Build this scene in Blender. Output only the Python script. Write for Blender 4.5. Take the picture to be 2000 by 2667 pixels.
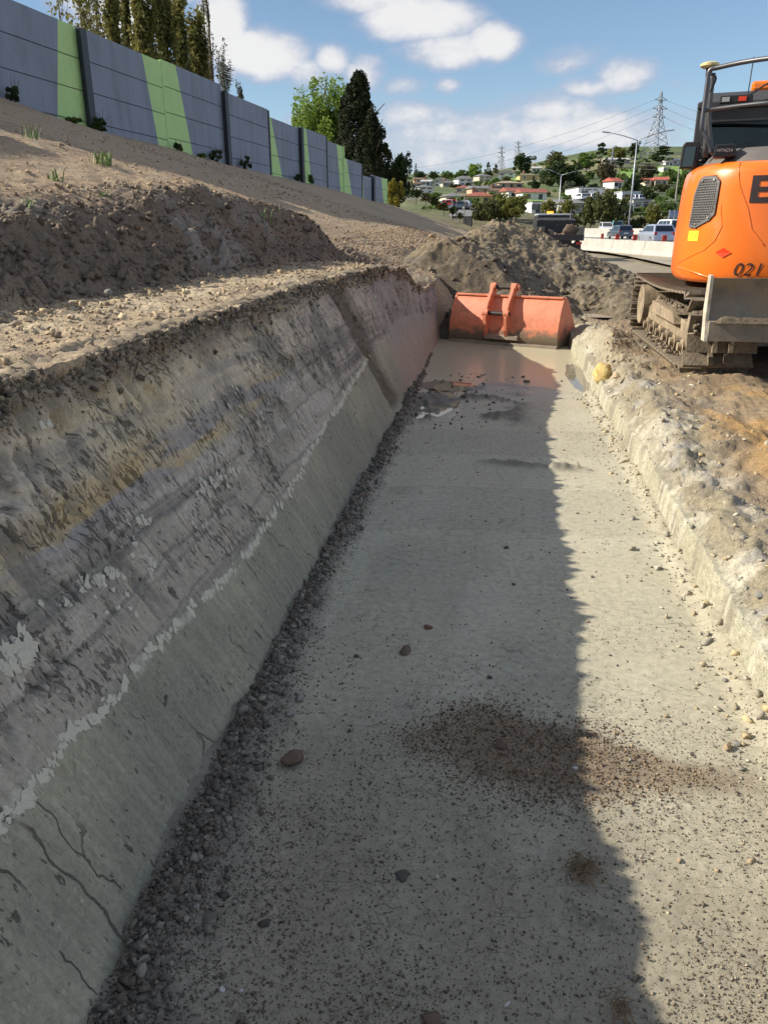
import bpy, bmesh, math, random
import numpy as np
from mathutils import Vector, Matrix, Euler

for o in list(bpy.data.objects):
    bpy.data.objects.remove(o)
SC = bpy.context.scene
COL = SC.collection
R = math.radians
random.seed(7)

# ------------------------------------------------------------------ camera
PITCH, YAW, FPX, EYE = R(20.1), R(8.5), 2004.0, 1.65
cam_d = bpy.data.cameras.new('camera')
cam_d.sensor_fit = 'VERTICAL'
cam_d.sensor_height = 36.0
cam_d.lens = 36.0 * FPX / 2667.0
cam_d.clip_start = 0.05
cam_d.clip_end = 6000
cam = bpy.data.objects.new('camera', cam_d)
COL.objects.link(cam)
cam.location = (0, 0, EYE)
cam.rotation_euler = (math.pi / 2 - PITCH, 0, YAW)
SC.camera = cam

# ------------------------------------------------------------------ light
SUN_EL = 32.4
SUN_DIR = Vector((-1.0, 0.0, math.tan(R(SUN_EL)))).normalized()   # towards the sun
sun_d = bpy.data.lights.new('sun', 'SUN')
sun_d.energy = 5.0
sun_d.angle = R(0.53)
sun_d.color = (1.0, 0.93, 0.80)
sun = bpy.data.objects.new('sun', sun_d)
COL.objects.link(sun)
sun.rotation_euler = SUN_DIR.to_track_quat('Z', 'Y').to_euler()
SC.view_settings.view_transform = 'Standard'
SC.view_settings.look = 'None'
SC.view_settings.exposure = 0.70
SC.view_settings.gamma = 1.0
SC.view_settings.use_curve_mapping = False
SC.render.engine = 'CYCLES'
SC.cycles.use_denoising = True
SC.cycles.use_adaptive_sampling = True
SC.cycles.adaptive_threshold = 0.03
SC.cycles.max_bounces = 5
SC.cycles.diffuse_bounces = 3
SC.cycles.glossy_bounces = 3
SC.cycles.transparent_max_bounces = 12


def ray(px, py):
    """direction of a point of the photograph (measured on a 1659 x 2212 copy)"""
    x = (px * 1.20555 - 1000) / FPX
    y = (1333.5 - py * 1.20555) / FPX
    f = math.cos(PITCH) + y * math.sin(PITCH)
    u = y * math.cos(PITCH) - math.sin(PITCH)
    return Vector((x * math.cos(YAW) - f * math.sin(YAW), x * math.sin(YAW) + f * math.cos(YAW), u))


def atz(px, py, z):
    r = ray(px, py)
    return r * ((z - EYE) / r.z) + Vector((0, 0, EYE))


def aty(px, py, Y):
    r = ray(px, py)
    return r * (Y / r.y) + Vector((0, 0, EYE))


def atx(px, py, X):
    r = ray(px, py)
    return r * (X / r.x) + Vector((0, 0, EYE))


def atf(px, py, F):
    r = ray(px, py)
    f = -r.x * math.sin(YAW) + r.y * math.cos(YAW)
    return r * (F / f) + Vector((0, 0, EYE))


# ------------------------------------------------------------------ world
class NT:
    def __init__(self, tree):
        self.t = tree
        self.n = tree.nodes
        self.l = tree.links

    def new(self, kind, **kw):
        nd = self.n.new(kind)
        for k, v in kw.items():
            if k.startswith('i_'):
                key = k[2:]
                key = int(key) if key.isdigit() else key.replace('_', ' ')
                self.set(nd.inputs[key], v)
            else:
                setattr(nd, k, v)
        return nd

    def set(self, sock, v):
        if isinstance(v, bpy.types.NodeSocket):
            self.l.new(v, sock)
        else:
            sock.default_value = v

    def m(self, op, a, b=0.0, c=None, clamp=False):
        nd = self.n.new('ShaderNodeMath')
        nd.operation = op
        nd.use_clamp = clamp
        self.set(nd.inputs[0], a)
        self.set(nd.inputs[1], b)
        if c is not None:
            self.set(nd.inputs[2], c)
        return nd.outputs[0]

    def mix(self, f, a, b, mode='MIX'):
        nd = self.n.new('ShaderNodeMix')
        nd.data_type = 'RGBA'
        nd.blend_type = mode
        nd.clamp_factor = True
        self.set(nd.inputs[0], f)
        self.set(nd.inputs[6], a)
        self.set(nd.inputs[7], b)
        return nd.outputs[2]

    def sstep(self, v, lo, hi, a=0.0, b=1.0):
        nd = self.n.new('ShaderNodeMapRange')
        nd.interpolation_type = 'SMOOTHSTEP'
        self.set(nd.inputs[0], v)
        nd.inputs[1].default_value = lo
        nd.inputs[2].default_value = hi
        nd.inputs[3].default_value = a
        nd.inputs[4].default_value = b
        return nd.outputs[0]

    def noise(self, vec, scale, detail=4, rough=0.55, dist=0.0):
        nd = self.n.new('ShaderNodeTexNoise')
        if vec is not None:
            self.l.new(vec, nd.inputs['Vector'])
        nd.inputs['Scale'].default_value = scale
        nd.inputs['Detail'].default_value = detail
        nd.inputs['Roughness'].default_value = rough
        nd.inputs['Distortion'].default_value = dist
        return nd.outputs[0]


world = bpy.data.worlds.new('World')
SC.world = world
world.use_nodes = True
wt = NT(world.node_tree)
for nd in list(wt.n):
    wt.n.remove(nd)
sky = wt.new('ShaderNodeTexSky', sky_type='NISHITA', sun_disc=False)
sky.sun_elevation = R(SUN_EL)
sky.sun_rotation = R(90)
sky.air_density = 1.0
sky.dust_density = 0.1
sky.ozone_density = 2.5
tc = wt.new('ShaderNodeTexCoord')
vdir = tc.outputs['Generated']
sep = wt.new('ShaderNodeSeparateXYZ', i_0=vdir)
azn = wt.m('ARCTAN2', sep.outputs[0], sep.outputs[1])
eln = wt.m('ARCSINE', sep.outputs[2])
mp = wt.new('ShaderNodeMapping', i_0=vdir)
mp.inputs['Scale'].default_value = (1, 1, 1.7)
n1 = wt.noise(mp.outputs[0], 9.0, 5, 0.62, 0.15)
n2 = wt.noise(mp.outputs[0], 26.0, 3, 0.6, 0.2)
CLOUDS = [  # centre, half width, half height (photograph points), weight
    (575, 118, 100, 62, 1.15), (485, 60, 55, 120, 1.1), (650, 150, 75, 40, .8), (715, 128, 48, 38, .85),
    (790, 158, 50, 42, .85), (870, 182, 55, 24, .7), (905, 38, 140, 58, 1.1), (800, 0, 120, 40, .9),
    (960, 108, 110, 42, .95), (1065, 90, 60, 48, 1.0), (968, 188, 32, 22, .75), (1240, 130, 90, 34, .55),
    (1345, 163, 80, 46, .85), (1285, 186, 70, 28, .75), (1420, 195, 110, 30, .4),
    (1150, 275, 420, 70, .68), (1170, 243, 110, 30, .75), (900, 252, 130, 38, .66), (640, 258, 45, 18, .6),
    (1000, 335, 360, 60, .62), (1300, 300, 220, 45, .66), (230, 40, 150, 90, .9), (380, -60, 260, 60, .8)]
dens = None
for (cx, cy, hw, hh, wgt) in CLOUDS:
    r0 = ray(cx, cy).normalized()
    r1 = ray(cx + hw, cy).normalized()
    r2 = ray(cx, cy - hh).normalized()
    a0, e0 = math.atan2(r0.x, r0.y), math.asin(r0.z)
    wa = abs(math.atan2(r1.x, r1.y) - a0)
    we = abs(math.asin(r2.z) - e0)
    dx = wt.m('MULTIPLY', wt.m('SUBTRACT', azn, a0), 1 / wa)
    dy = wt.m('MULTIPLY', wt.m('SUBTRACT', eln, e0), 1 / we)
    q = wt.m('ADD', wt.m('MULTIPLY', dx, dx), wt.m('MULTIPLY', dy, dy))
    b = wt.m('MULTIPLY', wt.m('SUBTRACT', 1.0, wt.m('MULTIPLY', q, 0.5), clamp=True), wgt)
    dens = b if dens is None else wt.m('MAXIMUM', dens, b)
# the same kind of cloud field over the rest of the sky
fld = wt.sstep(wt.noise(mp.outputs[0], 3.1, 3, 0.5), 0.42, 0.62, 0.0, 1.0)
inwin = wt.m('MULTIPLY', wt.sstep(wt.m('ABSOLUTE', wt.m('ADD', azn, 0.12)), 0.48, 0.62, 1.0, 0.0),
             wt.sstep(eln, 0.26, 0.40, 1.0, 0.0))
fld = wt.m('MULTIPLY', fld, wt.m('SUBTRACT', 1.0, inwin))
dens = wt.m('MAXIMUM', dens, fld)
dn = wt.m('ADD', dens, wt.m('MULTIPLY', wt.m('SUBTRACT', n1, 0.5), 1.25))
dn = wt.m('ADD', dn, wt.m('MULTIPLY', wt.m('SUBTRACT', n2, 0.5), 0.45))
cover = wt.sstep(dn, 0.20, 0.78)
core = wt.sstep(dn, 0.42, 0.98)
ccol = wt.mix(core, (0.50, 0.56, 0.72, 1), (0.98, 0.97, 0.96, 1))
skyc = wt.mix(1.0, sky.outputs[0], (0.082, 0.082, 0.082, 1), 'MULTIPLY')
cc = wt.mix(1.0, ccol, (0.57, 0.57, 0.57, 1), 'MULTIPLY')
fin = wt.mix(wt.m('MULTIPLY', cover, 0.93), skyc, cc)
bg = wt.new('ShaderNodeBackground', i_Color=fin, i_Strength=1.0)
world.cycles.sampling_method = 'MANUAL'
world.cycles.sample_map_resolution = 256
out = wt.new('ShaderNodeOutputWorld')
wt.l.new(bg.outputs[0], out.inputs[0])


# ------------------------------------------------------------------ helpers
def lin(r, g, b):
    f = lambda c: (c / 255 / 12.92) if c / 255 <= 0.04045 else ((c / 255 + 0.055) / 1.055) ** 2.4
    return (f(r), f(g), f(b))


MATS = {}


def pmat(name, base, rough=0.7, metal=0.0, var=0.12, scale=6.0, bump=0.0, bscale=40.0, dirt=None, dirt_lo=0.5,
         dirt_hi=0.62, dirt_scale=5.0, spec=0.5, coat=0.0, attr=None, stretch=(1, 1, 1), emit=None):
    if name in MATS:
        return MATS[name]
    m = bpy.data.materials.new(name)
    m.use_nodes = True
    t = NT(m.node_tree)
    b = t.n['Principled BSDF']
    tcn = t.new('ShaderNodeTexCoord')
    mpn = t.new('ShaderNodeMapping', i_0=tcn.outputs['Object'])
    mpn.inputs['Scale'].default_value = stretch
    vec = mpn.outputs[0]
    col = (*base, 1)
    if attr:
        at = t.new('ShaderNodeAttribute', attribute_name=attr)
        col = at.outputs[0]
    nz = t.noise(vec, scale, 6, 0.6)
    k = t.sstep(nz, 0.25, 0.75, 1 - var, 1 + var)
    cmb = t.new('ShaderNodeCombineXYZ', i_0=k, i_1=k, i_2=k)
    c = t.mix(1.0, col, cmb.outputs[0], 'MULTIPLY')
    rg = rough
    if dirt:
        dm = t.sstep(t.noise(vec, dirt_scale, 8, 0.65), dirt_lo, dirt_hi)
        c = t.mix(dm, c, (*dirt, 1))
        rg = t.m('ADD', t.m('MULTIPLY', dm, 0.9 - rough), rough)
    t.set(b.inputs['Base Color'], c)
    t.set(b.inputs['Roughness'], rg)
    b.inputs['Metallic'].default_value = metal
    b.inputs['Specular IOR Level'].default_value = spec
    b.inputs['Coat Weight'].default_value = coat
    b.inputs['Coat Roughness'].default_value = 0.08
    if emit:
        b.inputs['Emission Color'].default_value = (*emit[0], 1)
        b.inputs['Emission Strength'].default_value = emit[1]
    if bump:
        bn = t.new('ShaderNodeBump')
        bn.inputs['Strength'].default_value = bump
        bn.inputs['Distance'].default_value = 0.02
        t.l.new(t.noise(vec, bscale, 6, 0.65), bn.inputs['Height'])
        t.l.new(bn.outputs[0], b.inputs['Normal'])
    MATS[name] = m
    return m


def soil_mat(name, var=0.25, s1=45.0, s2=160.0, bump=0.5, dist=0.012, wetrough=0.22, dry=0.92, cracks=0.0):
    m = bpy.data.materials.new(name)
    m.use_nodes = True
    t = NT(m.node_tree)
    b = t.n['Principled BSDF']
    tcn = t.new('ShaderNodeTexCoord')
    vec = tcn.outputs['Object']
    at = t.new('ShaderNodeAttribute', attribute_name='Col')
    na = t.noise(vec, s1, 4, 0.68)
    nb = t.noise(vec, s2, 2, 0.65)
    k = t.m('ADD', t.sstep(na, 0.28, 0.72, 1 - var, 1 + var), t.sstep(nb, 0.3, 0.7, -var * 0.6, var * 0.6))
    if cracks:
        mv = t.new('ShaderNodeMapping', i_0=vec)
        mv.inputs['Scale'].default_value = (0.8, 1.25, 1)
        jit = t.new('ShaderNodeTexNoise', i_Vector=vec)
        jit.inputs['Scale'].default_value = 9
        addv = t.new('ShaderNodeVectorMath', operation='MULTIPLY_ADD')
        t.l.new(jit.outputs[1], addv.inputs[0])
        addv.inputs[1].default_value = (0.12, 0.12, 0)
        t.l.new(mv.outputs[0], addv.inputs[2])
        vo = t.new('ShaderNodeTexVoronoi', feature='DISTANCE_TO_EDGE', i_Vector=addv.outputs[0])
        vo.inputs['Scale'].default_value = 11
        ck = t.sstep(vo.outputs[0], 0.004, 0.02, 1 - cracks, 1.0)
        ck = t.m('MAXIMUM', ck, t.sstep(t.noise(vec, 1.7, 3), 0.46, 0.54, 1.0, 0.0))
        k = t.m('MULTIPLY', k, ck)
    cmb = t.new('ShaderNodeCombineXYZ', i_0=k, i_1=k, i_2=k)
    c = t.mix(1.0, at.outputs[0], cmb.outputs[0], 'MULTIPLY')
    t.set(b.inputs['Base Color'], c)
    t.set(b.inputs['Roughness'], t.m('ADD', t.m('MULTIPLY', at.outputs['Alpha'], wetrough - dry), dry))
    b.inputs['Specular IOR Level'].default_value = 0.45
    bn = t.new('ShaderNodeBump')
    bn.inputs['Strength'].default_value = bump
    bn.inputs['Distance'].default_value = dist
    h = t.m('ADD', na, t.m('MULTIPLY', nb, 0.45))
    t.l.new(h, bn.inputs['Height'])
    t.l.new(bn.outputs[0], b.inputs['Normal'])
    MATS[name] = m
    return m


def tag(o, label=None, cat=None, group=None, kind=None):
    if label:
        o['label'] = label
    if cat:
        o['category'] = cat
    if group:
        o['group'] = group
    if kind:
        o['kind'] = kind
    return o


def link(name, me, mat=None, parent=None):
    o = bpy.data.objects.new(name, me)
    COL.objects.link(o)
    if mat is not None and me is not None and len(me.materials) == 0:
        for mm in (mat if isinstance(mat, (list, tuple)) else [mat]):
            me.materials.append(mm)
    if parent is not None:
        o.parent = parent
    return o


def empty(name, loc=(0, 0, 0), rz=0.0):
    o = bpy.data.objects.new(name, None)
    COL.objects.link(o)
    o.location = loc
    o.rotation_euler = (0, 0, rz)
    o.empty_display_size = 0.2
    return o


def mesh_np(name, V, Fq, cols=None, smooth=False):
    """mesh from numpy arrays: V (n,3), Fq (m,3|4)"""
    V = np.asarray(V, np.float32)
    Fq = np.asarray(Fq, np.int32)
    me = bpy.data.meshes.new(name)
    me.vertices.add(len(V))
    me.vertices.foreach_set('co', V.ravel())
    k = Fq.shape[1]
    me.loops.add(Fq.size)
    me.loops.foreach_set('vertex_index', Fq.ravel())
    me.polygons.add(len(Fq))
    me.polygons.foreach_set('loop_start', np.arange(0, Fq.size, k, dtype=np.int32))
    me.polygons.foreach_set('loop_total', np.full(len(Fq), k, np.int32))
    if smooth:
        me.polygons.foreach_set('use_smooth', np.ones(len(Fq), bool))
    if cols is not None:
        c = np.asarray(cols, np.float32)
        if c.shape[1] == 3:
            c = np.concatenate([c, np.zeros((len(c), 1), np.float32)], 1)
        ca = me.color_attributes.new('Col', 'FLOAT_COLOR', 'POINT')
        ca.data.foreach_set('color', c.ravel())
    me.update()
    return me


def grid_mesh(name, P, cols=None, smooth=True):
    nv, nu = P.shape[:2]
    idx = np.arange(nv * nu).reshape(nv, nu)
    Fq = np.stack([idx[:-1, :-1], idx[:-1, 1:], idx[1:, 1:], idx[1:, :-1]], -1).reshape(-1, 4)
    return mesh_np(name, P.reshape(-1, 3), Fq, None if cols is None else cols.reshape(-1, cols.shape[-1]), smooth)


class MB:
    """collects simple shapes into one mesh"""

    def __init__(self):
        self.v, self.f, self.mi = [], [], []
        self.cur = 0

    def poly(self, pts, faces):
        o = len(self.v)
        self.v += [tuple(p) for p in pts]
        for f in faces:
            self.f.append([i + o for i in f])
            self.mi.append(self.cur)
        return self

    def box(self, c, s, rot=None):
        hx, hy, hz = s[0] / 2, s[1] / 2, s[2] / 2
        pts = [Vector((sx * hx, sy * hy, sz * hz)) for sz in (-1, 1) for sy in (-1, 1) for sx in (-1, 1)]
        if rot is not None:
            M = Euler(rot).to_matrix() if not isinstance(rot, Matrix) else rot
            pts = [M @ p for p in pts]
        pts = [p + Vector(c) for p in pts]
        return self.poly(pts, [(0, 2, 3, 1), (4, 5, 7, 6), (0, 1, 5, 4), (2, 6, 7, 3), (0, 4, 6, 2), (1, 3, 7, 5)])

    def b6(self, x0, x1, y0, y1, z0, z1):
        return self.box(((x0 + x1) / 2, (y0 + y1) / 2, (z0 + z1) / 2), (x1 - x0, y1 - y0, z1 - z0))

    def tube(self, path, r, n=8, r1=None, caps=True):
        path = [Vector(p) for p in path]
        rs = r if isinstance(r, (list, tuple)) else None
        rings = []
        up0 = None
        for i, p in enumerate(path):
            d = (path[min(i + 1, len(path) - 1)] - path[max(i - 1, 0)]).normalized()
            ref = Vector((0, 0, 1)) if abs(d.z) < 0.9 else Vector((1, 0, 0))
            a = d.cross(ref).normalized()
            if up0 is not None and a.dot(up0) < 0:
                a = -a
            up0 = a
            b = d.cross(a).normalized()
            rr = rs[i] if rs else (r if r1 is None else r + (r1 - r) * i / max(1, len(path) - 1))
            rings.append([p + (a * math.cos(2 * math.pi * k / n) + b * math.sin(2 * math.pi * k / n)) * rr for k in range(n)])
        pts = [q for ring in rings for q in ring]
        fs = []
        for i in range(len(path) - 1):
            for k in range(n):
                fs.append((i * n + k, i * n + (k + 1) % n, (i + 1) * n + (k + 1) % n, (i + 1) * n + k))
        if caps:
            fs.append(tuple(range(n - 1, -1, -1)))
            fs.append(tuple(range((len(path) - 1) * n, len(path) * n)))
        return self.poly(pts, fs)

    def prism(self, prof, axis, a, b, taper=1.0, shift=0.0):
        """closed profile extruded along an axis ('x': prof is (y,z), 'y': (x,z), 'z': (x,y))"""
        n = len(prof)

        def P(q, t):
            if axis == 'x':
                return (t, q[0], q[1])
            if axis == 'y':
                return (q[0], t, q[1])
            return (q[0], q[1], t)
        cx = sum(p[0] for p in prof) / n
        cy = sum(p[1] for p in prof) / n
        pr2 = [((p[0] - cx) * taper + cx + shift, (p[1] - cy) * taper + cy) for p in prof]
        pts = [P(q, a) for q in prof] + [P(q, b) for q in pr2]
        fs = [tuple(range(n - 1, -1, -1)), tuple(range(n, 2 * n))]
        for i in range(n):
            j = (i + 1) % n
            fs.append((i, j, n + j, n + i))
        return self.poly(pts, fs)

    def mesh(self, name, smooth=False, bevel=0.0, seg=2):
        me = bpy.data.meshes.new(name)
        me.from_pydata(self.v, [], self.f)
        me.polygons.foreach_set('material_index', self.mi)
        bm = bmesh.new()
        bm.from_mesh(me)
        bmesh.ops.recalc_face_normals(bm, faces=bm.faces)
        if bevel:
            es = [e for e in bm.edges if len(e.link_faces) == 2 and e.calc_face_angle(0) > 0.5]
            bmesh.ops.bevel(bm, geom=es, offset=bevel, segments=seg, affect='EDGES', profile=0.5, clamp_overlap=True)
        bm.to_mesh(me)
        bm.free()
        if smooth:
            me.polygons.foreach_set('use_smooth', [True] * len(me.polygons))
            if smooth == 'auto':
                me.set_sharp_from_angle(angle=R(40))
        me.update()
        return me

    def build(self, name, mat, parent=None, smooth=False, bevel=0.0, seg=2):
        return link(name, self.mesh(name, smooth, bevel, seg), mat, parent)


# ------------------------------------------------------------------ noise
def _h(ix, iy, iz, seed):
    h = (ix.astype(np.int64) * 374761393 + iy.astype(np.int64) * 668265263 + iz * 2147483647 + seed * 1274126177) & 0xFFFFFFFF
    h = ((h ^ (h >> 13)) * 1274126177) & 0xFFFFFFFF
    h = (h ^ (h >> 16)) & 0xFFFFFFFF
    h = (h * 2246822519) & 0xFFFFFFFF
    return ((h ^ (h >> 15)) & 0xFFFF) / 32767.5 - 1.0


def vn(x, y, seed=0):
    x, y = np.broadcast_arrays(np.asarray(x, float), np.asarray(y, float))
    ix, iy = np.floor(x), np.floor(y)
    fx, fy = x - ix, y - iy
    fx = fx * fx * fx * (fx * (fx * 6 - 15) + 10)
    fy = fy * fy * fy * (fy * (fy * 6 - 15) + 10)
    a, b = _h(ix, iy, 0, seed), _h(ix + 1, iy, 0, seed)
    c, d = _h(ix, iy + 1, 0, seed), _h(ix + 1, iy + 1, 0, seed)
    return (a + (b - a) * fx) * (1 - fy) + (c + (d - c) * fx) * fy


def fbm(x, y, oct=4, seed=0, gain=0.5):
    s, a, n = 0.0, 1.0, 0.0
    for i in range(oct):
        s = s + a * vn(x * 2.03 ** i + i * 17.3, y * 2.03 ** i - i * 9.1, seed + i)
        n += a
        a *= gain
    return s / n


def ridg(x, y, oct=4, seed=0, gain=0.55):
    s, a, n = 0.0, 1.0, 0.0
    for i in range(oct):
        s = s + a * (1 - np.abs(vn(x * 2.1 ** i + i * 7.7, y * 2.1 ** i + i * 3.3, seed + i)) * 2)
        n += a
        a *= gain
    return s / n


def worley(x, y, seed=0):
    """distance to the nearest jittered point, and that point's random number"""
    x, y = np.broadcast_arrays(np.asarray(x, float), np.asarray(y, float))
    ix, iy = np.floor(x), np.floor(y)
    best = np.full(x.shape, 9.0)
    rnd = np.zeros(x.shape)
    for dx in (-1, 0, 1):
        for dy in (-1, 0, 1):
            cx, cy = ix + dx, iy + dy
            px = cx + .5 + .45 * _h(cx, cy, 0, seed)
            py = cy + .5 + .45 * _h(cx, cy, 1, seed + 7)
            d = (x - px) ** 2 + (y - py) ** 2
            rr = _h(cx, cy, 2, seed + 13)
            m = d < best
            best = np.where(m, d, best)
            rnd = np.where(m, rr, rnd)
    return np.sqrt(best), rnd


def clod(x, y, seed=0, cov=0.0):
    """angular lumps, some cells only: 0..1"""
    w1 = x + .35 * vn(x * 1.7, y * 1.7, seed + 1)
    w2 = y + .35 * vn(x * 1.7 + 9, y * 1.7, seed + 2)
    d, r = worley(w1, w2, seed)
    k = ss(cov, cov + .5, r)
    return k * np.clip(1 - d * 1.35, 0, 1) ** .6


def ss(lo, hi, v):
    t = np.clip((np.asarray(v, float) - lo) / (hi - lo), 0, 1)
    return t * t * (3 - 2 * t)


def lerpc(a, b, k):
    return a + (np.asarray(b) - a) * k[..., None]


def C3(c, shape):
    return np.broadcast_to(np.array(c, float), (*shape, 3)).copy()
# ================================================================== terrain
def ip(Y, a, b):
    return np.interp(Y, a, b)


def crestX(Y):
    return ip(Y, [-6, 2, 7, 9.4, 11.6, 13, 30, 80], [-1.53, -1.53, -1.52, -1.30, -1.18, -1.1, -1.6, -2.4]) + 0.035 * fbm(Y * 1.7, Y * 0, 3, 5)


def crestZ(Y):
    return ip(Y, [-6, .9, 2, 6, 9, 10, 11, 12, 14, 30, 80], [1.28, 1.27, 1.2, 1.25, 1.27, 1.20, .98, .84, .95, 1.3, 1.2])


def floorL(Y):
    return ip(Y, [-6, 1.0, 1.4, 2, 3, 7, 11.6, 13], [-.76, -.77, -.80, -.825, -.84, -.89, -1.0, -1.0])


def floorR(Y):
    return 1.02 + 0.035 * fbm(Y * 1.3, Y * 0, 3, 8) + .014 * fbm(Y * 7, Y * 0, 3, 9)


def white_h(Y):
    return ip(Y, [-6, 1.2, 2.1, 2.8, 3.7, 5.05, 6.5, 9], [.34, .335, .315, .285, .30, .375, .43, .5]) + 0.006 * fbm(Y * 6, Y * 0, 3, 3)


_bt = [atx(px, py, X) for px, py, X in [(0, 440, -3.2), (150, 436, -3.15), (260, 424, -3.15), (400, 405, -3.15), (470, 418, -3.1),
                                         (560, 440, -3.05), (650, 458, -2.95), (740, 478, -2.8), (800, 500, -2.5), (850, 520, -2.2)]]
_bt.sort(key=lambda v: v.y)
BY = np.array([v.y for v in _bt])
BX = np.array([v.x for v in _bt])
BZ = np.array([v.z for v in _bt])
WALL_P0, WALL_K = (-11.9, 21.9), 0.0644


def wallX(Y):
    return WALL_P0[0] + (Y - WALL_P0[1]) * WALL_K


def at_wall(px, py):
    r = ray(px, py)
    t = (WALL_P0[0] - WALL_K * WALL_P0[1]) / (r.x - WALL_K * r.y)
    return r * t + Vector((0, 0, EYE))


_wb = [at_wall(*p) for p in [(0, 210), (110, 250), (185, 272), (220, 285), (360, 318), (420, 335), (480, 352), (560, 372), (643, 391),
                             (704, 405), (741, 415), (780, 427), (801, 433), (835, 440)]]
WY = np.array([v.y for v in _wb])
WZ = np.array([v.z for v in _wb])


def wallZ(Y):
    z = ip(Y, np.concatenate([[-6], WY, [72, 90, 120]]), np.concatenate([[4.9], WZ, [3.3, 2.2, 0.6]]))
    return z


def lineC(Y):
    return ip(Y, [-6, 0, 4.2, 7.8, 11, 13, 80], [-2.5, -2.45, -2.36, -2.22, -2.0, -1.6, -2.6])


def zs(X, Y, detail=True):
    """ground left of the trench crest"""
    X, Y = np.broadcast_arrays(np.asarray(X, float), np.asarray(Y, float))
    cx, cz = crestX(Y), crestZ(Y)
    Cx = lineC(Y) + 0.10 * fbm(Y * 1.1, Y * 0 + 3, 3, 21)
    Cz = np.maximum(cz + 0.05, ip(Y, [8, 10, 12, 14], [0, 1.28, 1.12, 1.1]))
    fade = ss(14.5, 11.5, Y)
    Bx = np.minimum(ip(Y, BY, BX) + 0.12 * fbm(Y * 1.4, Y * 0, 4, 31) * fade, Cx - 0.25)
    Bz = ip(Y, BY, BZ)
    Bz = np.where(Y > BY[-1], np.maximum(Cz + 0.12, Bz - (Y - BY[-1]) * 0.05), Bz)
    Bz = np.minimum(Bz, ip(Y, [9.0, 11.0, 14], [9, 1.36, 1.36]))
    Wx, Wz = wallX(Y), wallZ(Y)
    bench = cz + (Cz - cz) * np.clip((cx - X) / np.maximum(cx - Cx, 0.05), 0, 1)
    k = np.clip((Cx - X) / np.maximum(Cx - Bx, 0.05), 0, 1)
    scarp = Cz + (Bz - Cz) * (0.35 * k + 0.65 * ss(0.05, 0.95, k))
    k2 = np.clip((Bx - X) / np.maximum(Bx - Wx, 0.5), 0, 1)
    slope = Bz + (Wz - Bz) * k2
    far = Wz - 0.02 * np.clip(Wx - X, 0, 30)
    z = np.where(X > Cx, bench, np.where(X > Bx, scarp, np.where(X > Wx, slope, far)))
    if detail:
        onb = ss(0, 0.15, Cx - X) * fade
        ons = onb * ss(-0.1, 0.5, X - Bx)
        rough = 0.15 + 1.05 * ons + .12 * ss(0, .3, Bx - X)
        bt = ss(-0.35, 0.1, X - Bx) * ss(0.5, 0.0, X - Bx) * fade
        z = z + (0.06 + 0.0 * X) * fbm(X * 1.2, Y * 0.9, 3, 41) * (0.3 + ons)
        z = z + 0.055 * rough * fbm(X * 5, Y * 5, 4, 42)
        z = z + 0.03 * rough * np.maximum(0, ridg(X * 9, Y * 6, 3, 43) - 0.1)
        z = z + 0.07 * bt * fbm(X * 3.2, Y * 3.2, 4, 44)
        z = z + 0.016 * fbm(X * 16, Y * 13, 3, 45)
        # clods on the bench and along its inner edge
        pat = ss(-.15, .35, fbm(X * 2.2, Y * 2.2, 3, 46))
        cl = clod(X * 11, Y * 11, 47, .1) * .055 + clod(X * 24, Y * 24, 48, 0) * .022
        near_edge = np.maximum(ss(0.42, 0.06, np.abs(X - Cx - 0.02)), .8 * ss(0.24, 0.02, cx - X))
        z = z + cl * fade * (near_edge * pat * .40 + .04 * pat + 1.1 * ons)
        z = z + clod(X * 14, Y * 14, 49, .2) * .012 * ss(0, .3, Bx - X) + .07 * ons * clod(X * 5, Y * 7, 50, .0)
        z = z - .055 * ss(.16, .02, cx - X) * ss(12.6, 12.2, Y)
    return z


def slope_col(X, Y):
    sh = X.shape
    cx = crestX(Y)
    Cx = lineC(Y)
    Bx = ip(Y, BY, BX)
    c = C3((.36, .258, .160), sh)                       # hydroseeded brown slope
    n = fbm(X * 0.7, Y * 0.35, 4, 51)
    c = lerpc(c, (.29, .205, .128), ss(-.1, .4, n))
    c = lerpc(c, (.37, .285, .185), ss(.1, .5, fbm(X * 9, Y * 9, 3, 52)))
    sc = ss(0.0, 0.25, Cx + .15 - X) * ss(-0.15, 0.15, X - Bx) * ss(15, 12, Y)
    c = lerpc(c, (.15, .112, .078), sc * .9)           # darker on the cut scarp face
    gy = sc * ss(.12, .45, fbm(X * 2.2, Y * 1.6, 4, 53))
    c = lerpc(c, (.22, .19, .15), gy * .6)
    pale = ss(.35, .0, np.hypot((X + 2.55) / .35, (Y - 6.9) / .8) - .6)
    c = lerpc(c, (.30, .28, .24), pale * .5 * ss(-.3, .2, fbm(X * 8, Y * 8, 3, 54)))
    be = ss(-0.02, 0.12, X - Cx) * ss(14, 12, Y)
    bc = lerpc(C3((.37, .28, .175), sh), (.44, .35, .23), ss(-.1, .4, fbm(X * 3, Y * 2.2, 4, 55)))
    bc = lerpc(bc, (.27, .20, .135), ss(.12, .45, fbm(X * 7, Y * 6, 4, 56)))
    c = lerpc(c, bc, be)
    return c


def puddle_floor(X, Y):
    return ss(8.2, 9.7, Y + .8 * fbm(X * 1.8, Y * 1.2, 4, 59))


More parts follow.
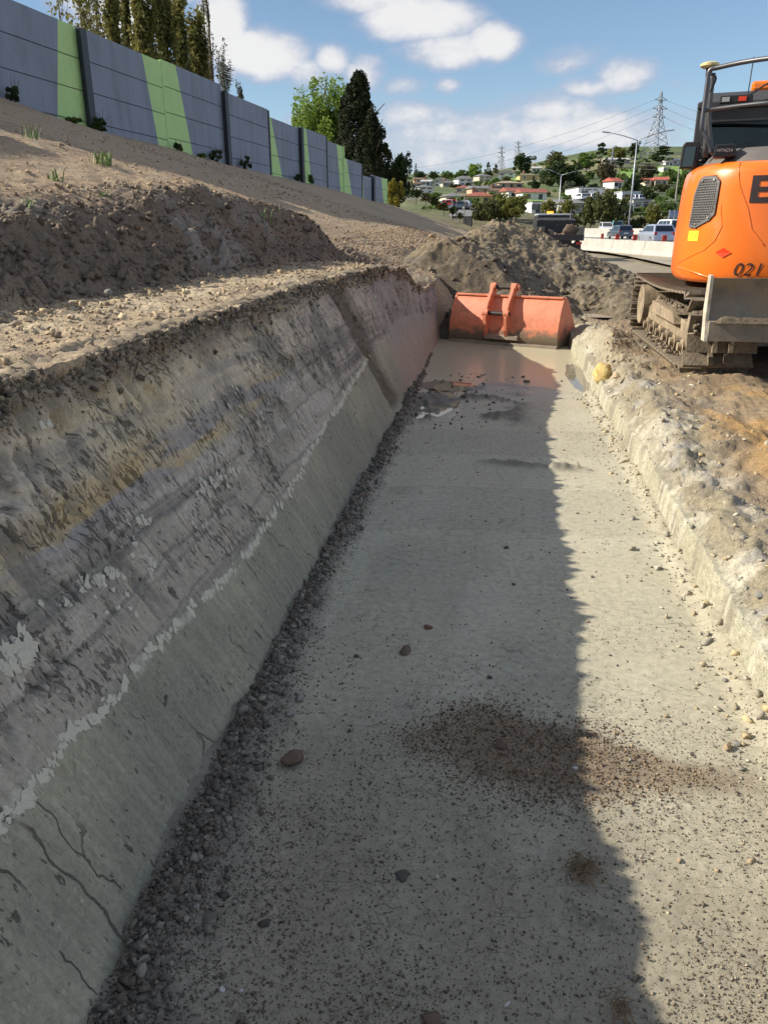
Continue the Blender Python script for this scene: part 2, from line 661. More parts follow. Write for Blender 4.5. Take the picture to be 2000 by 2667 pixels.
def zf(X, Y, detail=True):
    """trench floor"""
    X, Y = np.broadcast_arrays(np.asarray(X, float), np.asarray(Y, float))
    z = 0.010 * fbm(X * 1.3, Y * 0.8, 3, 61)
    z = z + 0.006 * np.floor((Y + .12 * fbm(X * .8, Y * .0, 2, 60)) / 0.83 % 2) * ss(3.2, 3.6, Y) * ss(8, 7, Y)
    z = z - 0.034 * puddle_floor(X, Y)
    rid = np.exp(-((Y - 5.62 + 0.16 * (X - .25) - .03 * np.sin(X * 14)) / 0.045) ** 2) * ss(-.2, 0, X) * ss(.75, .55, X)
    z = z + 0.030 * rid * (1 + fbm(X * 16, Y * 16, 3, 62))
    rid2 = np.exp(-((Y - 4.9) / 0.05) ** 2) * np.exp(-((X + .52) / .13) ** 2)
    z = z + .03 * rid2
    mud = ss(6.75, 7.1, Y) * ss(9.0, 8.2, Y) * ss(.45, .1, X)
    z = z - .034 * ss(6.9, 7.3, Y) * ss(-.15, -.6, X) - .03 * ss(8.3, 9.0, Y) * ss(.45, .8, X) + mud * (0.07 * np.maximum(0, fbm(X * 3.4, Y * 3.6, 5, 63) - .05) + ss(-.05, .2, fbm(X * 3.4, Y * 3.6, 5, 63)) * (.03 * clod(X * 8, Y * 8, 57, .1) + .015 * clod(X * 18, Y * 18, 56, 0)))
    toe = np.clip((X - floorL(Y)), 0, 2)
    w = 0.12 + 0.13 * ss(3.6, 1.0, Y) + .05 * fbm(Y * 1.8, Y * 0, 3, 64)
    z = z + 0.055 * ss(1, 0, toe / w) * (1 + .5 * fbm(X * 9, Y * 9, 3, 65))
    z = z + 0.022 * ss(.12, 0, floorR(Y) - X) * (1 + .8 * fbm(X * 9, Y * 7, 4, 66))
    pt = np.hypot((X - .18) / .42, (Y - 2.2 + .1 * X) / .30)
    z = z + 0.012 * ss(1.1, .3, pt)
    if detail:
        near = ss(3.4, 2.2, Y + .5 * fbm(X * 1.2, Y * 1.2, 3, 67))
        z = z + 0.0012 * fbm(X * 20, Y * 20, 3, 68) + near * 0.0022 * fbm(X * 55, Y * 55, 3, 69)
    return z


def floor_col(X, Y):
    sh = X.shape
    c = C3((.385, .35, .255), sh)
    c = lerpc(c, (.315, .295, .22), ss(-.2, .4, fbm(X * .9, Y * .55, 4, 71)))
    c = lerpc(c, (.42, .39, .295), ss(.1, .5, fbm(X * 2.5, Y * .9, 4, 72)) * .6)
    st = np.floor((Y + .12 * fbm(X * .8, Y * .0, 2, 60)) / 0.83 % 2)
    c = c * (1 - .10 * (st * ss(3.2, 3.6, Y) * ss(8, 7, Y)))[..., None]
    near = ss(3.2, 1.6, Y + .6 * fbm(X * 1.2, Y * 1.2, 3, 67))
    c = lerpc(c, (.205, .175, .125), near * (.62 + .25 * fbm(X * 5, Y * 5, 4, 73)))  # browner crumbs near the camera, plus shade and vignetting darkened into the colour
    pt = np.hypot((X - .16) / .40, (Y - 2.22 + .10 * X) / .22) + .35 * fbm(X * 4.5, Y * 4.5, 4, 74)
    p2 = np.hypot((X - .55) / .34, (Y - 2.2 + .05 * X) / .12) + .3 * fbm(X * 6, Y * 6, 4, 75)
    pk = np.maximum(ss(1.15, .55, pt), .8 * ss(1.1, .5, p2))
    c = lerpc(c, (.155, .108, .07), pk * .85)
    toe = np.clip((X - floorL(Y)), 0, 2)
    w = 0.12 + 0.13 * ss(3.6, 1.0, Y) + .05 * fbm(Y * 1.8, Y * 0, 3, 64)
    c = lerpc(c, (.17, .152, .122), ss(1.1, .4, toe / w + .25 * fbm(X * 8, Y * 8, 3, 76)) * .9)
    rid = np.exp(-((Y - 5.62 + 0.16 * (X - .25)) / 0.07) ** 2) * ss(-.2, 0, X) * ss(.75, .55, X)
    mud = ss(6.75, 7.1, Y) * ss(9.2, 8.4, Y) * ss(.45, .1, X) * ss(-.1, .25, fbm(X * 3.4, Y * 3.6, 5, 63) + .1 * fbm(X * 20, Y * 20, 3, 79))
    c = lerpc(c, (.13, .115, .09), np.clip(rid * .8 + mud * .9, 0, 1))
    c = lerpc(c, (.27, .245, .175), puddle_floor(X, Y) * .7)
    wet = np.clip(.12 + .26 * ss(2.5, 8.0, Y) + .4 * ss(7.4, 9.0, Y) - .2 * mud + .10 * fbm(X * 1.5, Y * 1.2, 3, 58), 0, 1)
    return np.concatenate([c, wet[..., None]], -1)


def zr(X, Y, detail=True):
    """ground right of the trench"""
    X, Y = np.broadcast_arrays(np.asarray(X, float), np.asarray(Y, float))
    s = X - floorR(Y)
    s2 = np.maximum(0, s + 0.11 * fbm(Y * 1.6, X * 1.2, 4, 81) * ss(0.0, .18, s))
    hgt = 0.86 + .26 * fbm(Y * 1.6, X * 1.5, 4, 82)
    z = hgt * (0.20 * ss(0, .03, s2) + 0.14 * ss(.03, .26, s2) + 0.05 * ss(.3, 1.2, s2)) - .03 * ss(.03, 0, s)
    lump = np.exp(-((Y - 10.2) / .9) ** 2) * np.exp(-((s - .32) / .25) ** 2)
    z = z + 0.10 * lump * (1 + .6 * fbm(X * 5, Y * 5, 3, 83))
    if detail:
        br = ss(.03, .09, s) * ss(.9, .25, s)
        z = z + 0.05 * br * fbm(X * 4.5, Y * 4.0, 5, 84) + .02 * br * np.maximum(0, ridg(X * 10, Y * 8, 3, 85))
        z = z + br * (.034 * clod(X * 8, Y * 8, 89, .25) + .016 * clod(X * 20, Y * 20, 90, 0)) + ss(.3, .6, s) * .018 * clod(X * 14, Y * 9, 80, .15)
        z = z + ss(.1, .5, s) * (0.016 * fbm(X * 2, Y * 2.4, 4, 86) + 0.02 * np.maximum(0, ridg(X * 2.6, Y * 9, 3, 87) - .15) + .010 * fbm(X * 18, Y * 18, 3, 88))
    return z


def right_col(X, Y):
    sh = X.shape
    s = X - floorR(Y)
    c = C3((.23, .165, .10), sh)
    c = lerpc(c, (.17, .135, .095), ss(-.1, .35, fbm(X * 1.1, Y * 1.3, 4, 91)))
    og = ss(-.12, .22, fbm(X * .9 + 3, Y * .75, 4, 92)) * ss(8.2, 6.6, Y) * ss(.35, .7, s)
    c = lerpc(c, (.35, .21, .075), og * .9)
    gy = ss(.12, .38, fbm(X * 1.5, Y * 1.6, 4, 93))
    c = lerpc(c, (.20, .18, .145), gy * .5 * ss(.3, .6, s))
    bk = ss(.58, .24, s + .16 * fbm(X * 2, Y * 2, 3, 94))
    bc = lerpc(C3((.235, .20, .137), sh), (.36, .325, .255), ss(.14, .42, fbm(X * 3.6, Y * 3, 4, 95)))
    bc = lerpc(bc, (.40, .29, .14), ss(.16, .45, fbm(X * 3, Y * 2.4, 4, 96)) * ss(.12, .4, s))
    bc = lerpc(bc, (.27, .255, .225), ss(.15, .4, fbm(X * 6, Y * 5, 4, 97)) * .8)
    bc = lerpc(bc, (.31, .27, .19), ss(7, 9, Y) * .8)
    c = lerpc(c, bc, bk)
    lo = ss(.10, .02, s)
    c = lerpc(c, (.34, .32, .235), lo * .8)
    c = lerpc(c, (.20, .18, .135), ss(.12, .06, s) * ss(.0, .3, fbm(Y * 5, X * 14, 4, 99)) * .8)
    c = lerpc(c, (.44, .41, .33), ss(.20, .05, s) * ss(.18, .35, fbm(Y * 9 + 3, X * 9, 4, 100)) * .7)
    return c


# ridge of the spoil heap behind the bucket
_hr = [aty(875, 512, 12.6), aty(940, 520, 13.6), aty(1000, 497, 15.4), aty(1080, 473, 17.0), aty(1150, 484, 17.0), aty(1205, 530, 16.2),
       aty(1265, 572, 15.4), aty(1335, 590, 15.0), aty(1388, 640, 13.6)]


def zh(X, Y, detail=True):
    X, Y = np.broadcast_arrays(np.asarray(X, float), np.asarray(Y, float))
    best = np.full(X.shape, -9.0)
    for a, b in zip(_hr[:-1], _hr[1:]):
        ax, ay, az = a
        dx, dy, dz = b.x - ax, b.y - ay, b.z - az
        t = np.clip(((X - ax) * dx + (Y - ay) * dy) / (dx * dx + dy * dy), 0, 1)
        px, py, pz = ax + t * dx, ay + t * dy, az + t * dz
        front = np.where(Y < py, .55, .8)
        d = np.sqrt((X - px) ** 2 * .62 ** 2 + ((Y - py) * front) ** 2 + .01)
        best = np.maximum(best, pz - .14 - .78 * (d - .1))
    z = best
    if detail:
        z = z + .15 * fbm(X * 1.1, Y * 1.1, 3, 101) + .055 * fbm(X * 3.5, Y * 3.5, 5, 102) + .014 * fbm(X * 22, Y * 22, 3, 98)
        z = z + .07 * np.maximum(0, ridg(X * 3.4, Y * 2.6, 5, 103) - .05) + .03 * fbm(X * 11, Y * 11, 3, 104)
        pt_ = ss(-.2, .3, fbm(X * 1.3, Y * 1.3, 3, 106))
        z = z + pt_ * (.05 * clod(X * 2.6, Y * 2.6, 107, .5) + .025 * clod(X * 6.5, Y * 6.5, 108, .4)) + .02 * clod(X * 13, Y * 13, 109, 0)
    # toe of the heap: steep face at the end of the trench, longer run-out on the right
    jag = .12 * fbm(X * 3, Y * 3, 3, 105)
    lim_t = (Y - 12.72 + jag) * 1.0 - .02
    lim_r = .34 + (Y - 11.5 - .25 * np.abs(X - 2.0) + jag) * .62
    k = ss(1.0, 1.5, X)
    return np.maximum(np.minimum(z, lim_t * (1 - k) + lim_r * k), -0.12)


def heap_col(X, Y, Z):
    sh = X.shape
    c = C3((.27, .235, .175), sh)
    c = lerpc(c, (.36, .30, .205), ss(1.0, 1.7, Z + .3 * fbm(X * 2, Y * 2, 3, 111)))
    c = lerpc(c, (.17, .15, .12), ss(.1, .45, fbm(X * 2.3, Y * 2.3, 4, 112)) * .8)
    c = lerpc(c, (.35, .335, .29), ss(.15, .5, fbm(X * 3.1 + 9, Y * 3.1, 4, 113)) * .6)
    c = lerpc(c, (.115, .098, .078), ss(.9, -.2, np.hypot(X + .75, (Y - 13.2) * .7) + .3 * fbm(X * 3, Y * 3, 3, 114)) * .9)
    c = lerpc(c, (.40, .33, .22), ss(.12, .4, fbm(X * 7, Y * 7, 4, 115)) * .5)
    c = lerpc(c, (.12, .10, .08), ss(.1, .4, fbm(X * 9 + 4, Y * 9, 4, 116)) * .6)
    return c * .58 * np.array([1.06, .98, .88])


def yrange(y0, y1, rate, mn):
    ys = [y0]
    while ys[-1] < y1:
        ys.append(ys[-1] + max(mn, rate * ys[-1]))
    return np.array(ys)


def xdens(*segs):
    out = [np.linspace(a, b, n, endpoint=False) for a, b, n in segs]
    return np.concatenate(out + [[segs[-1][1]]])


YN = np.concatenate([np.linspace(-5, 0.7, 36, endpoint=False), yrange(0.7, 12.9, 0.0046, 0.006)])

# --- floor
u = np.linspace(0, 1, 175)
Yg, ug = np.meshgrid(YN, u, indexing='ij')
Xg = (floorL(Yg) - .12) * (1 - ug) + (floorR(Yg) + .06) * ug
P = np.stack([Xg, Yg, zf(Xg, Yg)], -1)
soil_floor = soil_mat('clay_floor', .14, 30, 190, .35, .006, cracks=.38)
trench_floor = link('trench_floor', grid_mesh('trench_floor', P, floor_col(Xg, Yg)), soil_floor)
tag(trench_floor, kind='structure')


# --- left wall of the trench: v runs up the face, then back over the lip
def wall_point(v, Y):
    return floorL(Y) + (crestX(Y) - floorL(Y)) * v, crestZ(Y) * v


WN = np.array([.888, 0, .459])


def _wuv(px, py):
    r = ray(px, py)
    nn_ = Vector((1.22, 0, .63))
    t = (Vector((-.87, 0, 0)) - Vector((0, 0, EYE))).dot(nn_) / r.dot(nn_)
    q = r * t + Vector((0, 0, EYE))
    return (q.y, q.z / float(crestZ(q.y)))


CRACKS = [[_wuv(*p) for p in ln] for ln in [
    [(250, 1610), (300, 1720), (345, 1800), (400, 1880)], [(90, 1745), (150, 1830), (215, 1935), (280, 2060)], [(195, 1930), (240, 2030), (300, 2075)],
    [(475, 1210), (520, 1330), (560, 1450)], [(590, 1150), (630, 1260), (650, 1330)], [(360, 1400), (395, 1500), (420, 1560)], [(60, 2060), (110, 2160), (130, 2260)],
    [(700, 900), (735, 990), (760, 1060)], [(345, 890), (400, 980), (410, 1030)]]]


def wall_disp(v, Y):
    wl = white_h(Y)
    up = ss(wl - .01, wl + .12, v)
    d = .018 * fbm(Y * 1.1, v * 1.6, 3, 121) + .004 * fbm(Y * 7, v * 7, 3, 122)
    q = Y + v * .08                                    # tooth drags lean along the face
    chips = fbm(q * 13, v * 6.5, 4, 123) + .35 * fbm(q * 40, v * 16, 3, 124)
    chips2 = fbm(q * 24, v * 9, 3, 125)
    pit = ss(.16, .34, chips) * (.25 + .75 * ss(-.25, .15, fbm(Y * 1.2, v * 3, 3, 126)))
    d = d - up * (.017 * pit + .010 * ss(.15, .5, chips2))
    d = d - (1 - up) * .008 * ss(.34, .5, fbm(q * 8, v * 3.6, 4, 127)) * ss(-.2, .2, fbm(q * 2.2, v * 2, 2, 128))
    crk = np.full(np.shape(d), 9.0)
    jy, jv = Y + .03 * fbm(Y * 14, v * 14, 3, 129), v + .03 * fbm(Y * 14 + 5, v * 14, 3, 130)
    for line in []:
        for (y0, v0), (y1, v1) in zip(line[:-1], line[1:]):
            t = np.clip(((jy - y0) * (y1 - y0) + (jv - v0) * (v1 - v0)) / ((y1 - y0) ** 2 + (v1 - v0) ** 2), 0, 1)
            crk = np.minimum(crk, np.hypot(jy - y0 - t * (y1 - y0), jv - v0 - t * (v1 - v0)))
    crk = crk + .010 * ss(-.1, .25, fbm(Y * 9, v * 9, 3, 138))
    d = d - .010 * ss(.009, .002, crk)
    gr = fbm(q * 9, v * .5, 3, 131)
    d = d - .006 * up * ss(.2, .6, gr)
    top = ss(.84, .97, v + .05 * fbm(Y * 4, v * 3, 3, 132))
    d = d + top * (.045 * fbm(Y * 7, v * 9, 4, 133) + .035 * clod(Y * 16, v * 18, 134, .1) + .02 * clod(Y * 34, v * 38, 137, .0) - .012)
    gy = Y - 7.0 - .12 * (1 - v) + .12 * fbm(Y * 3, v * 5, 3, 159)
    gul = np.exp(-(gy / .26) ** 4) * ss(.04, .12, v)
    d = d - gul * (.05 + .03 * fbm(Y * 12, v * 10, 3, 135) - .03 * clod(Y * 9, v * 12, 160, 0))
    for (hy, hv, hr, hd) in [(1.9, .80, .10, .05), (2.35, .86, .07, .05), (3.0, .83, .06, .045), (2.1, .66, .08, .03), (1.55, .86, .08, .04)]:
        rr = np.hypot((Y - hy) / hr, (v - hv) / (hr * .9)) + .5 * fbm(Y * 10, v * 10, 3, 136)
        d = d - hd * ss(1, .4, rr)
    d = np.where(v > .9, np.maximum(d, -.03), d)
    return d, pit * up, top, gul, crk


def wall_col(v, Y, pit, top, gul, crk):
    sh = v.shape
    wl = white_h(Y)
    w = v + .018 * fbm(Y * 1.6, v * 3, 4, 141) + .010 * fbm(Y * 8, v * 10, 3, 142)
    low = lerpc(C3((.315, .29, .21), sh), (.24, .225, .17), ss(-.2, .4, fbm(Y * 1.2, v * 2, 4, 143)))
    c = low
    k = ss(wl - .005, wl + .03, w)
    mid = lerpc(C3((.36, .315, .25), sh), (.245, .22, .18), ss(-.1, .35, fbm(Y * .5, w * 34, 4, 144)))
    mid = lerpc(mid, (.42, .37, .305), ss(.1, .4, fbm(Y * .6 + 5, w * 22, 3, 145)))
    mid = lerpc(mid, (.15, .14, .13), ss(.28, .42, fbm(Y * .45 + 2, w * 62, 3, 158)) * .6)
    c = lerpc(c, mid, k)
    yl = ss(.585, .62, w) * ss(.80, .72, w) * ss(5.6, 3.4, Y + .8 * fbm(Y * 2, v * 4, 2, 146))
    yc = lerpc(C3((.44, .355, .225), sh), (.47, .34, .17), ss(.0, .35, fbm(Y * 1.3, w * 38, 3, 147)))
    yc = lerpc(yc, (.31, .275, .25), ss(.12, .3, fbm(Y * .9 + 3, w * 30, 3, 148)))
    c = lerpc(c, yc, yl * (.55 + .4 * ss(-.3, .3, fbm(Y * 1.7, v * 5, 3, 157))))
    up = ss(.69, .75, w)
    uc = lerpc(C3((.53, .44, .31), sh), (.43, .365, .28), ss(-.1, .35, fbm(Y * .7, w * 22, 4, 149)))
    uc = lerpc(uc, (.47, .385, .245), ss(.15, .5, fbm(Y * 1.4, w * 9, 3, 150)) * .7)
    uc = lerpc(uc, (.30, .27, .235), ss(.2, .42, fbm(Y * .5 + 7, w * 55, 3, 163)) * .55)
    uc = lerpc(uc, (.56, .45, .28), ss(4.5, 2.5, Y) * ss(-.2, .3, fbm(Y * 1.1, w * 8, 3, 164)) * .7)
    uc = lerpc(uc, (.36, .33, .30), ss(4.6, 6, Y) * .5)
    c = lerpc(c, uc, up)
    far = ss(7.6, 8.4, Y)
    fc = lerpc(C3((.29, .268, .25), sh), (.33, .262, .22), ss(.55, .15, v + .1 * fbm(Y * 2, v * 3, 3, 151)))
    c = lerpc(c, fc, far * .85)
    c = lerpc(c, (.15, .134, .11), pit * .6)  # chip hollows: darker broken clay plus recess shade put into the colour
    c = lerpc(c, (.13, .12, .10), ss(.010, .002, crk) * .8)
    blot = ss(.22, .42, fbm(Y * 3.3, v * 3.8, 5, 152))
    c = lerpc(c, (.17, .155, .125), blot * .55 * ss(wl, wl + .2, v))
    c = lerpc(c, (.20, .155, .105), top * .85)
    c = lerpc(c, (.34, .27, .185), top * ss(.1, .5, fbm(Y * 14, v * 14, 3, 153)) * .7)
    c = lerpc(c, (.115, .095, .068), np.clip(gul * 1.1, 0, 1) * .9)
    seam = ss(.020, .008, np.abs(v - wl) + .010 * fbm(Y * 20, v * 30, 3, 154)) * ss(-.35, .0, fbm(Y * 2.2, Y * 0, 2, 155)) * ss(8, 7, Y)
    c = lerpc(c, (.50, .46, .37), seam * .6 * ss(-.1, .2, fbm(Y * 16, v * 16, 3, 156)))
    chip = np.clip(.50 + .50 * ss(wl, wl + .06, v) * (1 - .0 * v), 0, 1)
    return np.concatenate([c, chip[..., None]], -1)


v = np.concatenate([np.linspace(-.06, .28, 44, endpoint=False), np.linspace(.28, 1.0, 126)])
Yg, vg = np.meshgrid(YN, v, indexing='ij')
X0, Z0 = wall_point(vg, Yg)
D, pit, top, gul, crk = wall_disp(vg, Yg)
PW = np.stack([X0 + WN[0] * D, Yg, Z0 + WN[2] * D], -1)
lip = np.linspace(0.02, .16, 8)
PL = PW[:, -1:, :] + np.stack([-lip, lip * 0, .25 * lip - 2.2 * lip ** 2], -1)[None]
PL[..., 2] += .02 * clod(PL[..., 0] * 30, PL[..., 1] * 30, 139, 0) * (PL[..., 1] < 12.6)
PW = np.concatenate([PW, PL], 1)
cw = wall_col(vg, Yg, pit, top, gul, crk)
cw = np.concatenate([cw, np.repeat(cw[:, -1:], 8, 1)], 1)


def clay_wall_mat():
    m = bpy.data.materials.new('clay_wall')
    m.use_nodes = True
    t = NT(m.node_tree)
    b = t.n['Principled BSDF']
    vec = t.new('ShaderNodeTexCoord').outputs['Object']
    at = t.new('ShaderNodeAttribute', attribute_name='Col')
    sp = t.new('ShaderNodeSeparateXYZ', i_0=vec)
    q = t.m('ADD', sp.outputs[1], t.m('MULTIPLY', sp.outputs[2], .06))
    st = t.new('ShaderNodeCombineXYZ', i_0=q, i_1=t.m('MULTIPLY', sp.outputs[2], .50)).outputs[0]
    amt = at.outputs['Alpha']
    area = t.sstep(t.noise(vec, 2.6, 3, .6), .40, .62)
    lo = t.m('SUBTRACT', .70, t.m('MULTIPLY', t.m('MULTIPLY', amt, t.m('ADD', t.m('MULTIPLY', area, .75), .25)), .155))

    def chips(scale, det):
        n_ = t.noise(st, scale, det, .62, .35)
        return t.m('MULTIPLY', t.m('SUBTRACT', n_, lo), 16.0, clamp=True)
    c1, c2 = chips(24, 4), chips(60, 3)
    ch = t.m('MAXIMUM', c1, t.m('MULTIPLY', c2, .85))
    jn = t.new('ShaderNodeTexNoise', i_Vector=vec)
    jn.inputs['Scale'].default_value = 5.0
    jn.inputs['Detail'].default_value = 4
    cv = t.new('ShaderNodeVectorMath', operation='MULTIPLY_ADD')
    t.l.new(jn.outputs[1], cv.inputs[0])
    cv.inputs[1].default_value = (.5, .5, 0)
    t.l.new(t.new('ShaderNodeCombineXYZ', i_0=t.m('MULTIPLY', q, 3.4), i_1=t.m('MULTIPLY', sp.outputs[2], 1.3)).outputs[0], cv.inputs[2])
    vo = t.new('ShaderNodeTexVoronoi', feature='DISTANCE_TO_EDGE', i_Vector=cv.outputs[0])
    vo.inputs['Scale'].default_value = 1.0
    crk = t.m('MULTIPLY', t.sstep(vo.outputs[0], .001, .008, 1.0, 0.0), t.sstep(t.noise(vec, 3.3, 3, .6), .50, .58))
    scr = t.sstep(t.noise(t.new('ShaderNodeCombineXYZ', i_0=t.m('MULTIPLY', q, 1.0), i_1=t.m('MULTIPLY', sp.outputs[2], .07)).outputs[0], 34, 4, .6), .35, .65, .90, 1.08)
    fl = t.m('MULTIPLY', t.sstep(t.noise(st, 38, 3, .6, .3), .60, .66), amt)
    g1 = t.noise(vec, 55, 4, .66)
    g2 = t.noise(vec, 210, 2, .65)
    k = t.m('ADD', t.sstep(g1, .28, .72, .86, 1.14), t.sstep(g2, .3, .7, -.09, .09))
    ch = t.m('MAXIMUM', ch, t.m('MULTIPLY', crk, .9))
    k = t.m('MULTIPLY', t.m('MULTIPLY', k, scr), t.m('SUBTRACT', 1.0, t.m('MULTIPLY', ch, .6)))  # chips darkened: clay tone together with painted shading of the hollows
    k = t.m('MULTIPLY', k, t.m('ADD', 1.0, t.m('MULTIPLY', fl, .30)))
    cmb = t.new('ShaderNodeCombineXYZ', i_0=k, i_1=k, i_2=k)
    t.set(b.inputs['Base Color'], t.mix(1.0, at.outputs[0], cmb.outputs[0], 'MULTIPLY'))
    b.inputs['Roughness'].default_value = .88
    b.inputs['Specular IOR Level'].default_value = .3
    h = t.m('ADD', t.m('ADD', t.m('MULTIPLY', g1, .25), t.m('MULTIPLY', g2, .10)), t.m('MULTIPLY', scr, 2.0))
    h = t.m('SUBTRACT', t.m('ADD', h, t.m('MULTIPLY', fl, .5)), ch)
    bn = t.new('ShaderNodeBump')
    bn.inputs['Strength'].default_value = 1.0
    bn.inputs['Distance'].default_value = .010
    t.l.new(h, bn.inputs['Height'])
    t.l.new(bn.outputs[0], b.inputs['Normal'])
    return m


soil_wall = clay_wall_mat()
trench_wall = link('trench_wall', grid_mesh('trench_wall', PW, cw), soil_wall)
tag(trench_wall, kind='structure')

# --- slope, scarp and bench left of the trench
YS = np.concatenate([np.linspace(-5, 1.2, 30, endpoint=False), yrange(1.2, 13.5, .0062, .012), yrange(13.5, 118, .011, .05)[1:]])
us = xdens((0, 1, 62), (1, 2, 74), (2, 3, 150), (3, 4, 14))
Yg, ug = np.meshgrid(YS, us, indexing='ij')
cxg = crestX(Yg)
Cxg, Bxg, Wxg = lineC(Yg), np.minimum(ip(Yg, BY, BX), lineC(Yg) - .3), wallX(Yg)
xs = np.where(ug < 1, cxg + (Cxg - .12 - cxg) * ug,
              np.where(ug < 2, Cxg - .12 + (Bxg - .25 - Cxg + .12) * (ug - 1),
                       np.where(ug < 3, Bxg - .25 + (Wxg - Bxg + .25) * (ug - 2) ** 1.35, Wxg - 45 * (ug - 3))))
zz = zs(xs, Yg)
cs = slope_col(xs, Yg)
g = np.linspace(1, .04, 26)
Ye, ge = np.meshgrid(YS, g, indexing='ij')
wE = -.07 + 1.57 * ss(12.7, 13.6, Ye)
dE = 1.3 * ss(12.6, 12.8, Ye)
xe = crestX(Ye) + ge * wE
ze = crestZ(Ye) - ge * dE + ge * .12 * fbm(xe * 4, Ye * 4, 4, 161) * ss(12, 13, Ye) + .016 * fbm(xe * 16, Ye * 13, 3, 45)
ce = slope_col(np.minimum(xe, crestX(Ye)), Ye)
P = np.stack([np.concatenate([xe, xs], 1), np.concatenate([Ye, Yg], 1), np.concatenate([ze, zz], 1)], -1)
P = P[:, ::-1]
soil_slope = soil_mat('brown_soil', .30, 34, 140, .7, .02)
slope = link('slope', grid_mesh('slope', P, np.concatenate([ce, cs], 1)[:, ::-1]), soil_slope)
tag(slope, kind='structure')

# --- ground on the right
YR = np.concatenate([np.linspace(-5, 1.2, 30, endpoint=False), yrange(1.2, 20, .0062, .012)])
ur = np.concatenate([np.linspace(0, .14, 26, endpoint=False), np.linspace(.14, 1.3, 80, endpoint=False), 1.3 + 15 * np.linspace(0, 1, 90) ** 2])
Yg, ug = np.meshgrid(YR, ur, indexing='ij')
Xg = floorR(Yg) + ug
zz = zr(Xg, Yg)
P = np.stack([Xg, Yg, zz], -1)
soil_right = soil_mat('clay_ground', .24, 30, 120, .6, .018)
ground = link('ground', grid_mesh('ground', P, right_col(Xg, Yg)), soil_right)
tag(ground, kind='structure')

# --- spoil heap
xh = np.linspace(-2.2, 5.0, 300)
yh = np.concatenate([np.linspace(11.4, 18, 310, endpoint=False), np.linspace(18, 24, 60)])
Yg, Xg = np.meshgrid(yh, xh, indexing='ij')
zz = zh(Xg, Yg)
P = np.stack([Xg, Yg, zz], -1)
soil_heap = soil_mat('spoil_soil', .28, 22, 90, .8, .035)
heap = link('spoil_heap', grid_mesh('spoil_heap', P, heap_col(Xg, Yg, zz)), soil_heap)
tag(heap, 'big heap of dug grey brown clay behind the orange bucket', 'soil heap')

# --- far ground, haul road, motorway
mat_far = pmat('far_dirt', (.24, .20, .14), .95, var=.3, scale=1.5, bump=.5, bscale=6)
far = MB()
far.poly([(-60, -60, -.6), (3000, -60, -.6), (3000, 3000, -.6), (-3000, 3000, -.6), (-3000, -60, -.6)], [(0, 1, 2, 3, 4)])
tag(far.build('far_ground', pmat('far_grass', (.09, .11, .04), .95, var=.3, scale=.05)), kind='structure')
fx = np.linspace(-5, 60, 60)
fy = np.concatenate([np.linspace(13.2, 40, 40, endpoint=False), np.linspace(40, 150, 36)])
Yg, Xg = np.meshgrid(fy, fx, indexing='ij')
zfar = .33 + .03 * fbm(Xg * .5, Yg * .5, 3, 171)
tag(link('work_area', grid_mesh('work_area', np.stack([Xg, Yg, zfar], -1)), mat_far), kind='structure')


def road_z(F):
    return np.interp(F, [0, 30, 45, 80, 130], [.40, .40, .46, .62, .8])


# water in the far end of the trench
def water_mat():
    m = bpy.data.materials.new('muddy_water')
    m.use_nodes = True
    t = NT(m.node_tree)
    b = t.n['Principled BSDF']
    b.inputs['Base Color'].default_value = (.42, .375, .265, 1)
    b.inputs['Roughness'].default_value = 0.22
    b.inputs['IOR'].default_value = 1.33
    b.inputs['Specular IOR Level'].default_value = 0.12
    tcn = t.new('ShaderNodeTexCoord')
    bn = t.new('ShaderNodeBump')
    bn.inputs['Strength'].default_value = .05
    bn.inputs['Distance'].default_value = .01
    t.l.new(t.noise(tcn.outputs['Object'], 9, 3), bn.inputs['Height'])
    t.l.new(bn.outputs[0], b.inputs['Normal'])
    return m


wm_ = water_mat()
xw = np.linspace(-1.1, 1.15, 30)
yw = np.linspace(6.7, 13.0, 60)
Yg, Xg = np.meshgrid(yw, xw, indexing='ij')
puddle = link('puddle', grid_mesh('puddle', np.stack([Xg, Yg, Xg * 0 - .0135 + .0], -1)), wm_)
tag(puddle, kind='structure')


# clearer pools that catch the sky, left among the clods and in the right corner
def pool_mat():
    m = bpy.data.materials.new('clear_pool')
    m.use_nodes = True
    t = NT(m.node_tree)
    b = t.n['Principled BSDF']
    b.inputs['Base Color'].default_value = (.20, .18, .135, 1)
    b.inputs['Roughness'].default_value = .02
    b.inputs['IOR'].default_value = 1.33
    return m


mat_pool = pool_mat()
for k_, (cx_, cy_, rx_, ry_) in enumerate([(-.70, 7.75, .30, .75), (-.55, 8.7, .34, .35), (.93, 9.5, .13, .95)]):
    an = np.linspace(0, 2 * np.pi, 48, endpoint=False)
    rr_ = 1 + .35 * fbm(np.cos(an) * 2.2 + k_ * 5, np.sin(an) * 2.2, 4, 180 + k_)
    V_ = np.concatenate([[[cx_, cy_, -.0100]], np.stack([cx_ + rx_ * rr_ * np.cos(an), cy_ + ry_ * rr_ * np.sin(an), an * 0 - .0100], -1)])
    F_ = np.array([[0, j + 1, (j + 1) % 48 + 1] for j in range(48)])
    tag(link('pool', mesh_np('pool', V_, F_), mat_pool), kind='structure')
# ================================================================== stones
def ico(sub):
    bm = bmesh.new()
    bmesh.ops.create_icosphere(bm, subdivisions=sub, radius=1.0)
    V = np.array([v.co[:] for v in bm.verts])
    F = np.array([[v.index for v in f.verts] for f in bm.faces])
    bm.free()
    return V, F


ICO1, ICO2, ICO3 = ico(1), ico(2), ico(3)
RNG = np.random.default_rng(11)


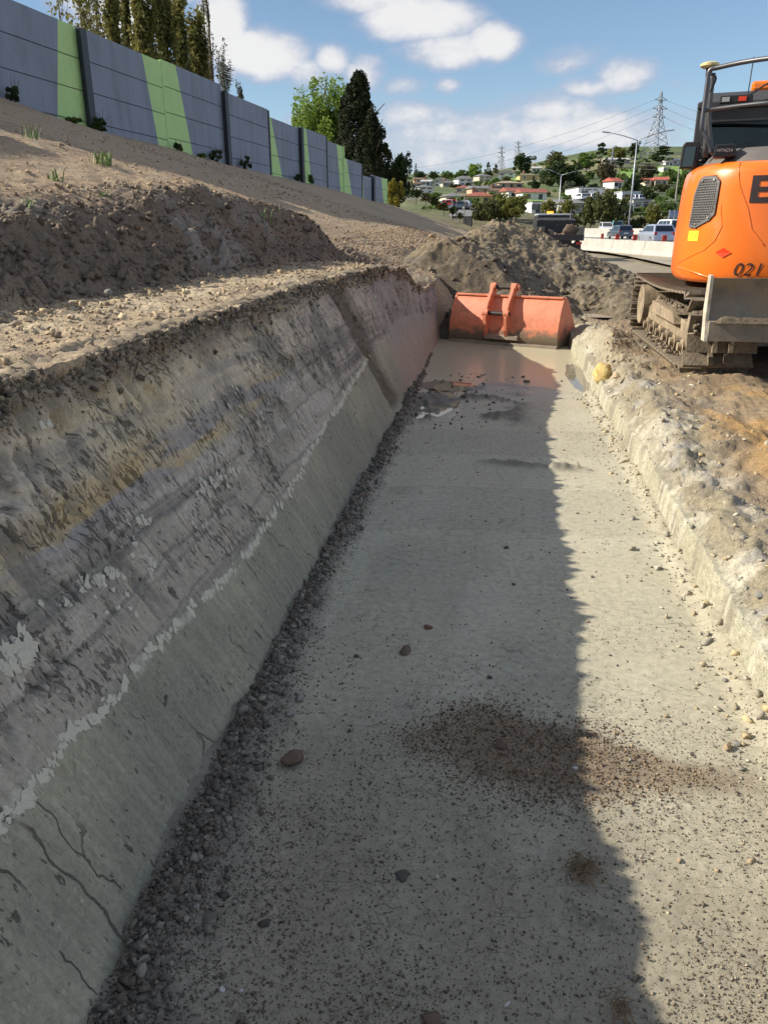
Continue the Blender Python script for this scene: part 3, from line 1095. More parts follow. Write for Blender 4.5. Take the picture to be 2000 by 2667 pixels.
def rock_mesh(name, seed, ico_=ICO2, sq=(1, .8, .6), rough=.2, cuts=12):
    V, F = ico_
    rg = np.random.default_rng(seed)
    W = V.copy()
    for _ in range(cuts):                               # flat broken faces
        n = rg.normal(size=3)
        n /= np.linalg.norm(n)
        d = rg.uniform(.45, .75)
        h = W @ n
        W = W - np.outer(np.maximum(0, h - d), n)
    nz = fbm(V[:, 0] * 2.3 + seed * 3.1 + V[:, 2], V[:, 1] * 2.3 - V[:, 2] * 1.7, 3, seed)
    W = W * (1 + rough * nz)[:, None] * np.array(sq)
    W[:, 2] -= W[:, 2].min() * .8
    return mesh_np(name, W, F)


def scatter(name, pos, size, cols, mat, V=None, F=None, flat=.7, seed=0, parent=None, jit=.44):
    """many small stones as one mesh: pos (n,3), size (n,)"""
    if V is None:
        V, F = BLK
    rg = np.random.default_rng(seed)
    n, m = len(pos), len(V)
    W = V[None] + jit * rg.uniform(-1, 1, (n, m, 3))
    W = W * np.exp(rg.normal(0, .28, (n, 1, 3))) * np.array([1, 1, flat]) * size[:, None, None]
    q = rg.normal(size=(n, 4)) * np.array([1, .35, .35, 1])     # mostly turned about the vertical
    q /= np.linalg.norm(q, axis=1, keepdims=True)
    a, b, c, d = q.T
    M = np.stack([np.stack([1 - 2 * (c * c + d * d), 2 * (b * c - a * d), 2 * (b * d + a * c)], -1),
                  np.stack([2 * (b * c + a * d), 1 - 2 * (b * b + d * d), 2 * (c * d - a * b)], -1),
                  np.stack([2 * (b * d - a * c), 2 * (c * d + a * b), 1 - 2 * (b * b + c * c)], -1)], 1)
    W = np.einsum('nij,nmj->nmi', M, W) + pos[:, None, :]
    FF = (F[None] + (np.arange(n) * m)[:, None, None]).reshape(-1, 3)
    cc = np.repeat(cols, m, 0)
    return link(name, mesh_np(name, W.reshape(-1, 3), FF, cc), mat, parent)


mat_pebble = soil_mat('pebble', .2, 60, 300, .35, .004)
OCT = (np.array([[1, 0, 0], [-1, 0, 0], [0, 1, 0], [0, -1, 0], [0, 0, 1], [0, 0, -1]], float),
       np.array([[0, 2, 4], [2, 1, 4], [1, 3, 4], [3, 0, 4], [2, 0, 5], [1, 2, 5], [3, 1, 5], [0, 3, 5]]))


TET = (np.array([[1, 0, -.5], [-.6, .9, -.5], [-.6, -.9, -.5], [0, 0, .95]]), np.array([[0, 1, 3], [1, 2, 3], [2, 0, 3], [0, 2, 1]]))
_b = .72
BLK = (np.array([[x, y, z] for z in (-_b, _b) for y in (-_b, _b) for x in (-_b, _b)], float),
       np.array([[0, 2, 3], [0, 3, 1], [4, 5, 7], [4, 7, 6], [0, 1, 5], [0, 5, 4], [2, 6, 7], [2, 7, 3], [0, 4, 6], [0, 6, 2], [1, 3, 7], [1, 7, 5]]))


def pick_cols(pal, n, rg, v=.2):
    p = np.array(pal)
    return np.clip(p[rg.integers(0, len(p), n)] * rg.uniform(1 - v, 1 + v, (n, 1)), .01, .9)


# crumbs over the floor, thick near the camera and on the brown patch
rg = np.random.default_rng(3)
N = 230000
yy = .85 + 6.3 * rg.uniform(0, 1, N) ** 2.4
xx = rg.uniform(-.85, 1.0, N)
dens_ = ss(3.3, 1.7, yy + .5 * fbm(xx * 1.2, yy * 1.2, 3, 67)) * (.35 + .65 * ss(-.35, .3, fbm(xx * 3, yy * 3, 3, 77))) * .75
pt = np.hypot((xx - .16) / .44, (yy - 2.22 + .10 * xx) / .26) + .35 * fbm(xx * 4.5, yy * 4.5, 4, 74)
p2 = np.hypot((xx - .50) / .28, (yy - 2.2 + .05 * xx) / .10) + .3 * fbm(xx * 6, yy * 6, 4, 75)
pk = np.maximum(ss(1.3, .5, pt), ss(1.2, .4, p2))
toe = xx - floorL(yy)
tk = ss(1.1, .3, toe / (0.14 + 0.16 * ss(3.6, 1.0, yy))) * .5
keep = rg.uniform(0, 1, N) < np.clip(dens_ + pk * .9 + tk + .012, 0, 1)
xx, yy, pk = xx[keep], yy[keep], pk[keep]
n = len(xx)
size = .0014 + .0040 * rg.uniform(0, 1, n) ** 4 + .0022 * pk * rg.uniform(0, 1, n) ** 2 + .0007 * np.maximum(0, yy - 2)
cols = pick_cols([(.13, .095, .065), (.17, .13, .09), (.24, .20, .14), (.09, .075, .06), (.13, .105, .075), (.34, .29, .21)], n, rg)
cols[pk > .35] *= np.array([1.0, .86, .72])
pos = np.stack([xx, yy, zf(xx, yy) + size * .35], -1)
tag(scatter('soil_crumbs', pos, size, cols, mat_pebble, *TET, flat=.75, seed=1, jit=.2),
    'fine soil crumbs and grit strewn over the trench floor', 'soil crumbs', kind='stuff')

# rubble along the foot of the clay wall
N = 13000
yy = .7 + 10.5 * rg.uniform(0, 1, N) ** 1.7
ww = (0.05 + 0.075 * ss(3.8, 1.0, yy)) * (1 + .5 * fbm(yy * 2.2, yy * 0, 3, 64))
xx = floorL(yy) - .02 + np.abs(rg.normal(0, 1, N)) * ww * .75
size = .0018 + .0125 * rg.uniform(0, 1, N) ** 9 + .0004 * yy
cols = pick_cols([(.13, .115, .09), (.16, .14, .11), (.10, .088, .07), (.21, .19, .15), (.12, .092, .065)], N, rg)
pos = np.stack([xx, yy, zf(xx, yy) + size * .3 + .004 * rg.uniform(0, 1, N)], -1)
tag(scatter('rubble', pos, size, cols, mat_pebble, seed=2), 'dark crumbly rubble lying along the foot of the clay wall', 'rubble', kind='stuff')

# grit on the sunny side and the right bank
N = 2400
yy = 1.2 + 10.5 * rg.uniform(0, 1, N) ** 1.5
sd = np.where(rg.uniform(0, 1, N) < .45, -np.abs(rg.normal(0, .10, N)), np.abs(rg.normal(0, .55, N)))
xx = floorR(yy) + sd
zt = np.where(sd < 0, zf(xx, yy), zr(xx, yy))
size = .0022 + .013 * rg.uniform(0, 1, N) ** 6 + .0005 * yy
cols = pick_cols([(.36, .32, .24), (.42, .385, .30), (.34, .29, .20), (.25, .23, .19), (.42, .33, .19)], N, rg)
pos = np.stack([xx, yy, zt + size * .3], -1)
tag(scatter('bank_grit', pos, size, cols, mat_pebble, seed=4), 'pale clay chips and grit along the low right bank', 'clay chips', kind='stuff')

# fine crumbs on the bench
N = 9000
yy = 1.6 + 10.5 * rg.uniform(0, 1, N) ** 1.6
xx = crestX(yy) - .02 - .85 * rg.uniform(0, 1, N)
ok = rg.uniform(0, 1, N) < .25 + .75 * ss(-.1, .35, fbm(xx * 2.2, yy * 2.2, 3, 46))
xx, yy = xx[ok], yy[ok]
size = .002 + .009 * rg.uniform(0, 1, len(xx)) ** 5 + .0004 * yy
cols = pick_cols([(.34, .26, .165), (.27, .20, .13), (.40, .32, .21), (.19, .145, .10)], len(xx), rg)
tag(scatter('bench_crumbs', np.stack([xx, yy, zs(xx, yy) + size * .3], -1), size, cols, mat_pebble, seed=12),
    'fine tan crumbs lying on the narrow bench above the cut', 'soil crumbs', kind='stuff')
# clods on bench, scarp and slope
N = 16000
yy = 1.6 + 28 * rg.uniform(0, 1, N) ** 2.2
w_ = rg.uniform(0, 1, N)
xx = np.where(w_ < .10, crestX(yy) - .03 - .6 * rg.uniform(0, 1, N) ** 1.5, np.where(w_ < .62, crestX(yy) - .6 - rg.uniform(0, 1.3, N), -2.9 - 8 * rg.uniform(0, 1, N) ** 1.3))
size = .003 + .016 * rg.uniform(0, 1, N) ** 6 + .0005 * yy
cols = slope_col(xx, yy) * rg.uniform(.65, 1.25, (N, 1))
pos = np.stack([xx, yy, zs(xx, yy) + size * .3], -1)
tag(scatter('soil_clods', pos, size, cols, mat_pebble, seed=5), 'loose soil clods scattered over bench and cut slope', 'soil clods', kind='stuff')
N = 900
xx = rg.uniform(-1.3, 3.4, N)
yy = rg.uniform(12.7, 17.5, N)
zt = zh(xx, yy)
ok = zt > .3
xx, yy, zt = xx[ok], yy[ok], zt[ok]
n = len(xx)
size = .010 + .055 * rg.uniform(0, 1, n) ** 6
cols = heap_col(xx, yy, zt) * rg.uniform(.6, 1.0, (n, 1))
tag(scatter('heap_clods', np.stack([xx, yy, zt + size * .2], -1), size, cols, mat_pebble, seed=6),
    'clay clods lying all over the spoil heap', 'clay clods', kind='stuff')
N = 190                                                 # dark lumps in the wet mud
yy = rg.uniform(6.6, 9.6, N)
xx = np.clip(rg.normal(-.45, .42, N), -.95, .9)
size = .006 + .02 * rg.uniform(0, 1, N) ** 4
cols = pick_cols([(.13, .115, .09), (.17, .15, .115), (.10, .09, .075)], N, rg)
tag(scatter('mud_lumps', np.stack([xx, yy, np.maximum(zf(xx, yy), -.014) + size * .25], -1), size, cols, mat_pebble, seed=7),
    'small dark mud lumps in the shallow puddle', 'mud lumps', kind='stuff')

# crumbling rim of the cut
N = 8000
yy = 1.5 + 10 * rg.uniform(0, 1, N) ** 1.6
vv = 1.005 - .085 * np.abs(rg.normal(0, .5, N)) * (1 + .6 * fbm(yy * 4, yy * 0, 3, 171))
vv = np.clip(vv, .74, 1.0)
x0_, z0_ = wall_point(vv, yy)
d_ = wall_disp(vv, yy)[0]
size = .002 + .011 * rg.uniform(0, 1, N) ** 6 + .0004 * yy
cols = pick_cols([(.17, .13, .09), (.12, .095, .07), (.24, .19, .13), (.30, .24, .165), (.10, .085, .065)], N, rg)
tag(scatter('rim_crumbs', np.stack([x0_ + WN[0] * (d_ + size * .2), yy, z0_ + WN[2] * (d_ + size * .2)], -1), size, cols, mat_pebble, seed=8, flat=.9),
    'crumbling brown soil bits hanging along the rim of the cut', 'soil crumbs', kind='stuff')
N = 5000                                                # dark clods of the scarp
yy = 2 + 10 * rg.uniform(0, 1, N) ** 1.4
kk = rg.uniform(0, 1, N)
xx = lineC(yy) * (1 - kk) + ip(yy, BY, BX) * kk
size = .004 + .024 * rg.uniform(0, 1, N) ** 5
cols = pick_cols([(.13, .098, .07), (.10, .078, .058), (.16, .12, .085)], N, rg)
tag(scatter('scarp_clods', np.stack([xx, yy, zs(xx, yy) + size * .15], -1), size, cols, mat_pebble, seed=9, flat=.8),
    'dark broken clods covering the steep scarp', 'soil clods', kind='stuff')

# single stones one can point at
ROCKS = [rock_mesh('stone_mesh', 20 + i, ICO3 if i < 3 else ICO2, (1, RNG.uniform(.65, .95), RNG.uniform(.5, .8))) for i in range(9)]
ROCKS.append(rock_mesh('stone_mesh', 96, ICO3, (1, .75, .62), .10, 26))
stone_mats = {k: pmat('stone_' + k, c, .9, var=.35, scale=30, bump=.5, bscale=90, dirt=d, dirt_lo=.45, dirt_hi=.7, dirt_scale=14) for k, c, d in [
    ('brown', (.17, .12, .08), (.10, .07, .05)), ('dark', (.10, .088, .075), (.06, .05, .045)), ('grey', (.30, .285, .25), (.18, .165, .14)),
    ('white', (.62, .60, .55), (.45, .42, .36)), ('tan', (.42, .30, .18), (.5, .42, .3)), ('red', (.18, .075, .045), (.10, .06, .045))]}


def stone(px, py, wpx, col, label, i, rz, zfun=zf, name='stone', flat=1.0, cat='stone', group=None, loc=None):
    if loc is None:
        p = atz(px, py, 0.0)
        for _ in range(3):
            p = atz(px, py, float(zfun(p.x, p.y)))
        d = (p - Vector((0, 0, EYE))).length
        w = wpx * 1.20555 / FPX * d * .93
    else:
        p, w = Vector(loc), wpx
    o = bpy.data.objects.new(name, ROCKS[i % len(ROCKS)])
    COL.objects.link(o)
    if not o.data.materials:
        o.data.materials.append(stone_mats['grey'])
    o.material_slots[0].link = 'OBJECT'
    o.material_slots[0].material = stone_mats[col]
    o.location = p - Vector((0, 0, w * .05))
    o.scale = (w / 2, w / 2, w / 2 * flat)
    o.rotation_euler = (0, 0, rz)
    return tag(o, label, cat, group)


for a in [
    (632, 1648, 88, 'brown', 'largest brown boulder at the foot of the wall, beside the rubble', 9, .3, .95),
    (875, 1410, 42, 'brown', 'round brown rock alone on the shaded floor, mid trench', 1, 1.0, 1.2),
    (924, 1357, 26, 'red', 'small reddish stone just beyond the round brown rock', 4, 2.0, .8),
    (1094, 1185, 15, 'dark', 'lone dark stone beside a brown smudge on the cracked floor', 3, .4, 1.2),
    (1110, 1263, 12, 'dark', 'small dark stone nearest the shadow edge beyond the patch', 5, .1, 1),
    (1058, 1465, 17, 'dark', 'angular dark stone just above the brown soil patch', 6, .9, 1.1),
    (1080, 1612, 30, 'brown', 'rounded brown stone sitting on the dark soil patch', 1, .2, 1.3),
    (650, 1512, 40, 'grey', 'pale grey clay lump topping the rubble strip', 7, 1.8, .8),
    (625, 1545, 26, 'grey', 'grey clay lump just below the pale rubble lump', 8, .7, .8),
    (603, 1452, 24, 'dark', 'dark stone wedged against the foot of the clay wall', 2, 2.1, 1.1),
    (573, 1998, 34, 'dark', 'dark cubic stone on the shaded floor near the bottom left', 3, .5, 1.2),
    (868, 1893, 38, 'dark', 'flat dark clod in the middle of the shaded crumbs', 4, .6, .6),
    (312, 2078, 44, 'grey', 'wide grey lump in the rubble at the bottom left', 7, 1.3, .7),
    (482, 2140, 20, 'white', 'larger white chip on the floor at the bottom left', 6, .4, .7),
    (522, 2140, 11, 'white', 'small white pebble right of the white chip', 5, .9, .8),
    (1572, 1618, 26, 'tan', 'orange tan stone in the sun beside a grey stone', 2, 1.2, 1.0),
    (1592, 1610, 22, 'grey', 'grey stone touching the orange tan stone in sun', 6, .3, 1.0),
    (1243, 1660, 15, 'white', 'pinkish white stone at the edge of the brown patch', 5, .3, .9),
    (1565, 1472, 17, 'grey', 'pointed grey stone in the sun under the right bank', 8, .7, 1.0),
    (1466, 1860, 17, 'tan', 'slim tan stone standing in the sunny grit', 3, 1.4, 1.1),
    (1620, 1862, 20, 'tan', 'tan pebble in the sun by the right edge', 1, .2, 1.0),
    (1094, 2172, 20, 'white', 'white angular stone at the bottom in the shade', 0, .8, .9),
    (946, 1896, 11, 'white', 'tiny bluish white chip among the shaded crumbs', 6, .2, .8),
    (935, 2205, 62, 'brown', 'brown crusted clod cut by the bottom edge', 7, .5, .45),
    (920, 1468, 12, 'white', 'small cream pebble left of the angular dark stone', 1, .5, .8),
    (868, 1415, 0.1, 'dark', '', 0, 0, 1),
    (770, 1420, 14, 'dark', 'dark stone on the floor left of the round brown rock', 2, .5, 1),
    (755, 1580, 18, 'dark', 'dark clod between the boulder and the brown patch', 3, 1.5, .9),
    (1010, 745, 30, 'brown', 'brown lump in the water against the bucket lip', 2, .6, .8),
    (1055, 745, 22, 'grey', 'grey chip in the water against the bucket lip', 4, .1, .6),
]:
    if a[4]:
        stone(a[0], a[1], a[2], a[3], a[4], a[5], a[6], flat=a[7])
stone(862, 560, 34, 'tan', 'upright tan rock standing on the bench by the far crest', 4, .5, zfun=lambda x, y: zs(x, y), flat=1.7, cat='rock', name='rock')
stone(237, 636, 26, 'grey', 'pale grey rock on the bench at the foot of the scarp', 7, .9, zfun=lambda x, y: zs(x, y), cat='rock', name='rock')
stone(345, 565, 30, 'tan', 'tan rock half way up the dark scarp', 8, .2, zfun=lambda x, y: zs(x, y), cat='rock', name='rock')
stone(1555, 1010, 20, 'grey', 'dark grey stone on the rim of the right bank', 6, .2, zfun=lambda x, y: zr(x, y), cat='rock', name='rock')
stone(1640, 1285, 40, 'grey', 'big grey clay slab on the near right bank', 5, 1.1, zfun=lambda x, y: zr(x, y), cat='rock', name='rock', flat=.6)
stone(1330, 815, 34, 'tan', 'yellow clay lump on the bank beside the sack', 1, 1.1, zfun=lambda x, y: zr(x, y), cat='rock', name='rock')
for i in range(130):                                     # rubble stones of the toe strip
    y = .85 + 7.0 * random.random() ** 1.8
    x = float(floorL(y)) + abs(random.gauss(0, 1)) * (.045 + .06 * float(ss(3.6, 1.0, y)))
    w = .010 + .028 * random.random() ** 4
    stone(0, 0, w, random.choice(['dark', 'dark', 'dark', 'grey', 'brown']), 'stone chip in the rubble strip along the foot of the clay wall', i, random.uniform(0, 6),
          loc=(x, y, float(zf(x, y))), flat=random.uniform(.6, 1), group='rubble stones along the wall foot')
for i in range(70):
    y = 1.2 + 5.5 * random.random()
    x = random.uniform(.35, 1.0)
    stone(0, 0, random.uniform(.010, .026), random.choice(['grey', 'tan', 'dark', 'tan', 'white']), 'small loose pebble on the sunlit strip of floor', i, random.uniform(0, 6),
          loc=(x, y, float(zf(x, y))), group='pebbles on the sunlit floor')

# ------------------------------------------------------------------ white clay flakes on the wall
mat_flake = pmat('white_clay', (.53, .49, .39), .85, var=.14, scale=60, bump=.3, bscale=120)


def flake_mesh(seed, skew):
    rg_ = np.random.default_rng(seed)
    n = 14
    ang = np.sort(rg_.uniform(0, 6.283, n))
    rad = rg_.uniform(.35, 1.0, n)
    x, y = np.cos(ang) * rad, np.sin(ang) * rad * 1.35
    curl = lambda a, b: .10 + .30 * np.maximum(0, b + .2) ** 2 + .12 * a * a
    T = np.stack([x, y, curl(x, y)], -1)
    Bm = np.stack([x * .9, y * .9, curl(x, y) - .34], -1)
    m1 = np.stack([x * .5, y * .5, curl(x * .5, y * .5) + .03 * rg_.normal(size=n)], -1)
    V = np.concatenate([T, Bm, m1, [[0, 0, curl(0, 0) + .02]]])
    f = []
    for i in range(n):
        j = (i + 1) % n
        f += [(i, n + i, n + j), (i, n + j, j), (2 * n + i, i, j), (2 * n + i, j, 2 * n + j), (3 * n, 2 * n + i, 2 * n + j)]
    return mesh_np('clay_flake', V, np.array(f))


FLAKES = [flake_mesh(300 + i, 0) for i in range(8)]
for f in FLAKES:
    f.materials.append(mat_flake)
WX, WY_, WZ_ = Vector((0, 1, 0)), Vector((-.459, 0, .888)), Vector((.888, 0, .459))
WROT = Matrix((WX, WY_, WZ_)).transposed()


def flake(y, v, s, rot, lift=.0):
    x0, z0 = wall_point(np.array([v]), np.array([y]))
    d = wall_disp(np.array([v]), np.array([y]))[0][0]
    p = Vector((x0[0] + WN[0] * (d + lift), y, z0[0] + WN[2] * (d + lift)))
    o = bpy.data.objects.new('clay_flake', random.choice(FLAKES))
    COL.objects.link(o)
    o.matrix_world = Matrix.Translation(p) @ (WROT @ Matrix.Rotation(rot, 3, 'Z')).to_4x4() @ Matrix.Diagonal((s, s, s * .42, 1))
    o.parent = trench_wall


yv = 0.95
cnt = 0
while yv < 7.2:
    s = .008 + .020 * random.random() ** 1.6
    if not (2.25 < yv < 2.33 or 3.55 < yv < 3.66) and random.random() < .93:
        flake(yv, float(white_h(yv)) + random.gauss(0, .007), s, random.uniform(0, 6.28))
        cnt += 1
    yv += s * random.uniform(.45, 1.15) + (random.uniform(.02, .06) if random.random() < .05 else 0)


def wall_uv(px, py):
    r = ray(px, py)
    p0, nn_ = Vector((-.87, 0, 0)), Vector((1.22, 0, .63))
    t = (p0 - Vector((0, 0, EYE))).dot(nn_) / r.dot(nn_)
    q = r * t + Vector((0, 0, EYE))
    return q.y, q.z / float(crestZ(q.y))


for (px, py, sx, sy, n, s0, s1) in [(40, 1400, 34, 26, 20, .012, .022), (15, 1440, 15, 12, 6, .010, .018), (210, 1255, 30, 14, 16, .008, .016), (250, 1235, 24, 12, 10, .008, .014),
                                    (325, 1125, 22, 8, 7, .010, .017), (330, 1215, 12, 16, 9, .007, .012), (460, 1040, 26, 14, 16, .007, .014), (505, 1010, 18, 16, 15, .007, .014),
                                    (440, 1060, 20, 8, 7, .007, .012), (155, 1300, 14, 5, 4, .007, .012), (95, 1305, 8, 4, 2, .007, .011), (440, 1130, 12, 8, 5, .006, .010),
                                    (300, 1180, 10, 20, 5, .006, .012), (640, 830, 30, 40, 14, .006, .012), (560, 900, 30, 20, 8, .006, .012), (500, 860, 60, 40, 8, .006, .010), (125, 915, 10, 6, 2, .012, .018),
                                    (240, 1300, 60, 40, 8, .005, .010)]:
    for _ in range(int(n * 1.25)):
        y, v_ = wall_uv(px + random.gauss(0, sx * .55), py + random.gauss(0, sy * .55))
        if .8 < y < 8 and .1 < v_ < .95:
            flake(y, v_, random.uniform(s0, s1) * 1.6, random.gauss(.3, .9))

# ------------------------------------------------------------------ root wads, sack, weeds
mat_root = pmat('dry_root', (.20, .135, .075), .9, var=.3)
for (px, py, w, n, label) in [(1258, 1885, .055, 70, 'tangled wad of dry brown roots on the shaded floor'), (1335, 2190, .045, 34, 'dry straw and root bits at the bottom, by the shadow edge')]:
    p = atz(px, py, 0.006)
    mb = MB()
    for k in range(n):
        a = random.uniform(0, 6.28)
        c = Vector((random.gauss(0, w * .35), random.gauss(0, w * .45), random.uniform(.003, w * .5)))
        L = random.uniform(.4, 1.3) * w
        pts = []
        cur = a
        for j in range(6):
            t = j / 5 - .5
            pts.append(c + Vector((math.cos(cur), math.sin(cur), 0)) * L * t + Vector((0, 0, .25 * w * (1 - 4 * t * t) * random.random())))
            cur += random.gauss(0, .25)
        mb.tube(pts, random.uniform(.0008, .0016), 4, caps=False)
    o = mb.build('root_wad', mat_root)
    o.location = p
    tag(o, label, 'roots')

# yellow woven sack half buried in the bank
p = atz(1306, 812, .22)
V, F = ICO3
W = V * np.array([.085, .15, .13])
fold = .016 * np.sin((V[:, 1] * 2.4 + V[:, 2] * 3.4 + .7 * fbm(V[:, 0] * 2, V[:, 1] * 2, 3, 8)) * 9)
W = W * (1 + .30 * fbm(V[:, 0] * 1.6 + V[:, 2] * 2, V[:, 1] * 2.2, 4, 9))[:, None] + V * fold[:, None]
o = link('sack', mesh_np('sack', W, F, smooth=True), pmat('sack_cloth', (.50, .37, .14), .85, var=.3, scale=9, bump=.4, bscale=60, dirt=(.28, .22, .13), dirt_lo=.5, dirt_hi=.7))
o.location = p
o.rotation_euler = (.25, -.35, .5)
tag(o, 'crumpled yellow sack half buried in the right bank near the puddle', 'sack')


def blades(name, p, n, h, spread, mat, label, cat, group=None, lean=.5, wid=.006):
    mb = MB()
    for k in range(n):
        a = random.uniform(0, 6.28)
        b = Vector((random.gauss(0, spread * .35), random.gauss(0, spread * .35), -.02))
        hh = h * random.uniform(.5, 1)
        ln = hh * lean * random.uniform(.3, 1)
        d = Vector((math.cos(a), math.sin(a), 0))
        s = Vector((-d.y, d.x, 0)) * wid * random.uniform(.7, 1.3)
        m_ = b + d * ln * .35 + Vector((0, 0, hh * .65))
        t_ = b + d * ln + Vector((0, 0, hh))
        mb.poly([b - s, b + s, m_ + s * .8, m_ - s * .8, t_], [(0, 1, 2, 3), (3, 2, 4)])
    o = mb.build(name, mat)
    o.location = p
    return tag(o, label, cat, group)


def on_slope(px, py):
    Y = 8.0
    r = ray(px, py)
    lo, hi = 1.5, 75.0
    prev = None
    for t in np.linspace(1.5, 80, 1600):
        q = r * float(t) + Vector((0, 0, EYE))
        if q.z < float(zs(q.x, q.y, False)) and q.x < -1.2:
            return q
    return r * 20 + Vector((0, 0, EYE))


mat_grass = pmat('weed_green', (.17, .26, .07), .7, var=.3)
for i, (px, py, n, h, lab) in enumerate([(225, 356, 45, .18, 'bright green grass tuft alone on the bare slope'), (575, 482, 12, .2, 'thin grassy weed on the edge of the dark scarp'),
                                         (72, 303, 14, .22, 'small green weed high on the slope near the wall'), (118, 388, 16, .12, 'sparse weed low on the slope near the left edge'),
                                         (600, 460, 26, .10, 'low green weed patch behind the dark scarp edge'), (225, 425, 14, .08, 'tiny weed on the lower slope below the grass tuft'),
                                         (62, 450, 14, .10, 'low weed at the top of the scarp by the left edge')]):
    q = on_slope(px, py)
    blades('grass_tuft', q, n, h, h * .6, mat_grass, lab, 'weed', lean=.7, wid=.004 + .0003 * q.y)
# ================================================================== noise wall
PC = [lin(122, 132, 150), lin(158, 208, 92), (.022, .026, .034)]
mat_panel = pmat('panel_grey', (.215, .24, .30), .75, var=.06, scale=2.5, bump=.15, bscale=30, dirt=(.17, .185, .22), dirt_lo=.42, dirt_hi=.75, dirt_scale=2.2, stretch=(1, 1, .22))
mat_green = pmat('panel_green', (.42, .60, .24), .7, var=.05, scale=2.5, bump=.15, bscale=30)
mat_post = pmat('post_charcoal', (.028, .032, .042), .55, var=.1)
EW = Vector((WALL_K, 1, 0)).normalized()
NW = Vector((EW.y, -EW.x, 0))
w0 = Vector((float(wallX(15.0)), 15.0, 0))   # reference point of the wall line
noise_wall = empty('noise_wall', w0)
noise_wall.rotation_euler = (0, 0, math.atan2(EW.y, EW.x))
tag(noise_wall, 'stepped grey noise wall with lime green slanting stripes along the slope top', 'noise wall')
# local frame: x along the wall, y = away from the road (left), z up


def sY(Y):
    return (Y - 15.0) / EW.y


BAYS = [(-7.4, -2.4, 8.0), (-2.4, 2.6, 7.9), (2.6, 7.6, 7.75), (7.6, 12.6, 7.5), (12.6, 17.6, 7.1), (17.6, 22.6, 6.84), (22.6, 27.4, 6.86), (27.4, 32.3, 6.94), (32.3, 37.4, 6.75), (37.4, 41.8, 6.47), (41.8, 46.7, 6.60), (46.7, 50.3, 6.41),  # first five bays continue the wall unseen, raised to deepen its slope shadow
        (50.3, 55.0, 5.80), (55.0, 58.0, 5.12), (58.0, 63.0, 5.32)]


def wp(px, py):
    q = at_wall(px, py)
    return (sY(q.y), q.z)


# green stripe per bay: left edge (two points) and right edge (two points), None = bay edge
G = {0: ((121, 22), (121, 248), None, None), 1: ((303, 115), (340, 315), None, None), 2: (None, None, (376, 143), (413, 330)),
     4: (None, None, (584, 262), (606, 375)), 5: (None, None, (659, 280), (672, 408)), 6: ((725, 310), (734, 415), None, None),
     7: (None, None, (747, 345), (758, 420)), 8: (None, None, (781.5, 381), (784, 428)), 9: ((822, 383), (827, 440), None, None)}
PH = .78
for bi, (ya, yb, zt) in enumerate(BAYS):
    sa, sb = sY(ya) + .05, sY(yb) - .05
    zg = min(float(wallZ(ya)), float(wallZ(yb))) - .5
    z1 = zt
    row = 0
    while z1 > zg:
        z0 = z1 - PH
        g_ = G.get(bi - 5)

        def edge(a, b, z, dflt):
            if a is None:
                return dflt
            A, B = wp(*a), wp(*b)
            k = (z - A[1]) / (B[1] - A[1])
            return min(max(A[0] + (B[0] - A[0]) * k, sa), sb)
        mb = MB()
        za, zb = z0 + .012, z1 - .012
        if g_:
            L0, L1 = edge(g_[0], g_[1], za, sa), edge(g_[0], g_[1], zb, sa)
            R0, R1 = edge(g_[2], g_[3], za, sb), edge(g_[2], g_[3], zb, sb)
            quads = [((sa, L0, L1, sa), 0), ((L0, R0, R1, L1), 1), ((R0, sb, sb, R1), 0)]
        else:
            quads = [((sa, sb, sb, sa), 0)]
        for (q, mi) in quads:
            if abs(q[1] - q[0]) < 1e-4 and abs(q[2] - q[3]) < 1e-4:
                continue
            mb.cur = mi
            mb.prism([(q[0], za), (q[1], za), (q[2], zb), (q[3], zb)], 'y', -.06, .06)
        mb.build('panel', [mat_panel, mat_green], noise_wall)
        z1 = z0
        row += 1
    # dark joint web behind the gaps
    MB().b6(sa, sb, -.03, .03, zg + .1, zt - .03).build('web', mat_post, noise_wall)
for (Yp, wd, dp, zt, mm) in [(22.6, .30, .34, 6.78, mat_post), (27.4, .09, .10, 6.9, mat_green), (32.3, .30, .34, 6.72, mat_post), (37.4, .12, .16, 6.7, mat_post), (41.8, .34, .34, 6.50, mat_post),
                             (46.7, .14, .16, 6.5, mat_post), (50.3, .22, .2, 6.40, mat_green), (55.0, .14, .16, 5.78, mat_post), (58.0, .40, .34, 5.22, mat_post), (63.0, .16, .16, 5.33, mat_green),
                             (17.6, .12, .16, 6.8, mat_post), (12.6, .3, .34, 7.0, mat_post), (7.6, .12, .16, 7.4, mat_post), (2.6, .3, .34, 7.7, mat_post), (-2.4, .12, .16, 7.8, mat_post)]:
    s = sY(Yp)
    zg = float(wallZ(Yp)) - .5
    mb = MB()
    if wd > .25:                                          # H section: two flanges and a web
        mb.b6(s - wd / 2, s + wd / 2, -dp * .75, -dp * .75 + .05, zg, zt)
        mb.b6(s - wd / 2, s + wd / 2, .10, .15, zg, zt)
        mb.b6(s - .045, s + .045, -dp * .72, .12, zg, zt - .004)
    else:
        mb.b6(s - wd / 2, s + wd / 2, -dp / 2 - .02, dp / 2, zg, zt)
    mb.build('post', mm, noise_wall)

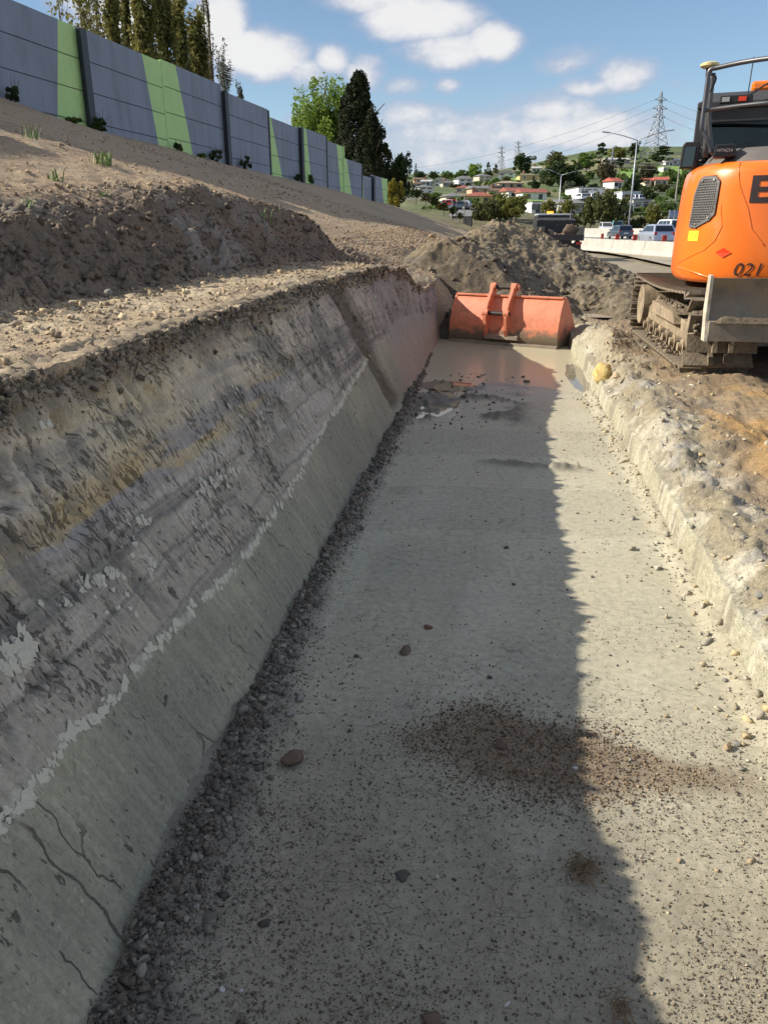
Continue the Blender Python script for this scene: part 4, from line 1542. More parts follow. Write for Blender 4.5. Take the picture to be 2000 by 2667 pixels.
# ================================================================== foliage
def leaf_mat(name, c, c2, trans=.25):
    m = bpy.data.materials.new(name)
    m.use_nodes = True
    t = NT(m.node_tree)
    b = t.n['Principled BSDF']
    tcn = t.new('ShaderNodeTexCoord')
    nz = t.noise(tcn.outputs['Object'], 1.1, 4, .6)
    nf = t.noise(tcn.outputs['Object'], 14, 2, .5)
    k = t.m('ADD', t.m('MULTIPLY', nz, .65), t.m('MULTIPLY', nf, .35))
    cc_ = t.mix(t.sstep(k, .36, .64), (*c, 1), (*c2, 1))
    t.set(b.inputs['Base Color'], cc_)
    b.inputs['Roughness'].default_value = .75
    b.inputs['Specular IOR Level'].default_value = .2
    tr = t.new('ShaderNodeBsdfTranslucent', i_Color=cc_)
    mx = t.new('ShaderNodeMixShader', i_0=trans)
    t.l.new(b.outputs[0], mx.inputs[1])
    t.l.new(tr.outputs[0], mx.inputs[2])
    t.l.new(mx.outputs[0], t.n['Material Output'].inputs[0])
    MATS[name] = m
    return m


LM = {'dark': leaf_mat('leaf_dark', (.028, .046, .018), (.07, .098, .034)), 'green': leaf_mat('leaf_green', (.06, .105, .026), (.14, .20, .045)),  # dark and olive lightened to stand in for distant haze
      'light': leaf_mat('leaf_light', (.13, .21, .04), (.24, .33, .065), .4), 'olive': leaf_mat('leaf_olive', (.07, .078, .03), (.15, .155, .055)),
      'yellow': leaf_mat('leaf_yellow', (.11, .12, .03), (.26, .25, .06), .3), 'brown': leaf_mat('leaf_brown', (.07, .064, .036), (.13, .112, .06)),
      'grey': leaf_mat('leaf_greygreen', (.075, .09, .06), (.14, .16, .10)), 'cypress': leaf_mat('leaf_cypress', (.012, .020, .010), (.038, .048, .018), .12),
      'poplar': leaf_mat('leaf_poplar', (.085, .092, .028), (.24, .225, .075), .4), 'gold': leaf_mat('leaf_gold', (.20, .19, .03), (.38, .33, .06), .3)}
mat_bark = pmat('bark', (.11, .085, .06), .95, var=.3, bump=.5, bscale=30)
mat_bark_pale = pmat('bark_pale', (.22, .19, .16), .95, var=.3)


def leaf_quads(C, size, seed, up=None, aspect=1.0):
    """C (n,3) centres -> mesh arrays of random quads"""
    rg_ = np.random.default_rng(seed)
    n = len(C)
    a = rg_.normal(size=(n, 3))
    if up is not None:
        a = a * .35 + np.array(up)
    a /= np.linalg.norm(a, axis=1, keepdims=True)
    b = rg_.normal(size=(n, 3))
    b -= a * (a * b).sum(1, keepdims=True)
    b /= np.linalg.norm(b, axis=1, keepdims=True)
    s = (size * rg_.uniform(.6, 1.3, n))[:, None]
    V = np.stack([C - a * s * aspect, C + b * s * .62, C + a * s * aspect, C - b * s * .62], 1).reshape(-1, 3)
    F = np.arange(4 * n).reshape(n, 4)
    return V, F


def crown_pts(kind, nclump, nleaf, seed):
    """points of a unit crown: radius 1 in x/y, height 0..2"""
    rg_ = np.random.default_rng(seed)
    if kind == 'round':
        d = rg_.normal(size=(nclump, 3))
        d /= np.linalg.norm(d, axis=1, keepdims=True)
        r = rg_.uniform(.35, .86, (nclump, 1))
        c = d * r
        c[:, 2] = c[:, 2] * .95
        c *= (1 + .18 * rg_.normal(size=(nclump, 1)))
        cr = rg_.uniform(.14, .30, nclump)
    elif kind == 'cone':
        h = rg_.uniform(-.95, .95, nclump)
        rad = (1 - (h + 1) / 2) ** .72 * rg_.uniform(.35, 1.0, nclump) ** .5 * .85 + .03
        a = rg_.uniform(0, 6.283, nclump)
        rad = rad * (1 + .30 * np.sin(a * 3 + h * 6 + seed))
        c = np.stack([np.cos(a) * rad, np.sin(a) * rad, h], -1)
        cr = rg_.uniform(.08, .18, nclump) * (1.2 - .4 * (h + 1) / 2)
    elif kind == 'column':
        h = rg_.uniform(-1, 1, nclump)
        rad = np.clip(1.05 - np.abs(h) ** 3, .15, 1) * rg_.uniform(.15, .9, nclump)
        a = rg_.uniform(0, 6.283, nclump)
        c = np.stack([np.cos(a) * rad, np.sin(a) * rad, h], -1)
        cr = rg_.uniform(.12, .26, nclump)
    elif kind == 'flat':                                  # layered pine
        L = rg_.integers(0, 5, nclump)
        h = -.5 + L * .34 + rg_.normal(0, .05, nclump)
        rad = (1.0 - .16 * L) * rg_.uniform(.15, 1, nclump)
        a = rg_.uniform(0, 6.283, nclump)
        c = np.stack([np.cos(a) * rad, np.sin(a) * rad, h], -1)
        cr = rg_.uniform(.10, .2, nclump)
    k = rg_.integers(0, nclump, nleaf)
    g_ = rg_.normal(size=(nleaf, 3))
    g_ /= np.linalg.norm(g_, axis=1, keepdims=True)
    g_ *= rg_.uniform(.3, 1, (nleaf, 1)) ** .5
    if kind == 'column':
        g_[:, 2] *= 1.4
    if kind == 'flat':
        g_[:, 2] *= .45
    p = c[k] + g_ * cr[k][:, None]
    p[:, 2] += 1.0
    return p


PROTO = {}
for kind, nc in [('round', 46), ('cone', 70), ('column', 40), ('flat', 40)]:
    PROTO[kind] = []
    for q in range(3 if kind == 'round' else 2):
        Vq, Fq = leaf_quads(crown_pts(kind, nc, 3000, 70 + q * 7 + len(kind)), .08, q + 1)
        PROTO[kind].append(mesh_np('crown', Vq, Fq))
        PROTO[kind][-1].materials.append(LM['green'])
tm = MB().tube([(0, 0, -1.2), (.02, 0, 0), (0, .03, .5), (-.03, 0, 1.0)], [.07, .055, .045, .03], 6)
for a, b in [((0, 0, .2), (.35, .1, .75)), ((0, 0, .3), (-.3, .2, .8)), ((0, 0, .4), (.1, -.35, .95))]:
    tm.tube([a, b], .028, 5, r1=.012)
TRUNK = tm.mesh('trunk')
TRUNK.materials.append(mat_bark)
TREE_N = 0


def tree_at(base, w, h, col, kind, label, group=None, name='tree', cat='tree', trunk_frac=.16):
    """w, h in metres; crown spans trunk_frac*h .. h"""
    global TREE_N
    TREE_N += 1
    r = empty(name, base)
    tag(r, label, cat, group)
    ch = h * (1 - trunk_frac)
    o = bpy.data.objects.new('crown', PROTO[kind][TREE_N % len(PROTO[kind])])
    COL.objects.link(o)
    o.material_slots[0].link = 'OBJECT'
    o.material_slots[0].material = LM[col]
    o.parent = r
    o.location = (0, 0, h * trunk_frac)
    o.scale = (w / 2 * random.uniform(.92, 1.08), w / 2 * random.uniform(.92, 1.08), ch / 2)
    o.rotation_euler = (0, 0, random.uniform(0, 6.28))
    t = bpy.data.objects.new('trunk', TRUNK)
    COL.objects.link(t)
    t.parent = r
    t.location = (0, 0, h * trunk_frac)
    t.scale = (w * .5, w * .5, h * .45)
    return r


def big_crown(name, pts_fn, leaf, mat, parent, seed, aspect=1.0, up=None):
    Vq, Fq = leaf_quads(pts_fn, leaf, seed, up, aspect)
    return link(name, mesh_np(name, Vq, Fq), mat, parent)


def strand_tree(base, h, w, nbr, leaves, leafsz, mat, barkm, label, lean=(0, 0), bare=.25, seed=1, name='poplar_tree', droop=0.0, cat='tree', start=.1):
    """columnar tree of upright branches with leaves strung along them"""
    rnd = random.Random(seed)
    r = empty(name, base)
    tag(r, label, cat)
    mb = MB()
    lx, ly = lean
    top = lambda t: Vector((lx * t * t, ly * t * t, h * t))
    mb.tube([top(t) for t in (0, .25, .5, .75, 1)], [h * .014, h * .012, h * .009, h * .005, h * .001], 6)
    pts = []
    for k in range(nbr):
        t0 = start + (1 - start) * rnd.random() ** 1.1 * .85
        a = rnd.uniform(0, 6.28)
        L = h * rnd.uniform(.14, .30) * (1.15 - t0 * .5)
        s = top(t0)
        out = w * .5 * rnd.uniform(.35, 1.0) * (1.1 - t0 * .75)
        path = [s]
        for j in (1, 2, 3, 4):
            f = j / 4
            path.append(s + Vector((math.cos(a) * out * f ** .7, math.sin(a) * out * f ** .7, L * f ** 1.15 - droop * f * f)) + Vector((rnd.gauss(0, .03), rnd.gauss(0, .03), 0)))
        mb.tube(path, h * .0022, 4, r1=h * .0006, caps=False)
        nl = int(leaves * L / h * 4 * rnd.uniform(.5, 1.2))
        if rnd.random() < bare:
            nl = int(nl * .2)
        for q in range(nl):
            f = rnd.random() ** .8 * 4
            i = min(3, int(f))
            p = path[i].lerp(path[i + 1], f - i)
            sp = w * .055
            pts.append((p.x + rnd.gauss(0, sp), p.y + rnd.gauss(0, sp), p.z + rnd.gauss(0, sp * 2)))
    mb.build('trunk', barkm, r)
    if pts:
        big_crown('crown', np.array(pts), leafsz, mat, r, seed, 1.2)
    return r


def behind_wall(px, F):
    q = atf(px, 300, F)
    return Vector((q.x, q.y, float(wallZ(q.y)) - .3))


def top_h(px, py, F, base):
    return atf(px, py, F).z - base.z


for (px, F, tpy, w, nbr, lv, bare, mt, bk, lab, sd) in [
        (203, 33, -95, 2.2, 46, 170, .75, 'poplar', mat_bark_pale, 'nearly bare poplar rising behind the first dark wall post', 1),
        (236, 37, -110, 2.3, 48, 170, .75, 'poplar', mat_bark_pale, 'sparse pale poplar right of the nearly bare poplar', 2),
        (160, 32, -60, 1.8, 26, 90, .85, 'poplar', mat_bark_pale, 'few bare poplar twigs above the first green stripe', 3),
        (272, 36, -150, 1.4, 60, 330, .1, 'poplar', mat_bark, 'dense narrow green poplar between sparse poplar and thick clump', 4),
        (297, 40, -130, .7, 50, 260, .4, 'poplar', mat_bark, 'slim dark poplar leaning on the thick clump', 5)]:
    b = behind_wall(px, F)
    strand_tree(b, top_h(px, tpy, F, b), w, nbr, lv, .075, LM[mt], bk, lab, seed=sd, bare=bare, lean=(.3, -.4))
for (px, F, tpy, w, lab, sd) in [(335, 38, -45, 1.7, 'bushy olive tree left in the thick clump behind the wall', 11), (372, 40, -70, 1.6, 'tall bushy olive tree in the middle of the thick clump', 12),
                                 (405, 42, -30, 1.7, 'bushy brown green tree right of the clump middle', 13), (440, 44, 45, 1.8, 'bushy tree at the right end of the thick clump', 14)]:
    b = behind_wall(px, F)
    strand_tree(b, top_h(px, tpy, F, b), w, 62, 330, .085, LM['poplar'], mat_bark, lab, seed=sd, bare=.05, name='bushy_tree', start=.05)
for (px, F, tpy, lab, sd) in [(468, 43, -40, 'thin bare stem standing right of the bushy clump', 21), (459, 45, -20, 'second thin bare stem beside the bushy clump', 22)]:
    b = behind_wall(px, F)
    strand_tree(b, top_h(px, tpy, F, b), .5, 26, 36, .05, LM['olive'], mat_bark, lab, seed=sd, bare=.2, name='sapling', start=.3)
for (px, F, tpy, w, lab, sd) in [(492, 48, 112, 1.6, 'wispy grey shrub right of the bushy clump', 23), (524, 52, 190, .8, 'tiny wispy shoot peeking over the wall', 24)]:
    b = behind_wall(px, F)
    strand_tree(b, top_h(px, tpy, F, b), w, 40, 130, .05, LM['grey'], mat_bark, lab, seed=sd, bare=.2, name='shrub', start=.3, cat='shrub')


def volume_tree(px, F, tpy, wpx, label, kind, nc, nl, leaf, mat, seed, name='tree', base_z=None, barkm=mat_bark, cat='tree', lift=.12):
    q = atf(px, 300, F)
    zb = float(zs(q.x, q.y, False)) - .2 if base_z is None else base_z
    base = Vector((q.x, q.y, zb))
    h = top_h(px, tpy, F, base)
    w = wpx * 1.20555 / FPX * F * 1.06
    r = empty(name, base)
    tag(r, label, cat)
    P_ = crown_pts(kind, nc, nl, seed)
    P_ = P_ * np.array([w / 2, w / 2, h * (1 - lift) / 2]) + np.array([0, 0, h * lift])
    big_crown('crown', P_, leaf, LM[mat], r, seed)
    mb = MB().tube([(0, 0, -.5), (0, .05, h * .3), (.1, 0, h * .6), (0, 0, h * .92)], [w * .035, w * .03, w * .02, .02], 7)
    for k in range(12):
        a, t = random.uniform(0, 6.28), random.uniform(.2, .8)
        mb.tube([(0, 0, h * t), (math.cos(a) * w * .2, math.sin(a) * w * .2, h * t + h * .07), (math.cos(a) * w * .36, math.sin(a) * w * .36, h * t + h * .16)], w * .014, 5, r1=w * .004)
    mb.build('trunk', barkm, r)
    return r


volume_tree(697, 84, 150, 118, 'airy light green tree above the stepped wall', 'round', 110, 22000, .14, 'light', 31)
volume_tree(775, 76, 158, 135, 'tall dark cypress behind the far wall panels', 'cone', 330, 30000, .12, 'cypress', 32, name='cypress_tree')
volume_tree(805, 72, 240, 95, 'shorter dark cypress in front of the tall one', 'cone', 220, 18000, .11, 'cypress', 33, name='cypress_tree')
volume_tree(742, 80, 200, 46, 'slim dark cypress against the light green tree', 'cone', 80, 6000, .11, 'cypress', 36, name='cypress_tree')
volume_tree(860, 82, 318, 62, 'dark open conifer right of the cypresses', 'round', 60, 8000, .12, 'dark', 34, name='conifer_tree')
volume_tree(853, 70, 384, 36, 'round golden yellow shrub past the wall end', 'round', 30, 4000, .08, 'gold', 35, name='shrub', cat='shrub', lift=.0)
# low weeds growing along the wall foot
for i, (px, py, w, h, lab) in enumerate([(190, 270, .9, .55, 'dark leafy plant at the foot of the first dark post'), (4, 216, .5, .6, 'dark weed at the wall foot on the left edge'),
                                         (365, 322, .5, .4, 'low plant under the green joint of the wall'), (452, 345, .9, .65, 'twiggy dark plant left of the second dark post'),
                                         (515, 362, .7, .7, 'dark plant right of the second dark post'), (628, 388, .5, .6, 'small twiggy plant left of the third dark post'),
                                         (657, 395, .5, .7, 'green plant right of the third dark post'), (135, 255, .5, .25, 'low green weed under the first green stripe'),
                                         (415, 337, .6, .25, 'low green weed under the wide green stripe')]):
    q = at_wall(px, py) + NW * .35
    q.z = float(zs(q.x, q.y, False)) - .03
    r = empty('wall_plant', q)
    tag(r, lab, 'plant')
    P_ = crown_pts('round', 12, 420, 200 + i) * np.array([w * .38, w * .38, h * .38])
    big_crown('foliage', P_, .055, LM['dark'] if i not in (6, 7, 8) else LM['green'], r, i)
    mb = MB()
    for k in range(6):
        a = random.uniform(0, 6.28)
        mb.tube([(0, 0, 0), (math.cos(a) * w * .2, math.sin(a) * w * .2, h * .5), (math.cos(a) * w * .35, math.sin(a) * w * .35, h * random.uniform(.7, 1.1))], .006, 4, r1=.003)
    mb.build('stem', mat_bark, r)
# ================================================================== machines
MUD = (.27, .215, .145)
ORANGE = (.84, .175, .016)
mat_orange = pmat('orange_paint', ORANGE, .34, var=.06, scale=3, coat=.5, spec=.5, dirt=(.62, .19, .045), dirt_lo=.55, dirt_hi=.85, dirt_scale=4)
mat_steel_mud = pmat('muddy_steel', (.22, .185, .14), .75, var=.3, scale=5, bump=.4, bscale=35, dirt=MUD, dirt_lo=.42, dirt_hi=.62, dirt_scale=4)
mat_track = pmat('muddy_track', (.27, .21, .14), .9, var=.4, scale=8, bump=.7, bscale=28, dirt=(.17, .135, .095), dirt_lo=.5, dirt_hi=.72, dirt_scale=6)
mat_shoe = pmat('track_shoe_steel', (.19, .15, .105), .85, var=.4, scale=9, bump=.6, bscale=30, dirt=(.12, .095, .07), dirt_lo=.45, dirt_hi=.7, dirt_scale=5)
mat_black = pmat('black_plastic', (.018, .018, .020), .5, var=.1)
mat_dark = pmat('dark_grey_paint', (.045, .046, .050), .45, var=.08)
mat_deck = pmat('deck_grey', (.13, .115, .105), .6, var=.1)
mat_rail = pmat('rail_grey', (.085, .085, .095), .35, var=.06, metal=.3)
mat_grille = pmat('grille_grey', (.13, .125, .12), .55, var=.15)
mat_white = pmat('white_print', (.75, .75, .74), .6, var=.03)
mat_decal = pmat('black_print', (.03, .018, .018), .5, var=.02)
mat_red = pmat('red_reflector', (.75, .055, .015), .35, var=.03)
mat_yellow = pmat('yellow_sticker', (.85, .80, .03), .5, var=.03)
mat_bolt = pmat('zinc_bolt', (.55, .53, .50), .4, metal=.8, var=.05)
mat_chrome = pmat('mirror_glass', (.10, .105, .11), .05, metal=1.0, var=0)


def glass_mat(name, tint, alpha):
    m = bpy.data.materials.new(name)
    m.use_nodes = True
    t = NT(m.node_tree)
    tr = t.new('ShaderNodeBsdfTransparent', i_Color=(*tint, 1))
    gl = t.new('ShaderNodeBsdfGlossy', i_Color=(.9, .9, .9, 1), i_Roughness=.02)
    fr = t.new('ShaderNodeFresnel', i_IOR=1.5)
    mx = t.new('ShaderNodeMixShader', i_0=t.m('ADD', fr.outputs[0], alpha))
    t.l.new(tr.outputs[0], mx.inputs[1])
    t.l.new(gl.outputs[0], mx.inputs[2])
    t.l.new(mx.outputs[0], t.n['Material Output'].inputs[0])
    return m


mat_glass = glass_mat('cab_glass', (.24, .29, .30), .0)
mat_carglass = pmat('car_glass', (.012, .014, .016), .06, var=0, spec=.8)


def cyl(mb, p0, p1, r, n=14):
    return mb.tube([p0, p1], r, n)


# ------------------------------------------------------------------ excavator
EX = Vector((2.95, 9.3, .40))
exc = empty('excavator', EX)
tag(exc, 'orange tracked excavator seen from behind, raised blade over muddy tracks', 'excavator')
TR_Y, TR_R, TR_Z = 1.41, .335, .355
SHOE = MB()
SHOE.b6(-.31, .31, -.083, .083, -.006, .016)
for yy_ in (-.07, .0, .07):
    SHOE.b6(-.305, .305, yy_ - .008, yy_ + .008, .014, .038)
SHOE.b6(-.09, -.05, -.088, .088, -.05, -.004)
SHOE.b6(.05, .09, -.088, .088, -.05, -.004)
SHOE_ME = SHOE.mesh('shoe')
SHOE_ME.materials.append(mat_shoe)


def track_path(s):
    L = 4 * TR_Y + 2 * math.pi * TR_R
    s %= L
    if s < 2 * TR_Y:                                      # bottom run, going +y
        return (-TR_Y + s, TR_Z - TR_R), math.pi
    s -= 2 * TR_Y
    if s < math.pi * TR_R:
        a = s / TR_R
        return (TR_Y + TR_R * math.sin(a), TR_Z - TR_R * math.cos(a)), math.pi - a
    s -= math.pi * TR_R
    if s < 2 * TR_Y:
        sag = .035 * math.sin(math.pi * s / (2 * TR_Y))
        return (TR_Y - s, TR_Z + TR_R - sag), 0.0
    s -= 2 * TR_Y
    a = s / TR_R
    return (-TR_Y - TR_R * math.sin(a), TR_Z + TR_R * math.cos(a)), -a


for side in (-1, 1):
    cx = side * .94
    mb = MB()                                             # side frame with its stepped, mud covered top
    mb.prism([(-1.15, .20), (1.2, .20), (1.2, .34), (.75, .47), (.1, .47), (.05, .42), (-.6, .40), (-1.15, .36)], 'x', cx - .17, cx + .17)
    mb.prism([(-.75, .33), (.65, .33), (.55, .47), (-.65, .44)], 'x', cx - .25, cx + .25)
    tf = mb.build('track_frame', mat_track, exc, bevel=.012)
    mb = MB()
    cyl(mb, (cx - .20, -TR_Y, TR_Z), (cx + .20, -TR_Y, TR_Z), TR_R - .07, 22)
    mb.build('idler', mat_track, exc, smooth='auto')
    mb = MB()
    cyl(mb, (cx - .24, TR_Y, TR_Z), (cx + .24, TR_Y, TR_Z), TR_R - .09, 22)
    mb.build('sprocket', mat_track, exc, smooth='auto')
    for k in range(6):
        mb = MB()
        y = -1.02 + k * .41
        cyl(mb, (cx - .20, y, .14), (cx + .20, y, .14), .085, 14)
        cyl(mb, (cx - .24, y, .14), (cx + .24, y, .14), .045, 10)
        mb.build('roller', mat_track, exc, smooth='auto')
    trk = empty('track', (cx, 0, 0))
    trk.parent = exc
    NS = 44
    L = 4 * TR_Y + 2 * math.pi * TR_R
    for k in range(NS):
        (y, z), a = track_path((k + .5) * L / NS)
        o = bpy.data.objects.new('shoe', SHOE_ME)
        COL.objects.link(o)
        o.parent = trk
        o.location = (0, y, z)
        o.rotation_euler = (a, 0, 0)
mb = MB()
mb.b6(-.70, .70, -.75, .75, .30, .52)
mb.b6(-.95, .95, -.62, -.30, .32, .48)
mb.b6(-.95, .95, .30, .62, .32, .48)
mb.build('carbody', mat_steel_mud, exc, bevel=.02)
mb = MB()
cyl(mb, (0, 0, .50), (0, 0, .80), .56, 32)
mb.build('slewing_ring', mat_dark, exc, smooth='auto')

# mud packed on the near end of the track and on the side frame
def mud_strip(name, x0, x1, yc, zc, wy, hz, seed, parent, n=46):
    us_ = np.linspace(0, 1, n)
    vs_ = np.linspace(0, 1, 14)
    U, Vv = np.meshgrid(us_, vs_, indexing='ij')
    env = np.sin(np.pi * np.clip(U, 0, 1)) ** .35
    prof = np.sin(np.pi * Vv) ** .8
    hh = hz * env * prof * (1 + .8 * fbm(U * 7, Vv * 2 + seed, 4, seed)) + .25 * hz * clod(U * 26, Vv * 6, seed + 3, 0) * prof
    P_ = np.stack([x0 + (x1 - x0) * U, yc + wy * (Vv - .5), zc + hh - .01], -1)
    c_ = np.broadcast_to(np.array([.155, .12, .082]), P_.shape) * (1 + .35 * fbm(U * 20, Vv * 8, 3, seed + 9))[..., None]
    return link(name, grid_mesh(name, P_, c_), soil_heap, parent)


# dozer blade
mb = MB()
arc = []
for k in range(11):
    t = k / 10
    arc.append((-2.06 + .085 * math.sin(math.pi * t) * 1.0 + .03 * t, .50 + .365 * t))
prof = arc + [(y + .035, z) for y, z in reversed(arc)]
mb.prism(prof, 'x', -1.165, 1.20)
bl = mb.build('blade', mat_steel_mud, exc, smooth='auto')
mb = MB()
mb.prism([(-2.10, .335), (-2.055, .335), (-2.03, .505), (-2.085, .505)], 'x', -1.165, 1.20)
mb.build('cutting_edge', mat_steel_mud, bl, bevel=.006)
for xx_ in (-1.178, 1.213):
    MB().prism([(-2.11, .335), (-1.99, .335), (-1.93, .60), (-1.94, .89), (-2.04, .885), (-2.055, .50)], 'x', xx_ - .013, xx_ + .013).build(
        'end_plate', pmat('pale_plate', (.50, .45, .36), .5, var=.25, scale=9, dirt=MUD, dirt_lo=.5, dirt_hi=.7), bl)  # end plates paler than the blade face
mud_strip('mud', -1.12, 1.1, -2.055, .50, .10, .075, 41, bl)
for xx_ in (-.45, .45):
    MB().prism([(-2.0, .42), (-2.0, .62), (-.7, .50), (-.7, .34)], 'x', xx_ - .07, xx_ + .07).build('blade_arm', mat_steel_mud, exc, bevel=.01)
mud_strip('track_mud', -1.24, -.64, -1.66, .52, .16, .06, 47, exc)
rg5 = np.random.default_rng(5)
for nm_, cx_, cy_, cz_, sx_, sy_, sz_, n_ in [('end_mud', -.94, -1.70, .46, .26, .05, .10, 420), ('roller_mud', -1.12, -.1, .05, .10, .75, .03, 320), ('frame_clods', -.98, .1, .47, .13, .6, .02, 260)]:
    ps_ = np.stack([cx_ + sx_ * rg5.uniform(-1, 1, n_), cy_ + sy_ * rg5.uniform(-1, 1, n_), cz_ + sz_ * rg5.uniform(-1, 1, n_)], -1)
    if nm_ == 'end_mud':
        ps_[:, 1] = -1.41 - np.sqrt(np.maximum(0, .35 ** 2 - (ps_[:, 2] - TR_Z) ** 2)) + .01
    sz2 = .006 + .022 * rg5.uniform(0, 1, n_) ** 3
    oo_ = scatter(nm_, ps_, sz2, pick_cols([(.20, .155, .105), (.15, .115, .08), (.27, .215, .15), (.11, .09, .065)], n_, rg5), mat_pebble, seed=21, parent=exc)
    tag(oo_, kind='stuff')
mud_strip('frame_mud', -1.16, -.74, .0, .44, 1.5, .07, 53, exc, n=20)


HWT = 1.11
# everything above the slewing ring is swung a little to the right
UPM = Matrix.Rotation(R(-13), 4, 'Z')
UPI = UPM.inverted()
LOWER = set(exc.children_recursive)


# counterweight: rounded tail
def tail_y(x):
    q = min(1.0, abs(x) / HWT)
    return -1.46 * (1 - q ** 3.5) ** (1 / 2.6)


TAIL = []
for k in range(0, 61):
    a = math.pi * k / 60
    x = -HWT * math.copysign(abs(math.cos(a)) ** .75, math.cos(a))
    TAIL.append((x, tail_y(x)))
TS = [0.0]
for a, b in zip(TAIL[:-1], TAIL[1:]):
    TS.append(TS[-1] + math.hypot(b[0] - a[0], b[1] - a[1]))
TS = np.array(TS)
TXY = np.array(TAIL)


def tail_inset(z):
    return float(np.interp(z, [.77, .80, .86, 1.20, 1.62, 1.74, 1.81, 1.85], [.055, .022, .0, .0, .02, .03, .055, .12]))


def tail_pt(s, z, off=0.0):
    x, y = np.interp(s, TS, TXY[:, 0]), np.interp(s, TS, TXY[:, 1])
    x1, y1 = np.interp(s + .01, TS, TXY[:, 0]), np.interp(s + .01, TS, TXY[:, 1])
    x0, y0 = np.interp(s - .01, TS, TXY[:, 0]), np.interp(s - .01, TS, TXY[:, 1])
    t = Vector((x1 - x0, y1 - y0, 0)).normalized()
    n = Vector((t.y, -t.x, 0))
    return Vector((x, y, z)) + n * (off - tail_inset(z))


def tail_hit(px, py):
    """point of the tail surface seen at a photograph point -> (s, z)"""
    r = ray(px, py)
    for t in np.linspace(6, 12, 2400):
        p = UPI @ (r * float(t) + Vector((0, 0, EYE)) - EX)
        ins = tail_inset(p.z)
        if abs(p.x) < HWT - ins and tail_y(p.x) + ins < p.y:
            d = (TXY[:, 0] * (1 - ins / 1.3) - p.x) ** 2 + (TXY[:, 1] * (1 - ins / 1.4) - p.y) ** 2
            return float(TS[int(np.argmin(d))]), p.z
    return None


ZL = [.77, .785, .80, .83, .86, 1.0, 1.2, 1.45, 1.62, 1.70, 1.76, 1.80, 1.83, 1.85]
verts, faces = [], []
NTp = len(TS)
for z in ZL:
    ring = [tail_pt(s, z) for s in TS]
    ins = tail_inset(z)
    ring = [Vector((ring[0].x, .55, z))] + ring + [Vector((ring[-1].x, .55, z))]
    verts += ring
M_ = NTp + 2
for k in range(len(ZL) - 1):
    for i in range(M_):
        j = (i + 1) % M_
        faces.append((k * M_ + i, k * M_ + j, (k + 1) * M_ + j, (k + 1) * M_ + i))
faces.append(tuple(range(M_ - 1, -1, -1)))
faces.append(tuple(range((len(ZL) - 1) * M_, len(ZL) * M_)))
mb = MB()
mb.poly(verts, faces)
cwt = mb.build('counterweight', mat_orange, exc, smooth='auto')


def tail_poly(name, pts, off, mat, thick=.004):
    """flat patch on the tail, pts = [(s, z)], convex or quad strip along s"""
    n = len(pts)
    ss_ = [p[0] for p in pts]
    mb_ = MB()
    a = [tail_pt(s, z, off) for s, z in pts]
    b = [tail_pt(s, z, off - thick) for s, z in pts]
    mb_.poly(a + b, [tuple(range(n)), tuple(range(2 * n - 1, n - 1, -1))] + [(i, (i + 1) % n, n + (i + 1) % n, n + i) for i in range(n)])
    return mb_


def tail_bar(mb_, s0, s1, z0, z1, off, thick=.006, n=6):
    for k in range(n):
        a, b = s0 + (s1 - s0) * k / n, s0 + (s1 - s0) * (k + 1) / n
        p = [tail_pt(a, z0, off), tail_pt(b, z0, off), tail_pt(b, z1, off), tail_pt(a, z1, off)]
        q = [tail_pt(a, z0, off - thick), tail_pt(b, z0, off - thick), tail_pt(b, z1, off - thick), tail_pt(a, z1, off - thick)]
        mb_.poly(p + q, [(0, 1, 2, 3), (7, 6, 5, 4), (0, 4, 5, 1), (3, 2, 6, 7), (0, 3, 7, 4), (1, 5, 6, 2)])


gp = [tail_hit(*p) for p in [(1490, 487), (1499, 425), (1507, 392), (1518, 384), (1545, 384), (1553, 394), (1551, 430), (1543, 460), (1530, 474), (1500, 490)]]
gp = [g_ for g_ in gp if g_]
gs0 = sum(p[0] for p in gp) / len(gp)
gz0 = sum(p[1] for p in gp) / len(gp)


def span(poly, z):
    xs_ = []
    for (a, b) in zip(poly, poly[1:] + poly[:1]):
        if (a[1] - z) * (b[1] - z) < 0:
            xs_.append(a[0] + (b[0] - a[0]) * (z - a[1]) / (b[1] - a[1]))
    return (min(xs_), max(xs_)) if len(xs_) >= 2 else None


def strip_fill(poly, off, rows, mb_):
    z0, z1 = min(p[1] for p in poly), max(p[1] for p in poly)
    for k in range(rows):
        za, zb = z0 + (z1 - z0) * k / rows, z0 + (z1 - z0) * (k + 1) / rows
        sp_ = span(poly, (za + zb) / 2)
        if sp_:
            tail_bar(mb_, sp_[0], sp_[1], za, zb, off, .004, 5)


